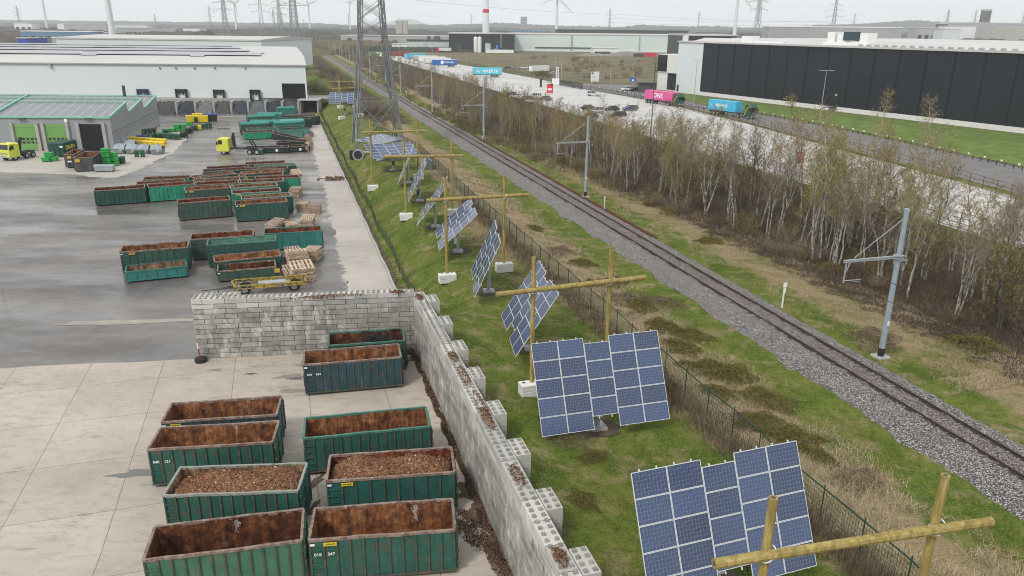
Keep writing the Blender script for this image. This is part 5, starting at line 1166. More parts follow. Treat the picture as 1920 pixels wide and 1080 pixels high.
def tractor(t_, x, mt, stripe, cabw=2.45, H=3.5):
    b = MB(); b.profile([(x, .55), (x + 2.1, .55), (x + 2.25, .9), (x + 2.2, 2.0), (x + 1.95, 3.0), (x + 1.3, H), (x, H)], 0, cabw, axis=1) if False else None
    pr = [(x, .6), (x + 2.15, .6), (x + 2.25, 1.0), (x + 2.2, 1.9), (x + 2.0, 2.95), (x + 1.25, H + .25), (x + .2, H + .1), (x, 3.0)]
    V = [(p[0], y, p[1]) for y in (0, cabw) for p in pr]; n_ = len(pr); b = MB(); b.add(V, [tuple(range(n_)), tuple(range(n_, 2 * n_))[::-1]] + [(i, (i + 1) % n_, n_ + (i + 1) % n_, n_ + i)[::-1] for i in range(n_)]); c_ = b.build('cab', mt, t_, bevel=.05)
    b = MB(); b.quad((x + 2.215, .15, 2.0), (x + 2.215, cabw - .15, 2.0), (x + 2.03, cabw - .2, 2.85), (x + 2.03, .2, 2.85)); b.quad((x + 1.1, -.012, 1.95), (x + 1.95, -.012, 1.95), (x + 1.8, -.012, 2.7), (x + 1.1, -.012, 2.7)); cw = cabw + .012; b.quad((x + 1.1, cw, 1.95), (x + 1.95, cw, 1.95), (x + 1.8, cw, 2.7), (x + 1.1, cw, 2.7)); b.build('windows', M_GLASS, c_)
    b = MB(); b.box(x + 2.25, cabw / 2, .62, .06, cabw - .3, .3); b.box(x + 2.27, cabw / 2, 1.15, .05, cabw - .7, .10); b.box(x + 2.27, cabw / 2, 1.4, .05, cabw - .7, .10); b.build('grille', M_GALV, c_)
    for y in (.3, cabw - .3): b = MB(); b.box(x + 2.27, y, .78, .06, .4, .2); b.build('headlight', M_LIGHT, c_)
    for y in (-.18, cabw + .18): b = MB(); b.box(x + 2.05, y, 1.9, .12, .22, .6); b.build('mirror', M_BLACK, c_)
    if stripe: b = MB(); b.path([(x + .1, -.015, .9), (x + .35, -.015, 1.8), (x + .8, -.015, 2.6), (x + 1.5, -.015, 3.15)], .11, 4); b.build('stripe', stripe, c_)
def lorry(px0, px1, col, label, letters, H=2.6, short=0, emblem=None):
    z = 1.0; a, e = at(*px0, z), at(*px1, z); d = e - a; L = d.length; t_ = thing('container_lorry', label, 'lorry', (a.x, a.y, z), math.atan2(d.y, d.x), 'container lorries on the access road'); cl = L - 3.0 - short
    mt = plain('container_' + '_'.join('%02d' % int(c * 99) for c in col), col, .5, .07, .6, dirt=.1)
    b = MB(); b.box(cl / 2, 1.25, 1.3, cl, 2.44, H); ct = b.build('container', mt, t_)
    b = MB(); n_ = int(cl / .55)
    for i in range(n_): b.box((i + .5) * cl / n_, .02, 1.42, .25, .05, H - .24)
    b.build('corrugation', mt, ct)
    b = MB(); b.box(L / 2 - .6, .7, .95, L - 1.4, .16, .3); b.box(L / 2 - .6, 1.8, .95, L - 1.4, .16, .3); b.build('chassis', M_CHAS, t_)
    for x in (.9, 2.2, 3.5, L - 4.4, L - .95):
        for y in (.3, 2.2): wheel(x, y, .5, .34, t_)
    tractor(t_, L - 2.3, M_DKGREEN, M_LIME)
    text(letters, 1.9 if short == 0 else 1.15, ct, (cl * .5, -.022, 1.3 + H * .5), (R(90), 0, 0), M_LETTER)
    if emblem:
        b = MB(); cx = cl * .14
        for i in range(7): a_ = 6.28318 * i / 7; b.bar((cx, -.03, 2.6), (cx + .35 * math.cos(a_), -.03, 2.6 + .35 * math.sin(a_)), .12, .02)
        b.build('star_emblem', M_LETTER, ct)
lorry((1207.5, 192.5), (1272, 201), (.62, .10, .28), 'green lorry with pink container lettered ONE, driving past the white wall', 'ONE')
lorry((1326.5, 213.5), (1407, 224.5), (.06, .42, .62), 'green lorry with short blue container lettered MAERSK, driving ahead of the pink one', 'MAERSK', 2.6, 2.4, True)
# skip lorries in the yard
def hook_lorry(px0, px1, label, arm, z=0.0):
    a, e = at(*px0, z), at(*px1, z); d = e - a; L = d.length; t_ = thing('skip_lorry', label, 'lorry', (a.x, a.y, z), math.atan2(d.y, d.x), 'yellow skip lorries')
    b = MB(); b.box(L / 2 - .8, .75, .9, L - 1.6, .22, .28); b.box(L / 2 - .8, 1.7, .9, L - 1.6, .22, .28)
    for i in range(6): b.box(.8 + i * (L - 3) / 6, 1.22, .95, .14, 1.0, .16)
    b.build('chassis', M_CHAS, t_)
    b = MB(); b.box(L / 2 - .4, .05, .75, L * .42, .06, .12); b.box(L / 2 - .4, .05, .45, L * .42, .06, .12); b.build('side_guard', M_WHITE, t_)
    for x in (1.0, 2.35, L - 1.25):
        for y in (.25, 2.2): wheel(x, y, .52, .36, t_)
    tractor(t_, L - 2.3, M_YCAB, None, H=2.75)
    b = MB()
    if arm:   # chain skip loader: two upright arms and stowed crane
        for y in (.5, 1.9): b.bar((1.6, y, 1.2), (2.3, y, 2.7), .24, .2); b.bar((1.6, y, 1.2), (3.3, y, 1.3), .2)
        b.bar((L - 3.1, 1.2, 1), (L - 3.0, 1.2, 3.9), .35); b.bar((L - 2.8, 1.0, 1.5), (L - 2.7, 1.0, 3.4), .28); b.bar((L - 3.0, .7, 1.2), (L - 2.75, .7, 2.4), .3)
    else: b.bar((2.6, 1.2, 1.3), (1.9, 1.2, 3.6), .3); b.bar((1.9, 1.2, 3.6), (3.9, 1.2, 1.4), .28); b.bar((3.9, 1.2, 1.4), (L - 2.6, 1.2, 1.5), .34)
    b.build('lifting_gear', M_BLACK, t_); return t_
hook_lorry((499, 287), (415, 286.5), 'yellow-cabbed skip loader lorry among the far skips', True)
hook_lorry((52, 292), (-2, 302), 'yellow-cabbed hook lorry cut by the left picture edge before the green doors', False)
# yellow drawbar trailer
M_YEL = paint('worn_yellow_paint', (.42, .33, .06), .75)
a, e = at(435, 556), at(580, 545); d = e - a; L = d.length; t_ = thing('skip_trailer', 'worn yellow drawbar trailer with open frame right behind the block wall', 'trailer', (a.x, a.y, 0), math.atan2(d.y, d.x))
for y in (.1, 2.0):
    b = MB(); b.bar((.2, y, 1.25), (L - .1, y, 1.25), .1, .12); b.bar((.2, y, .85), (L - .1, y, .85), .1, .08)
    for i in range(13): x = .3 + i * (L - .5) / 12; b.bar((x, y, .85), (x, y, 1.25), .07)
    b.box(L * .42, y, .87, L * .28, .05, .34); b.box(L * .86, y, .87, L * .2, .05, .34); b.build('side_rail', M_YEL, t_)
b = MB()
for x in (.3, L * .35, L * .65, L - .3): b.bar((x, .1, .95), (x, 2.0, .95), .14)
b.box(L * .55, 1.05, .95, L * .42, .9, .06); b.bar((.3, .1, 1.25), (0, 1.05, 1.5), .1); b.bar((.3, 2.0, 1.25), (0, 1.05, 1.5), .1); b.build('cross_members', M_YEL, t_)
b = MB(); b.box(L * .52, 1.05, 1.02, L * .36, .8, .12); b.build('tool_bed', M_GALV, t_)
for x in (1.1, L - 1.3):
    for y in (.45, 1.65): wheel(x, y, .5, .3, t_)
t_.scale = (1, 1, .72)
b = MB(); b.tube((.5, 1.05, .8), (-2.6, 1.0, .55), .07, .05, 6); b.tube((.5, .6, .8), (-1.6, 1.0, .6), .06, .05, 6); b.tube((.5, 1.5, .8), (-1.6, 1.0, .6), .06, .05, 6); b.bar((-1.2, 1.0, .6), (-1.2, 1.0, .05), .05); b.build('drawbar', M_BLACK, t_)
# ------------------------------------------------------------------ black warehouse and annex
M_BLKCLAD = N('anthracite_cladding'); _k = M_BLKCLAD.ramp(M_BLKCLAD.noise(.03, 4), (.3, (.009, .012, .0175)), (.7, (.013, .017, .024))); M_BLKCLAD.col(_k); M_BLKCLAD.rough(.45); M_BLKCLAD.spec(.35); M_BLKCLAD = M_BLKCLAD.m
A_, B_ = at(1311.5, 178, 1), at(1920, 250, 1); bd = (B_ - A_).normalized(); zt = zat(A_, 80.0); zp = zat(A_, 171.5)
aw, _ = on_plane(1267, 165, A_, bd); Lw = (B_ - A_).length + 60; brz = math.atan2(bd.y, bd.x)
bh = thing('warehouse', 'huge black-clad warehouse with white corner and white plinth on the right', 'warehouse', (A_.x, A_.y, 1), brz)
b = MB(); b.box(Lw / 2, 60, zp - 1, Lw, 119.9, zt - zp - .05); b.build('black_cladding', M_BLKCLAD, bh)
b = MB(); b.box(aw / 2, 60, 0, -aw, 120.2, zt - 1); b.build('white_corner', M_CLAD, bh)
b = MB(); b.box(Lw / 2 - .1, 60, -.2, Lw + .2, 120.3, zp - .8); b.build('plinth', M_WHITECONC, bh)
pt = [1319.7, 1348, 1377, 1408.5, 1441.5, 1476, 1513, 1552.5, 1594.5, 1639.5, 1687.5, 1739, 1794, 1852.5, 1917]
xs = [on_plane(x, 86, A_, bd)[0] for x in pt]; st_p = (xs[-1] - xs[0]) / 14; b = MB()
for k in range(1, int(Lw / st_p)): b.box(k * st_p, -.02, zp - .9, .28, .1, zt - zp - .2)
b.build('panel_seams', plain('seam_black', (.003, .003, .004), .8), bh)
b = MB(); b.box((Lw + aw) / 2, 60, zt - 1.1, Lw - aw + .6, 121, .5); b.build('roof_edge', M_ROOFW, bh)
b = MB()
for k in range(9): y = 12 + k * 13; b.profile([(y - 6.3, zt - .8), (y, zt + .45), (y + 6.3, zt - .8)], aw, Lw)
b.build('roof', M_ROOFW, bh)
def unit(px0, px1, py0, py1, y, label_):
    x0 = on_plane(px0, py1, A_, bd)[0]
    return x0
for (x0, x1, yy) in ((13, 30, 5.5), (44.5, 60, 9), (102, 122, 30), (150, 170, 40)):
    b = MB(); zz = zt - .8
    if x0 < 30: b.box(x0 + 3, yy, zz, 5, 3, 2.2); b.box(x0 + 11, yy, zz + .2, 13, 1.0, .5); b.bar((x0 + 17, yy, zz + .6), (x0 + 19, yy, zz + 1.4), .3)
    else:
        b.box((x0 + x1) / 2, yy, zz, x1 - x0, 5, 1.0); b.box(x0 + 2.3, yy, zz + 1.0, 2.6, 4, 2.8); b.box(x0 + 6, yy, zz + 1.0, 3, 4, 2.6); b.box(x1 - 3, yy, zz + 1.0, 4.6, 4, 2.6)
    u = b.build('rooftop_unit', M_WHITE, bh)
    if x0 > 30: b = MB(); b.box(x0 + 9.5, yy - 2.1, zz + 1.5, 5.5, .3, 2.4); b.build('fan_grille', plain('teal_black_louvre', (.03, .055, .065), .5), u)
b = MB()
for k in range(30): b.disc((62 + k * 2.6, 1.2, zt - .62), .55, 'y', .9, 10)
b.build('roof_domes', plain('grey_dome', (.30, .31, .31), .6), bh)
xd = on_plane(1565, 205, A_, bd)[0]; b = MB(); b.box(xd, -.1, zp - 1, 1.4, .2, 2.8); b.box(xd - .5, -1.2, zp - 1.2, 2.6, 2, .15); b.bar((xd - 1.6, -1.8, zp - 1), (xd - 3.8, -1.8, -.1), .2); b.bar((xd - 1.6, -2.2, zp), (xd - 3.8, -2.2, .9), .06); b.build('fire_door', M_BLACK, bh); b = MB(); b.box(xd, -.25, zp + 2.1, .5, .3, .35); b.build('door_lamp', M_WHITE, bh)
# office annex at the white end: two stacked boxes with black glazing
an0, an1 = on_plane(1228, 165, A_, bd)[0], aw
b = MB(); H2 = zt - 5.5; w_ = an1 - an0
ofs = thing('office_annex', 'white office annex with stacked black window bands at the end of the black warehouse', 'annex', (A_.x + bd.x * an0, A_.y + bd.y * an0, 1), brz)
b.box(w_ * .5, 9, 0, w_ + .4, 16, H2 * .50); b.box(w_ * .5 + .15, 9, H2 * .5, w_, 16.6, H2 * .5); b.build('shell', M_WHITECONC, ofs)
b = MB(); b.box(w_ * .22, .62, H2 * .53, w_ * .44, .2, H2 * .45); b.build('upper_glazing', M_GLASS, ofs); b = MB(); b.box(w_ * .72, .92, .6, w_ * .46, .2, H2 * .44); b.build('lower_glazing', M_GLASS, ofs)
for nm, fx, z0 in (('upper_mullions', .22, H2 * .53), ('lower_mullions', .72, .6)):
    b = MB(); 
    for k in range(-2, 3): b.box(w_ * (fx + k * .095), .48 if fx < .5 else .78, z0, .18, .1, H2 * .44)
    b.build(nm, M_BLACK, ofs)
x = on_plane(1270.5, 170, A_, bd)[0]; b = MB(); b.box(x, -.06, .4, 1.1, .12, 2.3); b.build('side_door', M_BLACK, bh)
p = at(1197, 173, 1); q_ = at(1230, 173.5, 1); d = q_ - p; b = MB(); b.box(d.length / 2, 3, 0, d.length, 6, 3.2); b.box(d.length / 2, 2.8, 3.2, d.length + .5, 6.8, .25)
tag(b.build('bike_shelter', M_DARKGREY, None, (p.x, p.y, 1), math.atan2(d.y, d.x)), 'low flat black annex shelter left of the office', 'shelter')

# ------------------------------------------------------------------ fences, lamps and signs beyond the thicket
def fence2(name, label, pts, step, H, mat, bars=0, z=1.0, rails=(.15, .95), postw=.08):
    o0 = pts[0]; t_ = thing(name, label, 'fence', (o0.x, o0.y, z)); po = along(pts, step); w_ = MB()
    ps = MB()
    many = len(po) > 100
    for p in po:
        bb = ps if many else MB(); bb.box(p.x - o0.x, p.y - o0.y, -.1, postw, postw, H + .1)
        if not many: bb.build('post', mat, t_)
    if many: ob = ps.build('post', mat, t_); ob['kind'] = 'stuff'
    for a, c in zip(po[:-1], po[1:]):
        for f in rails: w_.bar((a.x - o0.x, a.y - o0.y, H * f), (c.x - o0.x, c.y - o0.y, H * f), .05)
        for k in range(1, bars): p = a.lerp(c, k / bars); w_.bar((p.x - o0.x, p.y - o0.y, .1), (p.x - o0.x, p.y - o0.y, H), .03)
    w_.build('infill', mat, t_); return t_
F_ = lambda L_, z=1: [at(x, y, z) for x, y in L_]
fence2('palisade_fence', 'long black palisade fence along the field edge of the parking lot', F_(((752, 105), (820, 116), (880, 124), (960, 139.5), (1040, 154))), 5, 2.0, M_BLACK, 14)
g = fence2('sliding_gate', 'solid black sliding gate at the lot entrance', F_(((1048, 160), (1070, 164), (1093, 168))), 1.0, 2.3, M_BLACK, 7, 1, (.03, .5, .97), .12)
fence2('post_fence', 'black post fence between the pale lot and the access road', F_(((1100, 168.5), (1180, 182), (1270, 203), (1400, 231), (1500, 256), (1600, 286), (1760, 330), (1930, 382))), 3, 1.9, M_BLACK, 0, 1, (.06, .35, .65, .97), .07)
fence2('post_fence', 'dark post fence along the thicket side of the pale lot', [S(66.3, t) for t in (-20, 60, 150, 260, 420)], 3, 2.0, M_BLACK, 0, 1, (.06, .35, .65, .97), .08)
rl = F_(((1075, 163), (1110, 166), (1160, 174), (1300, 203.5), (1430, 217), (1530, 235), (1700, 271), (1930, 323)))
fence2('guard_rail', 'low black guard rail with white reflectors along the lawn', rl, 1.9, .75, M_BLACK, 0, 1, (.5, .8), .1)
for i, p in enumerate(along(rl, 3.9)):
    b = MB(); b.box(0, 0, 0, .34, .16, .28)
    tag(b.build('reflector', M_WHITE, None, (p.x, p.y, 1.78), brz), 'small white reflector block on the low black guard rail', 'reflector', 'white reflectors on the guard rail')
def lamp(px, ytop, label, arm=1.3, col=M_GALV, grp='parking lot lamp posts'):
    p = at(px[0], px[1], 1); H = zat(p, ytop) - 1; t_ = thing('lamp_post', label, 'lamp post', (p.x, p.y, 1), 0, grp)
    b = MB(); b.tube((0, 0, 0), (0, 0, H), .11, .07, 7); b.build('mast', col, t_)
    for s_ in (-1, 1): b = MB(); b.box(s_ * arm * .6, 0, H - .05, arm, .32, .12); b.build('lamp_head', col, t_)
lamp((1536, 232), 132, 'tall T-headed lamp post in front of the black warehouse', 1.6); lamp((1300, 200), 114, 'thin lamp post before the white warehouse corner', 1.1); lamp((1220, 255), 118, 'dark leaning-looking lamp post in the lot, crossing the pink container', .5, M_DARKGREY)
lamp((1144, 163), 104, 'pale T-headed lamp post at the road bend below the red skip', 1.6); lamp((1052, 158), 95, 'pale slim lamp post right of the gate pillar', .4); lamp((1040.5, 157), 95.5, 'pale slim lamp post left of the gate pillar', .4); lamp((971, 138), 92, 'lamp post in the fence behind the lone MAERSK trailer', .8)
lamp((917, 137), 88, 'lamp post behind the lone MAERSK trailer by the dark building', 2.0); lamp((874, 122), 98, 'slim lamp post beside the deep blue trailer', .5); lamp((750, 105), 85, 'slim lamp post above the brick red trailer', .5); lamp((811, 112), 83, 'slim lamp post above the white trailers', .5)
def sign(px, w_, h_, zb, mat, label, post=True, z=1):
    p = at(px[0], px[1], z); t_ = thing('sign', label, 'sign', (p.x, p.y, z), .2); b = MB(); b.box(0, 0, zb, w_, .08, h_); b.build('board', mat, t_)
    b = MB()
    for s_ in (-.4, .4): b.box(s_ * w_, .06, 0, .1, .06, zb + h_ * .8)
    b.build('post', M_GALV, t_); return t_
M_RED = plain('red_board', (.62, .03, .055), .5, .06, 1)
t_ = sign((1031, 177), 2.2, 3.0, .5, M_RED, 'red notice board standing in the pale lot before the gate'); b = MB(); b.box(.55, -.06, 2.9, .9, .04, .7); b.build('dark_corner', M_BLACK, t_); b = MB(); b.box(-.1, -.06, 1.5, 1.5, .03, .5); b.box(-.1, -.06, 1.1, 1.2, .03, .15); b.build('lettering', M_LETTER, t_)
t_ = sign((1115, 157), 3.6, 3.9, .9, M_WHITE, 'white project board with small dark logo in the brown field'); b = MB(); b.box(-1.1, -.06, 3.9, .8, .04, .6); b.build('logo', M_BLACK, t_); b = MB()
for k in range(4): b.box(-.4 + .3 * (k % 2), -.06, 2.9 - k * .5, 1.6, .03, .1)
b.build('lettering', plain('grey_print', (.35, .35, .36), .6), t_)
p = at(1186, 167, 1); t_ = thing('road_sign', 'blue square sign with white triangle at the lawn edge by the shelter', 'sign', (p.x, p.y, 1), .2); b = MB(); b.tube((0, .05, 0), (0, .05, 3.2), .05, .05, 6); b.build('post', M_GALV, t_); b = MB(); b.add([(-1.15, 0, 2.5), (1.15, 0, 2.5), (1.15, 0, 4.2), (-1.15, 0, 4.2), (-1.15, .05, 2.5), (1.15, .05, 2.5), (1.15, .05, 4.2), (-1.15, .05, 4.2)], ((0, 1, 2, 3), (4, 7, 6, 5), (0, 4, 5, 1), (1, 5, 6, 2), (2, 6, 7, 3), (3, 7, 4, 0))); b.build('board', plain('sign_blue', (.02, .16, .55), .5), t_); b = MB(); b.add([(-.6, -.02, 2.85), (.6, -.02, 2.85), (0, -.02, 3.9)], ((0, 1, 2),)); b.build('triangle', M_LETTER, t_)
p = at(1042, 158, 1); t_ = thing('gate_pillar', 'white gate pillar with dark slots beside the black sliding gate', 'pillar', (p.x, p.y, 1)); b = MB(); b.box(0, 0, 0, 3.0, 2.0, 2.2); b.box(.6, 0, 2.2, 1.0, .8, 4.4); b.build('column', M_WHITE, t_); b = MB()
for k in range(4): b.box(.6, -.42, 2.6 + k * 1.0, .5, .06, .5)
b.build('slots', M_BLACK, t_)
p = at(1014, 163, 1); b = MB(); b.box(0, 0, 0, .7, .5, 3.2); tag(b.build('access_column', M_BLACK, None, (p.x, p.y, 1), .2), 'black column before the palisade fence left of the gate', 'column')
p = at(1497, 318, 1.2); b = MB(); b.box(0, 0, 0, 1.6, .12, 1.9); b.box(-.5, .1, -1, .1, .1, 1.2); b.box(.5, .1, -1, .1, .1, 1.2); tag(b.build('notice_board', plain('faded_red_board', (.34, .07, .07), .7, .3), None, (p.x, p.y, 2.2), .3), 'faded red board behind the bare birches', 'board')
# white vans and wrecks behind the palisade
p = at(997, 137, 1); b = MB(); 
t_ = box_trailer((997, 139), (1030, 138), (.72, .72, .70), 'white box body standing in the weeds behind the palisade fence', H=2.5, group='vehicles in the weeds')
car((1036, 140), R(185), (.40, .43, .47), 'pale car wreck right of the white box body', 'wagon', 1.0, 'vehicles in the weeds'); car((1016, 140), R(175), (.05, .05, .06), 'dark car wreck before the white box body', 'wagon', 1.0, 'vehicles in the weeds'); car((968, 130), R(160), (.16, .15, .14), 'grey car wreck left of the white box body', 'hatch', 1.0, 'vehicles in the weeds'); car((952, 129), R(160), (.04, .04, .045), 'black car wreck above the lone MAERSK trailer', 'hatch', 1.0, 'vehicles in the weeds'); car((983, 129), R(170), (.55, .54, .52), 'white car wreck above the fence', 'wagon', 1.0, 'vehicles in the weeds')

# ------------------------------------------------------------------ yard furniture: bins, crates, pallets, drums
M_CG = plain('crate_green', (.015, .30, .055), .5, .15, 1.5); M_BG = plain('bin_dark_green', (.012, .085, .035), .5, .2, 1.2); M_YB = plain('bin_yellow', (.72, .52, .01), .45, .08, 1.2); M_BB = plain('bin_blue', (.015, .06, .36), .45, .1); M_GB = plain('bin_grey', (.30, .32, .33), .5, .15, 1.5); M_KB = plain('bin_black', (.016, .018, .02), .55, .2)
def crate_proto(mat, sx, sy, h):
    t_ = thing('crate', 'x', 'crate'); b = MB(); b.box(0, 0, .12, sx, sy, h - .12, 0, 0, 1.07); b.build('tub', mat, t_, bevel=.03)
    b = MB(); b.box(0, 0, h - .08, sx * 1.14, sy * 1.14, .1); b.build('rim', mat, t_); b = MB()
    for x in (-.38, .38): b.box(x * sx, 0, 0, .12, sy * .9, .12)
    b.build('runners', mat, t_); return t_
def place(first, used, p, z, rz, label, group):
    if not used: o = first; o.location = (p[0], p[1], z); o.rotation_euler.z = rz
    else: o = dup(first, (p[0], p[1], z), rz)
    o['label'] = label; o['group'] = group; return o
cg = crate_proto(M_CG, 1.18, 1.0, .75); n_ = 0
for px, zs, lb in (((88, 303), (0,), 'green crate on the apron before the big closed container, left of two'), ((101.5, 302), (0,), 'green crate right of the pair on the apron'), ((94.5, 302), (.76,), 'green crate stacked on top of the pair on the apron'),
                   ((203, 312), (.0, .76, 1.52, 2.28), 'green crate in the front stack beside the rusty grey skip'), ((215, 311), (0, .76, 1.52), 'green crate in the right stack beside the rusty grey skip'),
                   ((322, 247.5), (0,), 'green crate left in the row beyond the wheelie bins'), ((333, 246.5), (0, .76), 'green crate in the middle double stack beyond the wheelie bins'), ((344, 246), (0, .76), 'green crate in the right double stack beyond the wheelie bins'), ((356, 235), (0,), 'lone green crate before the yellow containers'), ((311, 249), (0,), 'green crate nearest the wheelie bins')):
    for k, z in enumerate(zs):
        nm = lb if len(zs) == 1 else lb + ', ' + ('bottom', 'second', 'third', 'topmost')[k if k < len(zs) - 1 else 3] + ' of its stack'
        place(cg, n_, at(*px), z, .1, nm, 'green crates'); n_ += 1
def bin_proto(mat, lid, sx=1.25, sy=1.0, h=1.15, nm='waste_bin'):
    t_ = thing(nm, 'x', 'bin'); b = MB(); b.box(0, 0, .18, sx * .92, sy * .88, h - .3, 0, 0, 1.1); b.build('tub', mat, t_, bevel=.03); b = MB(); b.profile([(-sy * .52, h - .12), (sy * .52, h - .12), (sy * .5, h), (0, h + .16), (-sy * .5, h)], -sx * .53, sx * .53); b.build('lid', lid, t_)
    for x in (-.36, .36):
        for y in (-.3, .3): b = MB(); b.disc((x * sx, y * sy, .1), .1, 'y', .06, 8); b.build('caster', M_RUBBER, t_)
    return t_
wb = bin_proto(M_BG, M_BG, .62, .78, 1.12); r_ = random.Random(6); n_ = 0
words = ['first', 'second', 'third', 'fourth', 'fifth', 'sixth', 'seventh', 'eighth', 'ninth', 'tenth', 'eleventh', 'twelfth', 'thirteenth', 'fourteenth']
for row, (x0, y0, x1, y1, k, lb) in enumerate(((266, 253, 290, 251, 4, 'rear row of dark green wheeled bins'), (296, 260, 336, 262, 8, 'long middle row of dark green wheeled bins'), (279, 262.5, 298, 261.5, 3, 'front row of dark green wheeled bins'), (361, 246, 395, 239.5, 6, 'right row of dark green wheeled bins'), (257, 294.5, 268, 294.5, 2, 'pair of dark green bins before the grey tarped skips'), (224, 307, 231, 306.5, 2, 'pair of dark green bins right of the green crates'))):
    for i in range(k):
        f = i / max(1, k - 1); p = at(x0 + (x1 - x0) * f, y0 + (y1 - y0) * f); place(wb, n_, p, 0, .1 + r_.uniform(-.15, .15), '%s bin from the left, %s' % (words[i], lb), 'dark green wheeled bins'); n_ += 1
bk = bin_proto(M_KB, M_KB, .72, .85, 1.15); n_ = 0
for px, lb in (((343, 259), 'black bin at the right end of the middle bin row'), ((349, 257), 'black bin second from the right end of the middle bin row'), ((352, 251), 'black bin left of the small yellow bin'), ((358, 250), 'black bin touching the small yellow bin'), ((312, 254), 'low black bin behind the middle bin row'), ((368, 230), 'black bin with pale lid before the yellow containers')):
    place(bk, n_, at(*px), 0, .2, lb, 'black bins'); n_ += 1
yb = bin_proto(M_YB, M_YB, .98, 1.0, 1.0); n_ = 0
for i in range(7):
    for row in range(2):
        p = at(243 + i * 10.3 + row * 3, 272 + i * .7 - row * 5.5); place(yb, n_, p, 0, .05, '%s yellow bin from the left, %s row, by the tarped skips' % (words[i], ('front', 'back')[row]), 'yellow bins behind the tarped skips'); n_ += 1
place(yb, 1, at(373.5, 244), 0, .2, 'small yellow bin among the dark green right row', 'yellow bins')
bl = bin_proto(M_BB, M_BB, .62, .85, 1.05); n_ = 0
for i in range(3): place(bl, n_, at(261 + i * 6.8, 264.2 + .3 * i), 0, .05, '%s blue bin from the left before the rear green bins' % words[i], 'blue bins'); n_ += 1
gb = bin_proto(M_GB, M_GB, 1.55, 1.1, 1.0, 'grey_bin'); place(gb, 0, at(189, 321.5), 0, .05, 'grey lidded bin before the green crate stacks, left one', 'grey bins'); place(gb, 1, at(206, 321.5), 0, .05, 'grey lidded bin before the green crate stacks, right one', 'grey bins')
M_TGREY = plain('grey_tarpaulin', (.24, .28, .31), .5, .25, .9, bump=.6, bscale=2.5)
def tarped(i, px, lb):
    p = at(*px); t_ = thing('tarped_skip', lb, 'skip', (p.x, p.y, 0), .05 + .03 * i, 'grey tarped skips by the workshop'); r_ = random.Random(i); b = MB(); b.box(0, 1.2, .1, 1.75, 2.3, .8, 0, 0, 1.1); b.build('tub', plain('tub_grey', (.20, .22, .235), .55, .2, 1.5), t_, bevel=.05)
    n1, n2 = 9, 7; V = []
    for j in range(n2 + 1):
        for k in range(n1 + 1):
            u, v = k / n1, j / n2; V.append((-1.02 + 2.04 * u, -.05 + 2.5 * v, .72 + 1.1 * math.sin(math.pi * min(1, max(0, v * 1.25 - .05))) ** .8 * (.75 + .25 * math.sin(math.pi * u)) + r_.uniform(-.06, .06)))
    ii = np.arange((n1 + 1) * (n2 + 1)).reshape(n2 + 1, n1 + 1); link('tarpaulin', soup('tarpaulin', V, np.stack([ii[:-1, :-1], ii[:-1, 1:], ii[1:, 1:], ii[1:, :-1]], -1).reshape(-1, 4), M_TGREY), t_)
    b = MB(); b.bar((-.8, -.1, .9), (0, -.14, 1.0), .07); b.disc((.4, -.08, .75), .3, 'y', .06, 10); b.build('fittings', M_GALV, t_)
for i, (px, lb) in enumerate([((223, 288.5), 'grey tarped skip at the workshop corner, leftmost in front'), ((246, 289), 'grey tarped skip, second from the left in front'), ((268, 289.5), 'grey tarped skip, third from the left behind the pair of green bins'), ((293, 290), 'grey tarped skip at the right end of the front row'), ((226, 277), 'grey tarped skip in the back row at the workshop wall'), ((243, 281), 'grey tarped skip in the back row, right of the wall')]): tarped(i, px, lb)
p0 = at(122, 295); d = (at(146.5, 287) - p0)
L_ = d.length; W_ = 2.7; d = d.normalized()
t_ = thing('closed_container', 'dark green closed container with yellow lettering before the green doors', 'container', (p0.x, p0.y, 0), math.atan2(d.y, d.x)); MD = plain('bottle_green_paint', (.010, .058, .046), .45, .12, 1)
b = MB(); b.box(L_ / 2, W_ / 2, .15, L_, W_, 2.35); b.build('body', MD, t_, bevel=.04); b = MB()
for i in range(12): b.box(.3 + i * (L_ - .5) / 11, -.05, .3, .2, .12, 2.1); 
b.build('side_ribs', MD, t_)
text('DIELEN', .95, t_, (L_ * .45, -.125, 1.6), (R(90), 0, 0), M_YLETTER); b = MB(); b.box(-.03, .35, 1.75, .04, .6, .25); b.build('white_plate', M_WHITE, t_); b = MB(); b.box(-.05, 1.7, .3, .12, .15, 1.6); b.box(-.05, .8, .3, .12, .15, 1.6); b.build('end_ribs', MD, t_)
MQ = paint('grey_black_skip', (.055, .068, .064), .45)
PAINT['greyblack'] = MQ
def end_skip(key, corner, d, L, W, lb):
    a = at(*corner); skip(key, corner, (corner[0] + 30, corner[1]), 2.3, 'greyblack', 'rust', lb, length=L, W=W, group='rusty grey skips on the apron', ladder=False); t = SKIPS[key][0]; t.location = (a.x, a.y, 0); t.rotation_euler.z = math.atan2(d.y, d.x); return t
d = at(195, 286, 2.3) - at(177, 298, 2.3)
t_ = end_skip('Q1', (177, 321.5), d, min(7.5, d.length), 2.8, 'large dark grey skip with bright rust inside and orange plate on the apron'); b = MB(); b.box(-.12, 2.2, 1.6, .04, .7, .5); b.build('plate', M_ORPLATE, t_)
t_ = end_skip('Q2', (144.5, 315), d, 6.0, 1.6, 'dark grey skip with orange and white plates, half behind the larger one on the apron'); b = MB(); b.box(-.12, .9, 1.6, .04, .6, .45); b.build('plate', M_ORPLATE, t_); b = MB(); b.box(-.12, .9, 1.0, .04, .6, .25); b.build('white_plate', M_WHITE, t_)
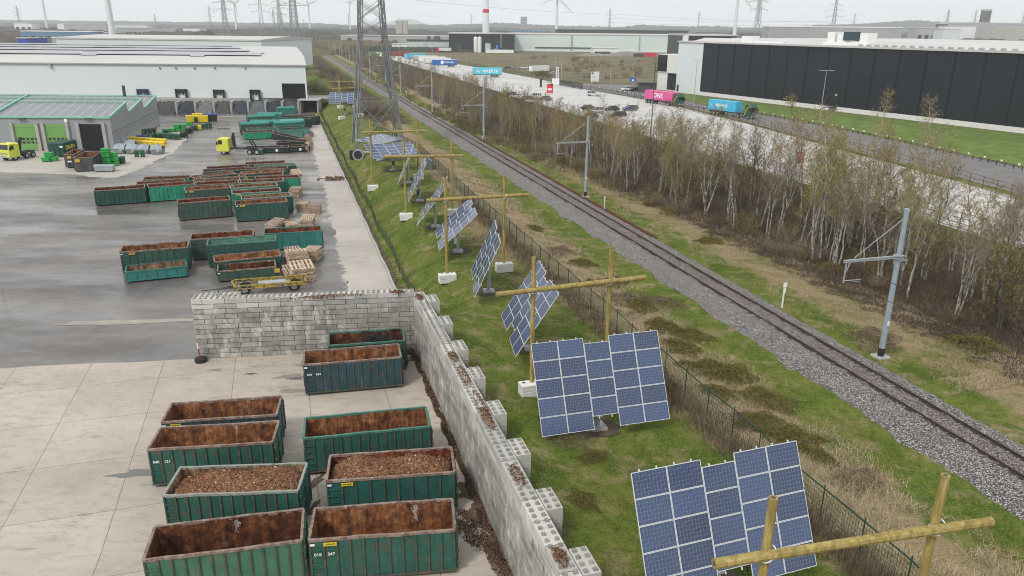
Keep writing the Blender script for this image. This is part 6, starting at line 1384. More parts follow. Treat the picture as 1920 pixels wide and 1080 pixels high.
def tall_bin(px, mat, lid, lb, w_=2.2, h=1.9):
    p = at(*px); t_ = thing('waste_container', lb, 'container', (p.x, p.y, 0), .35); b = MB(); b.box(0, 0, .12, w_, 1.5, h - .2, 0, 0, 1.08); b.build('tub', mat, t_, bevel=.04); b = MB(); b.box(0, 0, h - .1, w_ * 1.12, 1.65, .16); b.build('lid', lid, t_)
tall_bin((362, 228.5), M_YB, M_YB, 'yellow container, left of two by the storage bays', 2.8, 1.5); tall_bin((371, 224.5), M_YB, M_YB, 'yellow container, upright behind the left one by the storage bays', 2.2, 1.5); tall_bin((381.5, 229), M_YB, M_YB, 'yellow container next to the dark blue-lidded one', 2.2, 1.5); tall_bin((396, 227), M_KB, M_BB, 'black container with blue lid at the right end by the storage bays', 2.8, 1.7)
# wooden pallets
M_PAL = plain('pallet_wood', (.50, .375, .265), .85, .25, 3); M_PALD = plain('weathered_pallet_wood', (.36, .28, .22), .85, .3, 3)
def pal_mesh(mat):
    b = MB()
    for i in range(6): b.box(-.5 + i * .2, 0, .105, .1, 1.6, .03)
    for y in (-.72, 0, .72): b.box(0, y, .02, 1.15, .1, .085)
    for i in (0, 2.5, 5): b.box(-.5 + i * .2, 0, 0, .1, 1.6, .02)
    return b.mesh('pallet', mat)
PM = (pal_mesh(M_PAL), pal_mesh(M_PALD)); r_ = random.Random(9)
PST = [((568, 520), 9, .35, 'big front stack beside the yellow trailer', 0, 1.9), ((549, 517), 5, .5, 'low front stack left of the big one', .12, 1.4), ((560, 501), 11, .4, 'tall slumped stack behind the big one', -.2, 1.8), ((588, 486), 8, 0, 'square stack before the teal skip', 0, 1.25), ((549, 487), 7, .25, 'dark stack left of the square one', .1, 1.4),
       ((515, 428), 5, -.3, 'slanted stack below the parked dark skips', .25, 1.3), ((544, 425), 3, .6, 'flat small stack between two stacks by the path', 0, 1.2), ((577, 423), 7, .1, 'stack behind the teal skip', .1, 1.3), ((568, 392), 6, .05, 'left stack of the pair beside the path', 0, 1.25), ((591, 398), 7, .12, 'right stack of the pair beside the path', 0, 1.25), ((555, 367), 8, .05, 'stack at the corner of the bright green skip', 0, 1.3), ((552, 341), 10, .5, 'leaning stack by the bright jutting skip', .3, 1.2)]
for px, n_, rz, lb, lean, sc in PST:
    p = at(*px)
    for k in range(n_):
        o = link('pallet', PM[(k + len(lb)) % 3 == 0], None, (p.x + r_.uniform(-.08, .08) + lean * .12 * k, p.y + r_.uniform(-.08, .08) - lean * .05 * k, .145 * k * 1.02 + .003 + abs(lean) * .5), rz + r_.uniform(-.1, .1)); o.rotation_euler.x = lean * .9; o.scale = (sc, sc, 1.15)
        o['category'] = 'pallet'; o['group'] = 'pallets in the ' + lb; o['label'] = ('topmost pallet' if k == n_ - 1 else ('bottom pallet' if k == 0 else 'wooden pallet in the middle')) + ' of the ' + lb
M_REEL = plain('reel_wood', (.36, .26, .21), .85, .25, 3)
for i, (px, lb) in enumerate([((583, 256), 'wooden reel nearest the dark shed'), ((578, 263), 'wooden reel behind two others beside the far skips'), ((568, 270), 'wooden reel touching the low dark skips'), ((580, 276), 'pale wooden reel standing at the path'), ((574, 284), 'wooden reel frontmost beside the low dark skip')]):
    p = at(*px); t_ = thing('wooden_reel', lb, 'reel', (p.x, p.y, 0), .4 + .2 * i, 'wooden reels beside the far skips')
    b = MB()
    for y in (-.55, .55): b.disc((0, y, .62), .62, 'y', .1, 16)
    b.build('flange', M_REEL, t_); b = MB(); b.disc((0, 0, .62), .36, 'y', 1.0, 12); b.build('core', M_PALD, t_)
p = at(377, 678); t_ = thing('marker_pole', 'red and white pole standing in a tyre at the wall end', 'pole', (p.x, p.y, 0)); b = MB(); b.disc((0, 0, .14), .42, 'z', .28, 16); b.build('tyre', M_RUBBER, t_); b = MB(); b.tube((0, 0, .2), (-.08, .02, 1.0), .045, .045, 7, 0); b.tube((-.08, .02, 1.0), (-.12, .03, 1.4), .045, .045, 7, 1); b.build('pole', [plain('red_paint', (.32, .02, .05), .5, .1), M_WHITE], t_)
p = at(556, 257); 
b = MB(); r_ = random.Random(4); c = at(628, 336)
for i in range(60): b.box(r_.gauss(0, 1.2), r_.gauss(0, .35), 0, r_.uniform(.2, .8), r_.uniform(.2, .5), r_.uniform(.1, .45), 0, r_.uniform(0, 3), .5)
tag(b.build('debris_pile', M_MULCH, None, (c.x, c.y, 0), .15), 'dark heap of debris lying across the end of the concrete path', 'debris')
p = at(490, 290); t_ = thing('wheelie_bin', 'small green bin before the low dark skips', 'bin', (p.x, p.y, 0)); b = MB(); b.box(0, 0, .1, .6, .6, .9, 0, 0, 1.15); b.build('tub', M_BG, t_); b = MB(); b.box(0, 0, 1.0, .74, .74, .08); b.build('lid', M_GB, t_)
# ------------------------------------------------------------------ far country
def slab(px0, px1, py0, py1, D, mat, label, name='industrial_hall', cat='building', depth=40, roof=None, wins=0, grp=None, winm=None, kids=()):
    "hall whose front spans px0..px1, foot row py1, top row py0, at distance D"
    a, e = atd(px0, py1, D), atd(px1, py1, D); zt = atd((px0 + px1) / 2, py0, D).z; z0 = 0.0; w_ = e.x - a.x; H = zt - z0
    t_ = thing(name, label, cat, (a.x, D, z0), 0, grp); b = MB(); b.box(w_ / 2, depth / 2, 0, w_, depth, H); b.build('wall', mat, t_)
    b = MB(); b.box(w_ / 2, depth / 2, H, w_ + .8, depth + .8, max(.6, H * .05)); b.build('roof', roof or M_ROOFW, t_)
    if wins:
        b = MB()
        for k in range(wins): b.box(w_ * (k + .5) / wins, -.1, H * .45, w_ / wins * .55, .2, H * .22)
        b.build('windows', winm or M_GLASS, t_)
    for (f0, f1, g0, g1, mt, nm) in kids: b = MB(); b.box(w_ * (f0 + f1) / 2, -.35, H * g0, w_ * (f1 - f0), .7, H * (g1 - g0)); b.build(nm, mt, t_)
    return t_, w_, H
M_BLUEROOF = plain('blue_far_roof', (.10, .20, .32), .6); M_GREYW = plain('grey_far_wall', (.33, .34, .34), .7, .1, .02); M_BEIGE = plain('beige_far_wall', (.40, .37, .33), .7, .1, .02); M_BRWN = plain('brownish_far_wall', (.28, .20, .18), .7, .1, .02)
t_, w_, H = slab(842, 964.5, 63.5, 98, 712, M_BLKCLAD, 'black process building with white silo tanks on its flank', 'process_building', depth=50)
for x in (.41, .47): b = MB(); b.tube((w_ * x, -3, 0), (w_ * x, -3, H * .80), 1.75, 1.75, 14); b.tube((w_ * x, -3, H * .80), (w_ * x, -3, H * .86), 1.75, .6, 14); b.build('silo', M_WHITE, t_)
b = MB(); b.tube((w_ * .60, -4, 0), (w_ * .60, -4, H * .52), 2.6, 2.6, 14); b.build('grey_tank', plain('tank_grey', (.42, .47, .47), .5), t_); b = MB(); b.box(w_ * .72, -4, 0, 3.2, 3, H * .3); b.box(w_ * .735, -4, H * .3, 1.8, 2, H * .15); b.build('blue_plant', plain('plant_blue', (.03, .17, .50), .5), t_)
b = MB(); b.tube((w_ * .795, -.6, H * .3), (w_ * .795, -.6, H * 1.02), .4, .4, 8); b.build('flue', M_GREYW, t_); b = MB(); b.box(w_ * .28, -6, .2, w_ * .2, 3, 3.2); b.build('skid_units', M_CHAS, t_); b = MB(); b.box(w_ * .78, -9, .2, w_ * .42, 2.5, 3.4); b.build('white_cabins', M_WHITE, t_)
b = MB()
for k in range(40): b.box(w_ * .36 * (k + .5) / 40, -.06, .3, .12, .1, H * .95)
b.build('cladding_ribs', M_GREYW, t_) if False else None
slab(964, 1290, 66, 101, 760, plain('pale_mint_cladding', (.56, .63, .60), .5, .03, .02), 'very long white hall stretching behind the brown field', depth=120, kids=((.12, .585, .24, .30, M_CHAS, 'dark_band'), (.325, .333, .1, .98, M_GREYW, 'downpipe'), (.714, .719, .1, .98, M_GREYW, 'downpipe'), (0, 1, .0, .14, M_CLAD, 'plinth')))
slab(1045, 1290, 58, 68, 900, M_DARKGREY, 'dark long roof block peeping over the very long white hall', depth=60, roof=M_DARKGREY)
slab(955, 1030, 60, 66, 920, M_GREYW, 'grey hall with blue roof behind the black process building', roof=M_BLUEROOF, depth=40)
slab(763, 842, 77, 92, 760, plain('pale_green_hall', (.50, .56, .53), .6, .05, .02), 'pale green low hall left of the black process building', depth=40, kids=((0, 1, 1.0, 1.16, M_CHAS, 'dark_parapet'),))
slab(640, 842, 68, 86, 900, M_GREYW, 'long grey hall with white roof edge behind the pylon', depth=60, kids=((.06, .10, .4, .8, M_CHAS, 'gate'), (.80, .83, .75, 1.05, M_CHAS, 'vent'), (.86, .92, .75, 1.05, M_CHAS, 'vent')))
slab(735, 770, 83, 89, 820, M_WHITE, 'small white shed by the shrubs in front of the long grey hall', depth=15)
slab(696, 715, 78, 85, 840, M_BRWN, 'red-brown roofed shed behind the pylon lattice', depth=15, roof=M_BRWN)
slab(1285, 1381, 67.5, 80, 520, M_BLKCLAD, 'black hall with white side peeping out behind the black warehouse', depth=60, kids=((-.06, .05, 0, 1, M_WHITE, 'white_end'),))
for i, (x0, x1, y0, y1, D, mt, lb, rf, wn) in enumerate([
    (27, 60, 43.5, 51, 1500, M_WHITE, 'white plant block at the foot of the leftmost pylon', None, 3), (107, 140, 45, 48.5, 1700, M_WHITE, 'short white hall left in the far row', None, 0), (120, 200, 45.5, 50, 1650, M_GREYW, 'grey-white long hall in the far row by the leftmost turbine', None, 0), (212, 276, 47, 52.5, 1600, M_CLAD, 'long white hall right of the large turbine', None, 0),
    (218, 330, 53, 62, 1150, M_GREYW, 'grey hall with row of windows behind the tall white hall', None, 14), (320, 375, 54, 56, 1200, M_WHITE, 'thin white roofline beyond the white hall', None, 0), (40, 172, 59.5, 69, 830, M_BLUEROOF, 'row of white-roofed blue-grey sheds at the left', M_WHITE, 9), (185, 215, 62, 66, 900, M_BEIGE, 'beige strip of shed right of the white-roofed row', None, 0),
    (98, 120, 71, 78, 560, M_GREYW, 'grey shed with white roof left of the tall white hall', M_WHITE, 0), (33, 50, 72, 77.5, 560, M_BB, 'small bright blue shed at the left by the bare trees', None, 0),
    (1440, 1690, 51.5, 66, 1000, M_GREYW, 'long low grey hall beyond the black warehouse roof', M_WHITE, 0), (1535, 1600, 53, 62, 1300, M_BEIGE, 'pale hall with beige patches above the long grey one', None, 5), (1772, 1920, 44, 62, 1500, M_GREYW, 'big grey factory block at the right edge', None, 0), (1758, 1774, 44.5, 62, 1480, M_DARKGREY, 'dark narrow factory end with two white bands', None, 0), (1773, 1830, 50, 55, 1450, M_WHITE, 'white strip hall in front of the big factory', None, 0), (1860, 1960, 52, 62, 1400, M_BEIGE, 'beige hall at the far right before the factory', None, 0), (1718, 1757, 53, 66, 1100, M_GREYW, 'blue-grey hall next to the dark green far trees', None, 3), (1768, 1800, 56, 66, 1050, M_CLAD, 'small pale hall left of the dark far conifers', None, 0),
    (976, 988, 32.5, 50, 2600, M_GREYW, 'lone high-rise block above the far wood', None, 0), (1841, 1855, 20, 45, 1700, M_DARKGREY, 'grey tower with open top frame above the factory', None, 0), (742, 754, 40, 60, 1500, M_BEIGE, 'left concrete silo tower of the pair right of the pylon', None, 0), (755, 764, 39.5, 60, 1500, M_BEIGE, 'right concrete silo tower of the pair right of the pylon', None, 0), (1112, 1160, 91, 95, 715, M_WHITE, 'low white container wall at the foot of the long white hall', None, 0)]):
    t_, w_, H = slab(x0, x1, y0, y1, D, mt, lb, 'industrial_hall' if x1 - x0 > 16 else 'tower', depth=25 if x1 - x0 > 16 else 12, roof=rf, wins=wn)
    if x0 in (976,):
        b = MB()
        for k in range(12):
            for j in range(4): b.box(w_ * (j + .5) / 4, -.1, H * (k + .3) / 12, w_ * .15, .2, H / 12 * .5)
        b.build('windows', M_GLASS, t_)
for i, (x0, x1, y0, y1, D, c, lb) in enumerate([(1115, 1145, 97, 103, 690, (.03, .05, .055), 'dark container row on the gravel heap at the field end'), (1145, 1160, 98, 102, 688, (.5, .5, .5), 'white marked container beside the dark container row'), (1160, 1180, 97.5, 102.5, 692, (.04, .05, .06), 'black container right of the white marked one'), (1188, 1207, 100, 107, 640, (.05, .07, .065), 'green-grey container before the gravel heap'), (1208, 1231, 98.5, 106, 645, (.55, .03, .06), 'red container at the end of the brown field'), (1172, 1190, 100, 103.5, 660, (.6, .6, .58), 'white trailer box on the gravel heap')]):
    a, e = atd(x0, y1, D), atd(x1, y1, D); b = MB(); zt = atd(x0, y0, D).z; w_ = e.x - a.x; t_ = thing('stored_container', lb, 'container', (a.x, D, 1), 0, 'containers at the field end'); b.box(w_ / 2, 1.3, 0, w_, 2.6, max(2.2, zt - 1)); b.build('box', plain('fc_%d' % i, c, .6, .1, .3), t_); b = MB()
    for k in range(int(w_ / 1.5)): b.box(.8 + k * 1.5, -.04, .1, .3, .1, max(2, zt - 1.2))
    b.build('corrugation', plain('fc_%d' % i, c), t_)
a = atd(1110, 106, 650); b = MB(); b.profile([(-9, 0), (-4, 2.2), (0, 3.2), (5, 2.6), (10, 0)], 0, 60) if False else None
V = []; r_ = np.random.default_rng(2)
for j in range(13):
    for i in range(41): u, v = i / 40, j / 12; V.append((-38 + 76 * u, -8 + 16 * v, 3.6 * math.sin(math.pi * u) ** .8 * math.sin(math.pi * v) * (.8 + .3 * math.sin(u * 14)) - .05 + r_.normal(0, .08)))
ii = np.arange(41 * 13).reshape(13, 41); p = atd(1165, 106, 655); tag(link('gravel_heap', soup('gravel_heap', V, np.stack([ii[:-1, :-1], ii[:-1, 1:], ii[1:, 1:], ii[1:, :-1]], -1).reshape(-1, 4), plain('field_gravel', (.20, .175, .155), .95, .25, .2)), None, (p.x, 655, .9)), 'low grey-brown earth heap before the containers at the field end', 'heap')
# tank lorry and other vehicles before the black process building
t_ = box_trailer((823, 98), (845, 98.5), (.55, .55, .55), 'silver tank trailer with red cab parked below the black process building', H=2.6, group='vehicles at the process building', cat='lorry', name='tank_lorry'); tractor(t_, -2.6, M_RED, None)
t_ = box_trailer((778, 96), (783.5, 96), (.62, .62, .62), 'white lorry cab parked left of the tank lorry', H=3.0, group='vehicles at the process building', cat='lorry', name='parked_lorry')
box_trailer((703, 89), (717, 90), (.12, .11, .16), 'dark trailer far left on the lot behind the pylon', group='vehicles at the process building')

# pylons and turbines on the skyline
M_FARSTEEL = plain('far_lattice_steel', (.25, .26, .27), .6, .1, .2)
pr = lattice(Vector((0, 5000)), 0, 9, 24, 3.6, 54, 1.6, 'x', None, ((34, 9), (41, 11), (48, 8)), M_FARSTEEL, .26, (11,), False, 'transmission_pylon')
PY = [(38, 12, 52, 'transmission pylon at the far left above the white plant', 0), (294, 27, 62, 'small transmission pylon between the turbine and the white hall', 0), (396, 11, 56, 'transmission pylon left of the small turbine, slim', 0), (424, -20, 62, 'transmission pylon with hidden top, left of the small turbine', 0), (492, -14, 63, 'transmission pylon with broad arms over the white hall end', 0), (527, -6, 72, 'transmission pylon among the crowd beside the railway', 0), (516, 18, 70, 'faint transmission pylon left in the crowd', 0), (531, 22, 72, 'faint transmission pylon right in the crowd', 0),
      (555, -55, 90, 'dark near transmission pylon left of the railway vanishing point', 1), (570, 36, 50, 'very faint transmission pylon near the vanishing point', 0), (654, 26, 50, 'thin transmission pylon left of the huge lattice pylon', 0), (884, 27, 60, 'thin transmission pylon above the long grey hall', 0), (1142, 16, 60, 'slim transmission pylon above the very long white hall', 0), (1308, 23, 62, 'thin transmission pylon right of the very long hall', 0), (1420, -24, 48, 'broad A-shaped transmission pylon above the far wood', 0), (1561, 0, 58, 'fir-shaped transmission pylon with four arms over the warehouse roof', 0), (1600, 25, 50, 'small transmission pylon over the pale hall', 0), (1775, 18, 44, 'transmission pylon above the dark factory end', 0), (1826, 18, 46, 'thin transmission pylon left of the grey tower', 0), (1918, 19, 42, 'transmission pylon at the right picture edge', 0)]
for i, (x, y0, y1, lb, near) in enumerate(PY):
    Dd = 54 * FPX / max(30, (y1 - y0)) * (1.0 if not near else .95); f = atd(x, y1, Dd); top = atd(x, y0, Dd).z; o = pr if i == 0 else dup(pr, (f.x, Dd, 0), 0)
    k = top / 54; o.location = (f.x, Dd, 0); o.scale = (k * (.75 if x in (884, 1142, 1308, 654, 1826, 1600) else 1.1),) * 2 + (k,); o.rotation_euler.z = (i * .37) % .9 - .3; o['label'] = lb; o['group'] = 'transmission pylons on the skyline'
M_TURB = plain('turbine_white', (.66, .68, .69), .5, .03, .05)
def turbine(px, pyt, pyb, D, r0, label, spin=0, yaw=0, ring=None, hub=None):
    f = atd(px, pyb, D); H = hub or atd(px, pyt, D).z; t_ = thing('wind_turbine', label, 'wind turbine', (f.x, D, 0), yaw, 'wind turbines on the skyline'); b = MB(); b.tube((0, 0, 0), (0, 0, H), r0, r0 * .55, 14); b.build('tower', M_TURB, t_)
    b = MB(); b.box(0, 1.5, H - 1.8, 3.6, 10, 3.8); b.build('nacelle', M_TURB, t_); b = MB(); b.tube((0, -3.5, H), (0, -6, H), 1.8, .6, 10); h_ = b.build('hub', M_TURB, t_)
    for k in range(3):
        a_ = spin + k * 2.0944; b = MB(); d_ = Vector((math.sin(a_), 0, math.cos(a_))); n_ = Vector((d_.z, 0, -d_.x)); L = H * .47; o_ = Vector((0, -4.8, H))
        V = []
        for s_, c_ in ((0, 1.0), (.2, 1.9), (.6, 1.2), (1, .25)):
            for sg, dy in ((-.35, .25), (.65, .1), (.65, -.1), (-.35, -.25)): p_ = o_ + d_ * (L * s_) + n_ * (sg * c_ * 1.6) + Vector((0, dy, 0)); V.append(tuple(p_))
        F = [tuple(j * 4 + q for q in t) for j in range(3) for t in ()] 
        for j in range(3): F += [(j * 4 + q, j * 4 + (q + 1) % 4, j * 4 + 4 + (q + 1) % 4, j * 4 + 4 + q) for q in range(4)]
        b.add(V, F + [(0, 1, 2, 3), (12, 15, 14, 13)]); b.build('blade', M_TURB, t_)
    if ring: b = MB(); zr0 = atd(px, ring[1], D).z; zr1 = atd(px, ring[0], D).z; fr = 1 - (zr0 + zr1) / 2 / H * .45; b.tube((0, 0, zr0), (0, 0, zr1), r0 * fr + .06, r0 * fr + .06, 14); b.build('red_ring', plain('ring_red', (.50, .05, .06), .5), t_)
turbine(911, 0, 63, 800, 3.7, 'thick white turbine tower with red ring above the black process building', .5, 0, (17, 24), 105)
turbine(212, 0, 72, 620, 2.6, 'thick white turbine tower behind the tall white hall, head out of view', .4, .4, None, 98)
turbine(88, 0, 49, 1500, 2.4, 'thin white turbine tower at the left, head out of view', .3, .3, None, 112); turbine(443, 6.5, 51, 1800, 2.6, 'small wind turbine with bent blades left of the broad-armed pylon', .9, .9); turbine(581, 7, 51, 2100, 2.5, 'small wind turbine right of the near dark pylon', 1.25, .9); turbine(656.5, 4, 48, 2200, 2.2, 'small faint wind turbine beside the huge pylon', 1.3, 1.2)
turbine(1043, -4, 63, 1000, 2.6, 'slim white wind turbine above the very long hall, one blade low', 2.3, .2); turbine(1377, -14, 66, 1200, 3.0, 'leaning-looking white turbine tower behind the black warehouse', .15, .6)
for k, (x0, y0, x1, y1, D0, D1) in enumerate(((600, -20, 1142, 26, 700, 1300), (1142, 26, 1561, 40, 1300, 1500), (1142, 34, 1600, 38, 1300, 1600), (1142, 42, 1561, 44, 1300, 1500), (640, 3, 884, 38, 1100, 2300))):
    a, e = atd(x0, y0, D0), atd(x1, y1, D1); b = MB(); pts = [a.lerp(e, i / 12) - Vector((0, 0, 16 * (i / 12) * (1 - i / 12))) for i in range(13)]; b.path(pts, .12, 4); tag(b.build('power_line', M_FARSTEEL), 'thin power line sagging across the sky between skyline pylons', 'power line', 'power lines')
# far woods: canopies with their own uneven height, and wooded hills
def canopy(name, x0, x1, y0, y1, h, mat, kind, seed, base=0, nx=140, ny=14, hill=None):
    g_ = np.random.default_rng(seed); xs = np.linspace(x0, x1, nx); ys = np.linspace(y0, y1, ny); XX, YY = np.meshgrid(xs, ys)
    ZZ = h * (.55 + .45 * g_.uniform(0, 1, XX.shape)) * (.8 + .3 * np.sin(XX * .013 + seed) * np.cos(YY * .02)); ZZ[0] *= 0; ZZ[-1] *= .2; ZZ[:, 0] *= 0; ZZ[:, -1] *= 0
    if hill is not None: ZZ = ZZ + hill(XX, YY)
    XX = XX + g_.uniform(-.4, .4, XX.shape) * (x1 - x0) / nx; V = np.stack([XX, YY, ZZ + base], -1).reshape(-1, 3); ii = np.arange(nx * ny).reshape(ny, nx)
    o = link(name, soup(name, V, np.stack([ii[:-1, :-1], ii[:-1, 1:], ii[1:, 1:], ii[1:, :-1]], -1).reshape(-1, 4), mat)); o['kind'] = kind; return o
M_WOOD1 = plain('far_wood_brown', (.060, .048, .036), .95, .5, .05, bump=1, bscale=.3); M_WOOD2 = plain('far_wood_dark', (.030, .036, .028), .95, .5, .03, bump=1, bscale=.3); M_WOOD3 = plain('far_wood_olive', (.10, .078, .036), .95, .4, .08, bump=1, bscale=.4)
for i, (x0, x1, y0, y1, h, mt, nx) in enumerate([(-900, -330, 520, 760, 11, M_WOOD1, 160), (-1300, -420, 900, 1150, 13, M_WOOD1, 160), (-1000, -140, 1250, 1500, 13, M_WOOD1, 150), (-1600, -240, 1750, 2100, 15, M_WOOD2, 170), (-260, 160, 1000, 1300, 12, M_WOOD1, 100), (-500, 700, 1550, 1900, 16, M_WOOD2, 200), (150, 900, 1020, 1230, 11, M_WOOD1, 150), (420, 1500, 1750, 2200, 15, M_WOOD2, 170), (-2600, -200, 3100, 3600, 18, M_WOOD2, 220), (-300, 2500, 2900, 3400, 20, M_WOOD2, 260), (250, 700, 820, 900, 8, M_WOOD1, 90), (-335, -262, 640, 1050, 10, M_WOOD3, 40), (-210, -130, 560, 940, 10, M_WOOD3, 40), (-130, -60, 700, 760, 7, M_WOOD2, 40), (560, 1000, 1120, 1300, 12, M_WOOD2, 80)]):
    canopy('far_wood', x0, x1, y0, y1, h, mt, 'stuff', i + 3, 0, nx, 16)
canopy('hills', -4000, -520, 4200, 5000, 15, M_WOOD2, 'structure', 31, 0, 260, 12, lambda X, Y: 22 * np.clip(1 - np.abs((Y - 4650) / 420), 0, 1) * (1 - sstep(-1200, -600, X)))
canopy('hills', 420, 3150, 3700, 4500, 17, M_WOOD2, 'structure', 32, 0, 260, 12, lambda X, Y: (36 + 40 * sstep(1250, 2200, X) + 9 * np.sin(X * .004)) * np.clip(1 - np.abs((Y - 4100) / 450), 0, 1) * sstep(420, 700, X) * .75)
canopy('hills', -700, 620, 4000, 4700, 15, M_WOOD2, 'structure', 34, 0, 160, 12, lambda X, Y: (24 + 18 * np.exp(-((X + 40) / 280) ** 2)) * np.clip(1 - np.abs((Y - 4350) / 420), 0, 1) * .75)
canopy('hills', -920, -470, 4850, 5300, 3, M_GREYW, 'structure', 33, 0, 60, 12, lambda X, Y: 68 * np.clip(1.15 - np.abs((X + 690) / 205), 0, .95) * np.clip(1 - np.abs((Y - 5080) / 230), 0, 1) ** .5)
# ------------------------------------------------------------------ trees, shrubs and grass
def leafmat(name, *cols, rough=.8):
    q = N(name); g_ = q.n('ShaderNodeNewGeometry'); n_ = len(cols); q.col(q.ramp(g_.outputs['Random Per Island'], *[(i / max(1, n_ - 1), c) for i, c in enumerate(cols)])); q.rough(rough); q.spec(.15); return q.m
q = N('birch_bark'); k = q.ramp(q.noise(1.0, 5, .7, q.map((6, 6, 2.2))), (.40, (.09, .08, .07)), (.54, (.34, .32, .29)), (.72, (.50, .48, .45))); q.col(k); q.rough(.8); q.spec(.2); M_BARK = q.m
M_DBARK = plain('dark_bark', (.075, .060, .048), .9, .35, 4)
M_TWIG = leafmat('birch_twigs', (.11, .085, .058), (.22, .175, .12), (.36, .30, .22)); M_TWIG2 = leafmat('brown_twigs', (.040, .027, .018), (.095, .064, .042), (.17, .120, .078))
M_LOL = leafmat('olive_catkins', (.17, .155, .020), (.27, .245, .040), (.35, .30, .085)); M_LGO = leafmat('golden_catkins', (.22, .145, .035), (.36, .245, .07), (.44, .32, .13)); M_LBR = leafmat('brown_buds', (.20, .145, .085), (.32, .235, .14))
class TW:
    def __init__(self, seed): self.g = np.random.default_rng(seed); self.P = []; self.D = []; self.W = []
    def add(self, p, d, w_): self.P.append(p); self.D.append(d); self.W.append(w_)
    def arrays(self):
        P = np.array(self.P); D = np.array(self.D); W = np.array(self.W)[:, None]; k = self.g.normal(0, 1, P.shape); S_ = np.cross(D, k); S_ /= np.linalg.norm(S_, axis=1)[:, None] + 1e-9
        V = np.stack([P - S_ * W / 2, P + S_ * W / 2, P + D], 1).reshape(-1, 3); return V, np.arange(len(V)).reshape(-1, 3)
def quads(C_, s_, g_):
    n_ = len(C_); u = g_.normal(0, 1, (n_, 3)); u /= np.linalg.norm(u, axis=1)[:, None]; v = np.cross(u, g_.normal(0, 1, (n_, 3))); v /= np.linalg.norm(v, axis=1)[:, None] + 1e-9
    s_ = (s_ * g_.uniform(.6, 1.4, n_))[:, None]; V = np.stack([C_ - u * s_, C_ + v * s_ * .5, C_ + u * s_], 1).reshape(-1, 3); return V, np.arange(n_ * 3).reshape(-1, 3)
def tree_proto(seed, h, stems, leaf, nleaf, twig, bark, crown0=.36, spread=1.0, nb=21, nt=13):
    g_ = np.random.default_rng(seed); b = MB(); tw = TW(seed); LC = []
    for s_ in range(stems):
        base = np.array((g_.normal(0, .35) * (stems > 1), g_.normal(0, .35) * (stems > 1), -.25)); hh = h * g_.uniform(.78, 1.0); lean = g_.normal(0, .10, 2) + base[:2] * .12; n_ = 9
        pts = [base]; drift = np.zeros(2)
        for i in range(1, n_ + 1): drift = drift + g_.normal(0, .03, 2); pts.append(base + np.array(((lean[0] + drift[0]) * hh * i / n_, (lean[1] + drift[1]) * hh * i / n_, hh * i / n_)))
        r0 = .038 + .0052 * h; rad = [r0 * (1 - .88 * i / n_) for i in range(n_ + 1)]; b.path(pts, rad, 6, 0); P = np.array(pts)
        for k in range(nb):
            f = crown0 + (1 - crown0) * (k + g_.uniform()) / nb; x = f * n_; i = min(n_ - 1, int(x)); p = P[i] + (P[i + 1] - P[i]) * (x - i); a = g_.uniform(0, 6.283); el = g_.uniform(.45, 1.05); L = spread * h * .24 * (1.25 - f) * g_.uniform(.6, 1.3) + .35
            d = np.array((math.cos(a) * math.cos(el), math.sin(a) * math.cos(el), math.sin(el))); q1 = p + d * L * .5; q2 = q1 + (d * .8 + np.array((0, 0, .15)) + g_.normal(0, .15, 3)) * L * .5
            b.path([p, q1, q2], [max(.012, r0 * .32 * (1.2 - f)), .014, .007], 3, 1 if L < 1.8 else 0)
            for t in range(nt):
                u = g_.uniform(.15, 1) ; o = (p + (q1 - p) * u * 2) if u < .5 else (q1 + (q2 - q1) * (u - .5) * 2); dd = d * .7 + g_.normal(0, .55, 3); dd[2] += g_.uniform(-.45, .35); dd /= np.linalg.norm(dd); l = g_.uniform(.25, .8) * (.7 + .3 * spread)
                tw.add(o, dd * l, .021)
                e = o + dd * l * g_.uniform(.4, .9)
                for _ in range(1): d2 = dd + g_.normal(0, .6, 3); d2[2] -= .3; d2 /= np.linalg.norm(d2); tw.add(e, d2 * l * .6, .016); LC.append(e + d2 * l * .5 * g_.uniform())
                LC.append(e)
    r_ = link('birch_tree', None); link('trunk', b.mesh('trunk', [bark, twig]), r_); V, F = tw.arrays(); mi = np.zeros(len(F), int)
    if nleaf:
        LC = np.array(LC); idx = g_.integers(0, len(LC), nleaf); V2, F2 = quads(LC[idx] + g_.normal(0, .06, (nleaf, 3)), .068, g_); F = np.vstack([F, F2 + len(V)]); V = np.vstack([V, V2]); mi = np.concatenate([mi, np.ones(nleaf, int)])
    link('crown', soup('crown', V, F, [twig, leaf], mi), r_); return r_
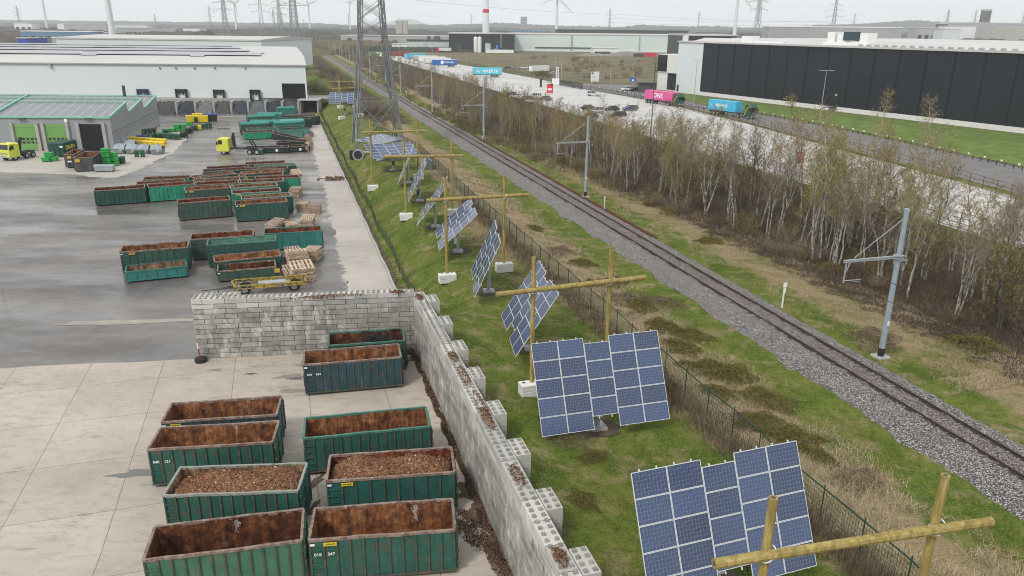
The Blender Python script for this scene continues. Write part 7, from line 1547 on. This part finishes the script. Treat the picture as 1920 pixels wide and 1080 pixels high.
def shrub_proto(seed, h, wd, twig, leaf, nleaf, stems=42, name='shrub'):
    g_ = np.random.default_rng(seed); tw = TW(seed); b = MB(); LC = []
    for s_ in range(stems):
        a = g_.uniform(0, 6.283); rr_ = math.sqrt(g_.uniform()) * wd * .35; p = np.array((rr_ * math.cos(a), rr_ * math.sin(a), -.1)); el = g_.uniform(.6, 1.45); aa = a + g_.normal(0, .6); L = h * g_.uniform(.55, 1.05); d = np.array((math.cos(aa) * math.cos(el), math.sin(aa) * math.cos(el), math.sin(el))); e = p + d * L
        if s_ % 3 == 0: b.path([p, p + d * L * .55, e], [.022, .014, .006], 3)
        else: tw.add(p, d * L, .03)
        for t in range(20):
            o = p + d * L * g_.uniform(.15, 1); dd = d + g_.normal(0, .6, 3); dd /= np.linalg.norm(dd); l = g_.uniform(.2, .6) * h * .4 + .1; tw.add(o, dd * l, .020); LC.append(o + dd * l * g_.uniform(.3, 1))
    r_ = link(name, None); link('stems', b.mesh('stems', [twig]), r_); V, F = tw.arrays(); mi = np.zeros(len(F), int)
    if nleaf: LC = np.array(LC); idx = g_.integers(0, len(LC), nleaf); V2, F2 = quads(LC[idx] + g_.normal(0, .05, (nleaf, 3)), .06, g_); F = np.vstack([F, F2 + len(V)]); V = np.vstack([V, V2]); mi = np.concatenate([mi, np.ones(nleaf, int)])
    link('branches', soup('branches', V, F, [twig, leaf], mi), r_); return r_
TA = [tree_proto(1, 10.5, 2, M_LBR, 500, M_TWIG, M_BARK, .46), tree_proto(2, 9, 3, M_LBR, 400, M_TWIG, M_BARK, .44), tree_proto(3, 11.5, 1, M_LBR, 500, M_TWIG, M_BARK, .42, nb=30), tree_proto(4, 8, 2, M_LBR, 300, M_TWIG, M_BARK, .4), tree_proto(15, 10, 3, M_LOL, 900, M_TWIG, M_BARK, .48), tree_proto(16, 11, 2, M_LGO, 900, M_TWIG, M_BARK, .5)]
TB = [tree_proto(5, 10.5, 2, M_LOL, 2600, M_TWIG, M_BARK, .4), tree_proto(6, 8.5, 2, M_LOL, 3000, M_TWIG2, M_BARK, .22), tree_proto(7, 12, 1, M_LGO, 1800, M_TWIG, M_BARK, nb=36)]
TC = [tree_proto(8, 10, 2, M_LGO, 4200, M_TWIG2, M_BARK, .25, 1.1), tree_proto(9, 9, 3, M_LGO, 4200, M_TWIG2, M_BARK, .22, 1.1), tree_proto(10, 8.5, 2, M_LOL, 3600, M_TWIG2, M_DBARK, .2, 1.15)]
TD = [tree_proto(11, 8, 3, M_LBR, 300, M_TWIG2, M_DBARK, .2, 1.3), tree_proto(12, 7, 3, M_LOL, 1800, M_TWIG2, M_DBARK, .15, 1.4)]
SA = [shrub_proto(21, 2.2, 3.2, M_TWIG2, M_LBR, 300), shrub_proto(22, 1.6, 3.0, M_TWIG2, M_LBR, 200), shrub_proto(23, 2.8, 3.2, M_TWIG, M_LBR, 400, 50), shrub_proto(24, 2.4, 3.0, M_TWIG2, M_LOL, 1600)]
def inview(p, z=2):
    d = p[1] * math.cos(cp) + (CAMH - z) * math.sin(cp); return 960 + FPX * p[0] / d if d > 1 else -1
def front(t): return 39.5 - .1 * min(max(t, 0), 95)
used = set(); rt_ = random.Random(77)
def stretch(t): return ('before the nearest catenary mast' if t < 8 else 'between the two nearest catenary masts' if t < 48 else 'behind the second and third catenary masts' if t < 120 else 'beside the parked cars of the lot' if t < 190 else 'far along the lot beyond the pylon')
def depth(s, t): return 'front edge' if s < front(t) + 6 else ('middle' if s < 53 else 'lot side')
def plant(pool, p, z, sc, cat, label, group):
    o = rt_.choice(pool)
    rz = rt_.uniform(0, 6.28); sv = (sc * rt_.uniform(.9, 1.1), sc * rt_.uniform(.9, 1.1), sc)
    if o.name not in used: used.add(o.name); o.location = (p.x, p.y, z); o.rotation_euler.z = rz; o.scale = sv
    else: o = dup(o, (p.x, p.y, z), rz, scale=sv)
    o['category'] = cat; o['label'] = label; o['group'] = group; return o

spots = []; tries = 0
def far_enough(s, t, dmin): return all((s - a) ** 2 + (t - c) ** 2 > dmin ** 2 for a, c in spots[-90:])
for (t0, t1, n_, dmin) in ((-14, 50, 98, 1.5), (50, 125, 92, 1.7), (125, 220, 52, 2.4), (220, 420, 44, 4)):
    c_ = 0; tries = 0
    while c_ < n_ and tries < n_ * 40:
        tries += 1; t = rt_.uniform(t0, t1); s = front(t) + (63.5 - front(t)) * rt_.uniform(0, 1) ** (1.35 if t < 125 else 1.0); p = S(s, t)
        if not (-60 < inview(p) < 2010) or not far_enough(s, t, dmin): continue
        if 78 < t < 200 and s > 55 and rt_.random() < .75: continue
        if t < 60 and s > 52 and rt_.random() < .6: continue
        spots.append((s, t)); c_ += 1; u = rt_.random()
        pool, kd = ((TA, 'bare silvery') if u < .46 else (TB, 'olive-tinged') if u < .78 else (TD, 'dark-stemmed')) if t < 60 else ((TA, 'bare silvery') if u < .2 else (TB, 'olive-tinged') if u < .46 else (TD, 'dark-stemmed') if u < .6 else (TC, 'golden-brown')) if t < 125 else ((TC, 'golden-brown') if u < .66 else (TB, 'olive-tinged') if u < .84 else (TA, 'bare silvery'))
        sc = rt_.uniform(.80, 1.26) if t < 38 else rt_.uniform(.66, .98) if t < 58 else rt_.uniform(.56, .84) if t < 125 else rt_.uniform(.52, .76)
        plant(pool, p, hS(s, t), sc, 'tree', '%s birch tree, %s of the thicket, %s' % (kd, depth(s, t), stretch(t)), 'birches %s, %s, %s' % (kd, depth(s, t), stretch(t)))
for i, (px, sc, pool, lb) in enumerate([((1632, 330), 1.12, TB, 'tall golden-topped birch rising before the black warehouse, left of two'), ((1722, 345), 1.08, TB, 'tall golden-topped birch rising before the black warehouse, right of two'), ((1555, 345), .95, TB, 'olive birch standing in front of the T-headed lamp post')]):
    p = at(*px, 1.3); plant([pool[2 if i < 2 else 0]], p, 1.25, sc, 'tree', lb, 'tall birches before the warehouse')
n_ = 0
while n_ < 285:                                                          # brown scrub along the front of the thicket
    t = rt_.uniform(-16, 150) if n_ < 215 else rt_.uniform(150, 330); s = front(t) - 3.0 + abs(rt_.gauss(0, 4.5)); p = S(s, t)
    if not (-60 < inview(p) < 2010): continue
    n_ += 1; plant(SA, p, hS(s, t), rt_.uniform(.5, .9) * (1 if s > front(t) else .7), 'shrub', 'brown leafless shrub at the foot of the thicket, %s' % stretch(t), 'shrubs %s' % stretch(t))
for i in range(62):                                                      # brush between the white hall and the railway
    t = rt_.uniform(120, 330); s = rt_.uniform(7, 18) if i % 3 else rt_.uniform(1, 7); 
    if t < 165: s = rt_.uniform(11, 18)
    p = S(s, t); plant(SA, p, hS(s, t), rt_.uniform(.8, 1.5), 'shrub', 'brown brush on the bank between the white hall and the railway', 'brush beside the white hall')
for i, (px, D, sc, pool, lb) in enumerate([((75, 80), 600, 1.7, TD, 'broad dark bare tree at the left before the white-roofed sheds'), ((18, 76), 560, 1.5, TD, 'bare tree at the left picture edge'), ((40, 68), 700, 1.5, TD, 'bare tree behind the small blue shed'), ((8, 62), 760, 1.6, TD, 'faint bare tree at the upper left edge'), ((860, 95), 690, .9, TC, 'dark bush tree left of the black process building'), ((800, 95), 700, .9, TC, 'dark green bush in front of the pale green hall'),
        ((1790, 66), 900, 1.6, TD, 'dark far conifer clump, left part, by the factory'), ((1812, 66), 920, 1.8, TD, 'dark far conifer clump, right part, by the factory')]):
    q_ = atd(px[0], px[1], D); plant(pool, Vector((q_.x, q_.y)), .5, sc, 'tree', lb, 'single far trees')
n_ = 0
while n_ < 46:
    x, y = rt_.uniform(985, 1235), rt_.uniform(108, 150)
    if y > 120 + (x - 985) * .13 + 22: continue
    if x > 1195 and y > 140: continue
    n_ += 1; p = at(x, y, 1); plant([SA[3], SA[0]], p, .95, rt_.uniform(.7, 1.5), 'bush', 'low grey-green bush in the brown field behind the palisade fence', 'bushes of the brown field')
# brambles between fence and track
M_BRAM = leafmat('bramble_leaves', (.05, .065, .012), (.115, .12, .022), (.19, .16, .04), (.15, .095, .045)); M_CANE = leafmat('bramble_canes', (.07, .046, .032), (.15, .105, .075), (.24, .18, .13)); M_RED = leafmat('reddish_canes', (.10, .045, .035), (.16, .08, .06))
def bramble_proto(seed, wd, h, leaf, nleaf, cane):
    g_ = np.random.default_rng(seed); tw = TW(seed); LC = []
    for s_ in range(260):
        a = g_.uniform(0, 6.283); rr_ = math.sqrt(g_.uniform()) * wd; p = np.array((rr_ * math.cos(a), rr_ * math.sin(a) * .7, 0)); top = h * (1 - (rr_ / wd) ** 2) * g_.uniform(.6, 1.1); p[2] = top * g_.uniform(.2, 1); d = g_.normal(0, 1, 3); d[2] = abs(d[2]) * .3 - .1; d /= np.linalg.norm(d); tw.add(p, d * g_.uniform(.3, .9), .022)
    for s_ in range(nleaf): a = g_.uniform(0, 6.283); rr_ = math.sqrt(g_.uniform()) * wd; k = 1 + .25 * math.sin(a * 5 + seed); LC.append((rr_ * k * math.cos(a), rr_ * k * math.sin(a) * .7, h * max(0, 1 - (rr_ / wd) ** 2) * g_.uniform(.55, 1.0) * (.8 + .25 * math.sin(rr_ * 4 + a * 3)) + .03))
    r_ = link('bramble_bush', None); V, F = tw.arrays(); link('canes', soup('canes', V, F, [cane]), r_); V2, F2 = quads(np.array(LC), .085, g_); link('leaves', soup('leaves', V2, F2, [leaf]), r_); return r_
BR = [bramble_proto(1, 2.2, .9, M_BRAM, 4200, M_CANE), bramble_proto(2, 1.6, .7, M_BRAM, 2800, M_CANE), bramble_proto(3, 1.6, .45, M_RED, 300, M_RED), bramble_proto(4, 2.0, .6, M_CANE, 900, M_CANE)]
for i, (px, v, sc, lb) in enumerate([((1325, 690), 0, 1.0, 'dark olive bramble mound beside the front-facing tracker'), ((1235, 610), 0, .9, 'bramble mound behind the second wooden frame post'), ((1430, 745), 0, .9, 'bramble mound in the dry grass, middle of the slope'), ((1475, 815), 1, 1.1, 'bramble mound right above the nearest tracker'), ((1275, 650), 1, 1, 'bramble mound between two larger ones by the fence'),
        ((1385, 790), 2, 1, 'reddish bramble canes along the green fence'), ((1170, 560), 3, 1.3, 'purple-brown tangle of canes right of the second crossbar'), ((1110, 530), 0, .6, 'small bramble tuft by the green fence'), ((1045, 470), 3, 1.0, 'brown cane tangle in the dry grass'), ((1000, 425), 1, .8, 'dark bramble tuft near the third frame'), ((1010, 555), 3, .9, 'brown tangle at the fence behind the diamond-like tracker'),
        ((1560, 505), 1, .9, 'green bramble tuft behind the ballast below the birches'), ((1330, 455), 1, .9, 'bright bramble tuft at the birch edge'), ((1640, 640), 3, 1.2, 'brown tangle behind the nearest catenary mast'), ((1830, 650), 1, 1.2, 'green bramble tuft right of the nearest mast'), ((1110, 870), 1, .55, 'dark tuft on the lawn below the front-facing tracker'), ((1090, 960), 1, .6, 'dark weed tuft beside the stepped wall'), ((1060, 840), 3, .7, 'brown dead weeds under the front-facing tracker'), ((1200, 570), 0, .8, 'bramble mound touching the green fence behind the second crossbar end'), ((1290, 620), 0, .8, 'bramble mound uphill of the second frame post'), ((1370, 700), 0, .9, 'bramble mound halfway between fence and ballast'), ((1345, 740), 1, .9, 'low bramble mound right of the front-facing tracker'), ((1420, 790), 0, .7, 'bramble mound above the reddish canes'), ((1530, 850), 1, .8, 'small bramble mound right of the nearest tracker top'), ((1090, 490), 1, .9, 'bramble mound left of the second frame post'), ((1150, 525), 0, .7, 'bramble mound under the end of the second crossbar'), ((1250, 560), 3, 1.1, 'brown cane tangle below the ballast'), ((1600, 900), 3, .9, 'brown cane tangle in the straw by the nearest frame')]):
    p = at(*px, 2.1); o = BR[v]
    if o.name in used: o = dup(o, (p.x, p.y, hp(p) - .02), i * 1.3, scale=sc)
    else: used.add(o.name); o.location = (p.x, p.y, hp(p) - .02); o.scale = (sc,) * 3
    o['label'] = lb; o['category'] = 'bramble'; o['group'] = 'brambles'
for o in TA + TB + TC + TD + SA:
    if o.name not in used:
        for c_ in list(o.children): bpy.data.objects.remove(c_)
        bpy.data.objects.remove(o)
# grasses
M_STRAW = leafmat('straw_blades', (.17, .125, .07), (.36, .28, .165), (.54, .45, .30)); M_GRASS = leafmat('grass_blades', (.030, .062, .009), (.078, .128, .015), (.14, .18, .03), (.24, .22, .07)); M_DEAD = leafmat('dead_stalks', (.045, .032, .022), (.10, .072, .048), (.20, .15, .10))
def vnoise(s, t, seed): return .5 + .25 * (np.sin(s * 1.1 + seed) * np.cos(t * .8 + seed * 2) + np.sin(s * .45 - t * .6 + seed * 3) + .7 * np.sin(s * 2.3 + t * 1.7 + seed))
def blades(name, n_, srange, trange, mat, L, wid_, mask=None, lay=.5, seed=0, bias=1.5):
    g_ = np.random.default_rng(seed); u = g_.uniform(0, 1, n_) ** bias; t = trange[0] + (trange[1] - trange[0]) * u; s = g_.uniform(*srange, n_)
    if callable(mask): k = g_.uniform(0, 1, n_) < mask(s, t); s, t = s[k], t[k]
    n_ = len(s); X = P0.x + DS.x * s + DT.x * t; Y = P0.y + DS.y * s + DT.y * t; Z = height(s, t); dd = X * 0 + Y * math.cos(cp) + 21 * math.sin(cp); px = 960 + FPX * X / dd; k = (px > -40) & (px < 1960) & (Y > 18); X, Y, Z, t = X[k], Y[k], Z[k], t[k]; n_ = len(X)
    a = g_.uniform(0, 6.283, n_) if lay < .9 else g_.normal(.4, .9, n_); l = g_.uniform(L[0], L[1], n_); el = np.clip(g_.normal(1.2 - lay, .35, n_), .12, 1.5); D = np.stack([np.cos(a) * np.cos(el), np.sin(a) * np.cos(el), np.sin(el)], -1) * l[:, None]
    P = np.stack([X, Y, Z + .0], -1); P += D * 0; S_ = np.stack([-np.sin(a), np.cos(a), a * 0], -1); W = (wid_ * (1 + np.clip(t, 0, 100) / 60))[:, None]; V = np.stack([P - S_ * W / 2, P + S_ * W / 2, P + D], 1).reshape(-1, 3)
    o = link(name, soup(name, V, np.arange(len(V)).reshape(-1, 3), mat)); o['kind'] = 'stuff'; return o
blades('dry_grass', 230000, (12.2, 21), (-34, 85), M_STRAW, (.22, .62), .022, lambda s, t: np.clip((vnoise(s, t, 1.3) - .26) * 3, 0, 1) * np.clip(1.4 - np.abs(s - 15.2) / 3.4, 0, 1), .75, 1)
blades('dry_grass', 30000, (7, 12.4), (-2, 60), M_STRAW, (.2, .5), .02, lambda s, t: np.clip((vnoise(s, t, 4.1) - .5) * 3, 0, 1) * np.clip((s - 6.5) / 5, 0, 1), .6, 2)
blades('dry_grass', 60000, (28.3, 38), (-20, 90), M_STRAW, (.15, .45), .02, lambda s, t: np.clip((vnoise(s, t, 2.2) - .30) * 2.6, 0, 1), .7, 3)
blades('green_grass', 190000, (.6, 21.3), (-36, 60), M_GRASS, (.07, .20), .018, lambda s, t: np.clip((vnoise(s, t, 7.7) - .15) * 2.2, 0, 1) * np.where((s > 12.5) & (s < 17), .4, 1), .35, 4, 1.8)
blades('green_grass', 60000, (28.4, 35), (-18, 80), M_GRASS, (.08, .24), .018, lambda s, t: np.clip((vnoise(s, t, 9.2) - .35) * 2.2, 0, 1), .4, 5)
blades('undergrowth', 120000, (30, 63), (-20, 130), M_DEAD, (.25, .9), .03, lambda s, t: np.clip((s - 39.5 + .1 * np.clip(t, 0, 95) + 4) / 4, .0, 1), .4, 6, 1.2)
blades('fence_weeds', 26000, (10.9, 13.4), (-34, 40), M_DEAD, (.3, 1.1), .02, lambda s, t: np.exp(-((s - 12.2) / .9) ** 2), .2, 7)
